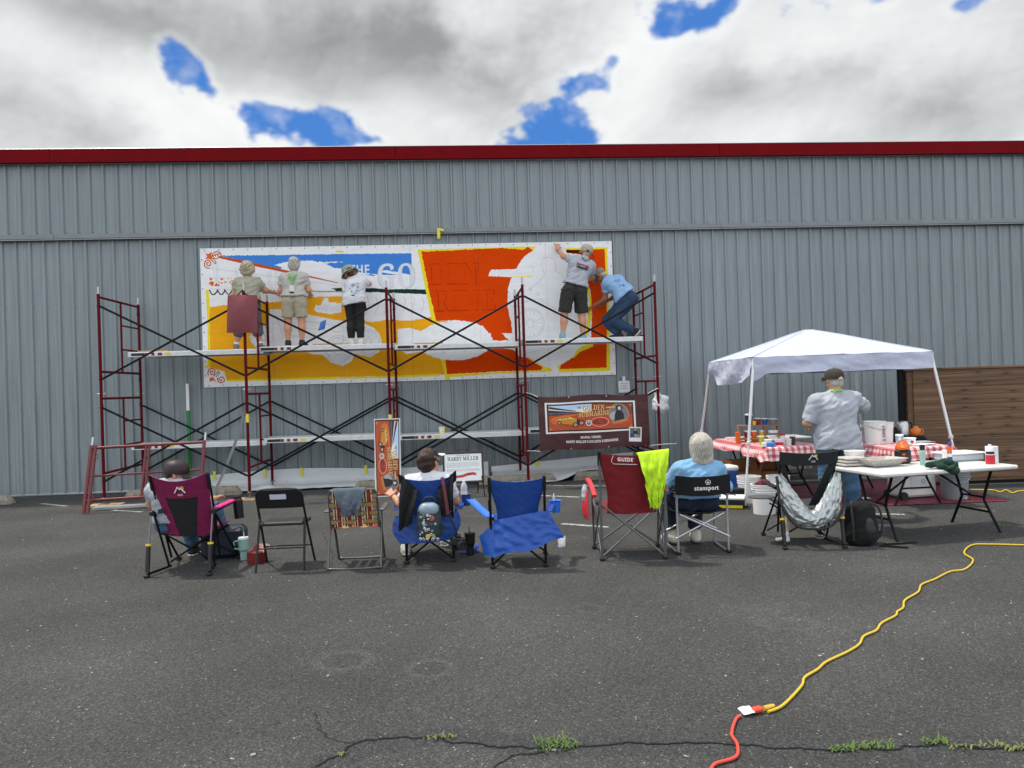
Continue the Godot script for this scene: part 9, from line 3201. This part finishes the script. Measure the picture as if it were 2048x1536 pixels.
	tube(st, curve([Vector3(-0.06, 0.33, -0.02), Vector3(-0.03, 0.385, 0.0), Vector3(0.04, 0.385, 0.0), Vector3(0.07, 0.33, -0.02)], 6), 0.009, 6)
	part("handle", st, M["charcoal_nylon"], o)
	st = begin()
	patch(st, Vector3(0.09, 0.17, 0.05), Vector3(0.13, 0.14, 0.06), Vector3(0.15, 0.1, 0.06), Vector3(0.09, 0.11, 0.06), Vector3.ZERO, 4, 4, 0.02, 0.003)
	part("green_ribbon", st, M["dark_green_cloth"], o)
	var tints := []
	for c in ["#c9cdd0", "#9fb0b8", "#d8d8d0", "#55666e", "#c9a94a", "#7d8f5a", "#a2554f"]:
		tints.append(mat("badge_" + c.substr(1), c, 0.3))
	mat("badge_core", "#2b3338", 0.4)
	var disc := begin()
	lathe(disc, Vector3.ZERO, [Vector2(0.0, 0.004), Vector2(0.8, 0.003), Vector2(1.0, 0.0)], 12, Basis(Vector3.RIGHT, Vector3.BACK, Vector3.UP))
	disc.generate_normals()
	var disc_mesh := disc.commit()
	var spots_at := [[0.025, 0.215, 0.026, 6], [-0.012, 0.055, 0.022, 4], [0.035, 0.06, 0.018, 5], [0.03, 0.03, 0.014, 0]]
	for k in 34:
		spots_at.append([rng.randf_range(-0.085, 0.085), rng.randf_range(0.02, 0.245), rng.randf_range(0.008, 0.014), rng.randi() % 4])
	for q in spots_at:
		var z := 0.082 * sqrt(maxf(0.12, 1.0 - pow(maxf(absf(q[0]) - 0.035, 0.0) / 0.08, 2.0))) + 0.009
		var b := Basis(Vector3.UP, signf(q[0]) * maxf(absf(q[0]) - 0.035, 0.0) * 11.0) * Basis.IDENTITY.scaled(Vector3(q[2], q[2], 1.0))
		var d := again("badge", disc_mesh, tints[q[3]], o, Transform3D(b, Vector3(q[0], q[1], z)))
		if q[2] < 0.015 and rng.randf() < 0.6:
			again("badge_face", disc_mesh, M["badge_core"], d, Transform3D(Basis.IDENTITY.scaled(Vector3(0.55, 0.55, 1)), Vector3(0, 0, 0.003)))


# ---------------------------------------------------------------- cords, cracks and weeds

func build_cords_and_weeds() -> void:
	mat("cord_yellow", "#d3b32c", 0.5)
	mat("cord_red", "#d64a38", 0.5)
	var y := 0.011
	var yellow := curve([Vector3(5.37, y, 7.08), Vector3(5.12, y, 7.02), Vector3(4.87, y, 6.93), Vector3(4.69, y, 6.92), Vector3(4.42, y, 7.20), Vector3(4.32, y, 7.46), Vector3(4.06, y, 7.73), Vector3(3.90, y, 7.78), Vector3(3.65, y, 7.97), Vector3(3.46, y, 8.10), Vector3(3.32, y, 8.28), Vector3(3.11, y, 8.46), Vector3(3.00, y, 8.62), Vector3(2.91, y, 8.70), Vector3(2.85, y, 8.78), Vector3(2.68, y, 8.91), Vector3(2.57, y, 9.04), Vector3(2.44, y, 9.13), Vector3(2.34, y, 9.26), Vector3(2.21, y, 9.37), Vector3(2.02, y, 9.50), Vector3(1.92, y, 9.60), Vector3(1.80, y, 9.70), Vector3(1.73, y, 9.81), Vector3(1.54, y, 10.02), Vector3(1.44, y, 10.08)], 6)
	var orange := curve([Vector3(1.30, y, 10.10), Vector3(1.26, y, 10.14), Vector3(1.19, y, 10.28), Vector3(1.18, y, 10.37), Vector3(1.15, y, 10.46), Vector3(1.11, y, 10.50), Vector3(1.03, y, 10.53), Vector3(0.99, y, 10.58), Vector3(0.93, y, 10.68)], 6)
	var far_cord := curve([Vector3(6.90, y, 3.74), Vector3(7.13, y, 3.86), Vector3(7.10, y, 4.05), Vector3(7.29, y, 3.91), Vector3(7.18, y, 4.17), Vector3(7.38, y, 4.04), Vector3(7.72, y, 4.05)], 6)
	var cracks := [
		[[Vector3(-0.64, 0, 10.31), Vector3(-0.59, 0, 10.25), Vector3(-0.54, 0, 10.20), Vector3(-0.53, 0, 10.14), Vector3(-0.49, 0, 10.10), Vector3(-0.41, 0, 10.08), Vector3(-0.31, 0, 10.08), Vector3(-0.21, 0, 10.09), Vector3(-0.13, 0, 10.11), Vector3(-0.06, 0, 10.16), Vector3(0.04, 0, 10.19), Vector3(0.14, 0, 10.23), Vector3(0.25, 0, 10.26), Vector3(0.34, 0, 10.27), Vector3(0.48, 0, 10.28), Vector3(0.60, 0, 10.28), Vector3(0.70, 0, 10.28), Vector3(0.99, 0, 10.32), Vector3(1.09, 0, 10.33), Vector3(1.19, 0, 10.37), Vector3(1.32, 0, 10.41), Vector3(1.45, 0, 10.45), Vector3(1.58, 0, 10.47), Vector3(1.72, 0, 10.49), Vector3(1.82, 0, 10.50), Vector3(1.94, 0, 10.48), Vector3(2.04, 0, 10.47), Vector3(2.10, 0, 10.51), Vector3(2.25, 0, 10.56), Vector3(2.38, 0, 10.57)], 0.006, "long wandering crack across the foreground asphalt"],
		[[Vector3(0.11, 0, 10.42), Vector3(0.17, 0, 10.37), Vector3(0.21, 0, 10.33), Vector3(0.28, 0, 10.32), Vector3(0.34, 0, 10.31)], 0.0045, "short crack forking from the foreground crack at the bottom"],
		[[Vector3(-0.75, 0, 9.72), Vector3(-0.70, 0, 9.90), Vector3(-0.65, 0, 10.02), Vector3(-0.58, 0, 10.08), Vector3(-0.51, 0, 10.10)], 0.0022, "hairline crack from the oil ring down to the foreground crack"],
		[[Vector3(-1.56, 0, 4.70), Vector3(-1.38, 0, 5.44), Vector3(-1.24, 0, 5.96), Vector3(-1.17, 0, 6.61)], 0.002, "hairline crack under the plaid lawn chair"],
		[[Vector3(3.30, 0, 6.82), Vector3(3.61, 0, 7.10), Vector3(3.92, 0, 7.33), Vector3(4.29, 0, 7.53), Vector3(4.60, 0, 7.69)], 0.002, "hairline crack right of the black backpack"],
	]
	var tufts := [
		[Vector3(0.40, 0, 10.26), 0.09, 0.05, 60, 1.4, "largest bright green weed tuft in the front asphalt crack"],
		[Vector3(-0.12, 0, 10.11), 0.07, 0.015, 22, 0.9, "small yellowish weed tuft in the front crack, left of the biggest tuft"],
		[Vector3(1.69, 0, 10.47), 0.14, 0.03, 80, 1, "long green weed strip in the front crack right of the red cord"],
		[Vector3(2.02, 0, 10.47), 0.05, 0.02, 26, 1, "weed tuft at the kink of the front crack near the right edge"],
		[Vector3(2.16, 0, 10.53), 0.12, 0.015, 36, 0.9, "thin weed strip in the front crack near the right edge"],
		[Vector3(2.31, 0, 10.57), 0.06, 0.015, 22, 0.9, "weed strip where the front crack leaves the right edge"],
		[Vector3(-0.55, 0, 10.21), 0.02, 0.015, 10, 0.8, "tiny yellow weed on the front crack's lower left bend"],
		[Vector3(6.02, 0, 5.25), 0.07, 0.12, 40, 0.9, "dry weeds under the white table near the fence"],
		[Vector3(5.59, 0, 6.11), 0.05, 0.1, 34, 1, "weeds beside the white table's right front leg"],
		[Vector3(6.29, 0, 4.59), 0.03, 0.03, 14, 1, "weeds at the foot of the canopy's right leg"],
	]
	var st := begin()
	tube(st, yellow, 0.007, 8)
	var o := thing("extension_cord", "long yellow extension cord snaking across the asphalt to a red plug", "extension cord")
	part("cord", st, M["cord_yellow"], o)
	st = begin()
	tube(st, [Vector3(1.43, 0.016, 10.055), Vector3(1.49, 0.016, 10.03)], 0.013, 10, 0.010)
	part("connector", st, tri(mat("connector_amber", "#cda93a", 0.3), null, 1.0), o)
	o = thing("extension_cord", "red-orange extension cord with a white tag entering at the bottom edge", "extension cord")
	st = begin()
	tube(st, orange, 0.0075, 8)
	part("cord", st, M["cord_red"], o)
	st = begin()
	box(st, Vector3(1.39, 0.02, 10.07), Vector3(0.06, 0.026, 0.034), yaw(18.0), 0.008)
	part("plug", st, M["cord_red"], o)
	st = begin()
	patch(st, Vector3(1.30, 0.03, 10.06), Vector3(1.36, 0.035, 10.055), Vector3(1.37, 0.02, 10.10), Vector3(1.315, 0.012, 10.105), Vector3(0, 0.006, 0), 4, 4, 0.006, 0.001)
	part("tag", st, M["white_paper"], o)
	st = begin()
	tube(st, far_cord, 0.009, 6)
	single("extension_cord", st, M["cord_yellow"], "yellow extension cord lying along the foot of the wooden fence", "extension cord")
	# cracks: thin sunken lines of tar-dark grit
	mat("crack_dark", "#0c0c0d", 0.95)
	for c in cracks:
		var pts: Array = c[0]
		st = begin()
		st.set_smooth_group(1)
		var line := []
		for i in pts.size() - 1:
			for k in 14:
				var p: Vector3 = pts[i].lerp(pts[i + 1], k / 14.0)
				var d: Vector3 = (pts[i + 1] - pts[i]).normalized().cross(Vector3.UP)
				line.append(p + d * (0.022 * fine.get_noise_2d(p.x * 7.0, p.z * 7.0) + 0.01 * fine.get_noise_2d(p.x * 40.0, p.z * 40.0)))
		line.append(pts[-1])
		for i in line.size() - 1:
			var d: Vector3 = (line[i + 1] - line[i]).normalized().cross(Vector3.UP)
			var w0: float = c[1] * (0.75 + 0.7 * absf(fine.get_noise_2d(i * 1.7, c[1] * 900.0)))
			var w1: float = c[1] * (0.75 + 0.7 * absf(fine.get_noise_2d((i + 1) * 1.7, c[1] * 900.0)))
			for v in [line[i] - d * w0, line[i] + d * w0, line[i + 1] + d * w1, line[i] - d * w0, line[i + 1] + d * w1, line[i + 1] - d * w1]:
				st.add_vertex(v + Vector3(0, 0.004, 0))
		structure(part("asphalt_crack", st, M["crack_dark"]), c[2], "crack")
	# weeds in the cracks
	var blade := mat("weed", "#56732a", 0.8)
	blade.backlight_enabled = true
	blade.backlight = Color(0.2, 0.3, 0.05)
	mat("weed_dry", "#757a3c", 0.8)
	for t in tufts:
		st = begin()
		st.set_smooth_group(-1)
		for k in int(t[3]):
			var a := rng.randf() * TAU
			var base: Vector3 = t[0] + Vector3(rng.randf_range(-1, 1) * t[1], 0.003, rng.randf_range(-1, 1) * t[2])
			var l: float = rng.randf_range(0.015, 0.038) * t[4]
			var dir := Vector3(cos(a), 0, sin(a))
			var side := dir.cross(Vector3.UP) * rng.randf_range(0.002, 0.004)
			var mid: Vector3 = base + dir * l * 0.5 + Vector3(0, l * 0.55, 0)
			var tip: Vector3 = base + dir * l + Vector3(0, l * rng.randf_range(0.2, 0.7), 0)
			for v in [base - side, base + side, mid + side, base - side, mid + side, mid - side, mid - side, mid + side, tip]:
				st.add_vertex(v)
		var w := part("grass_tuft", st, blade if t[4] >= 1.0 else M["weed_dry"])
		tag(w, t[5], "weed", "weeds in the asphalt cracks")
	# loose pale grit
	st = begin()
	for k in 130:
		var p := Vector3(rng.randf_range(-6.5, 5.5), 0.004, rng.randf_range(2.2, 10.8))
		box(st, p, Vector3(rng.randf_range(0.008, 0.022), 0.008, rng.randf_range(0.006, 0.016)), yaw(rng.randf() * 180.0), 0.002)
	tag(part("loose_grit", st, M["white_line"]), "scattered pale grit and paper flecks on the asphalt", "grit", "", "stuff")
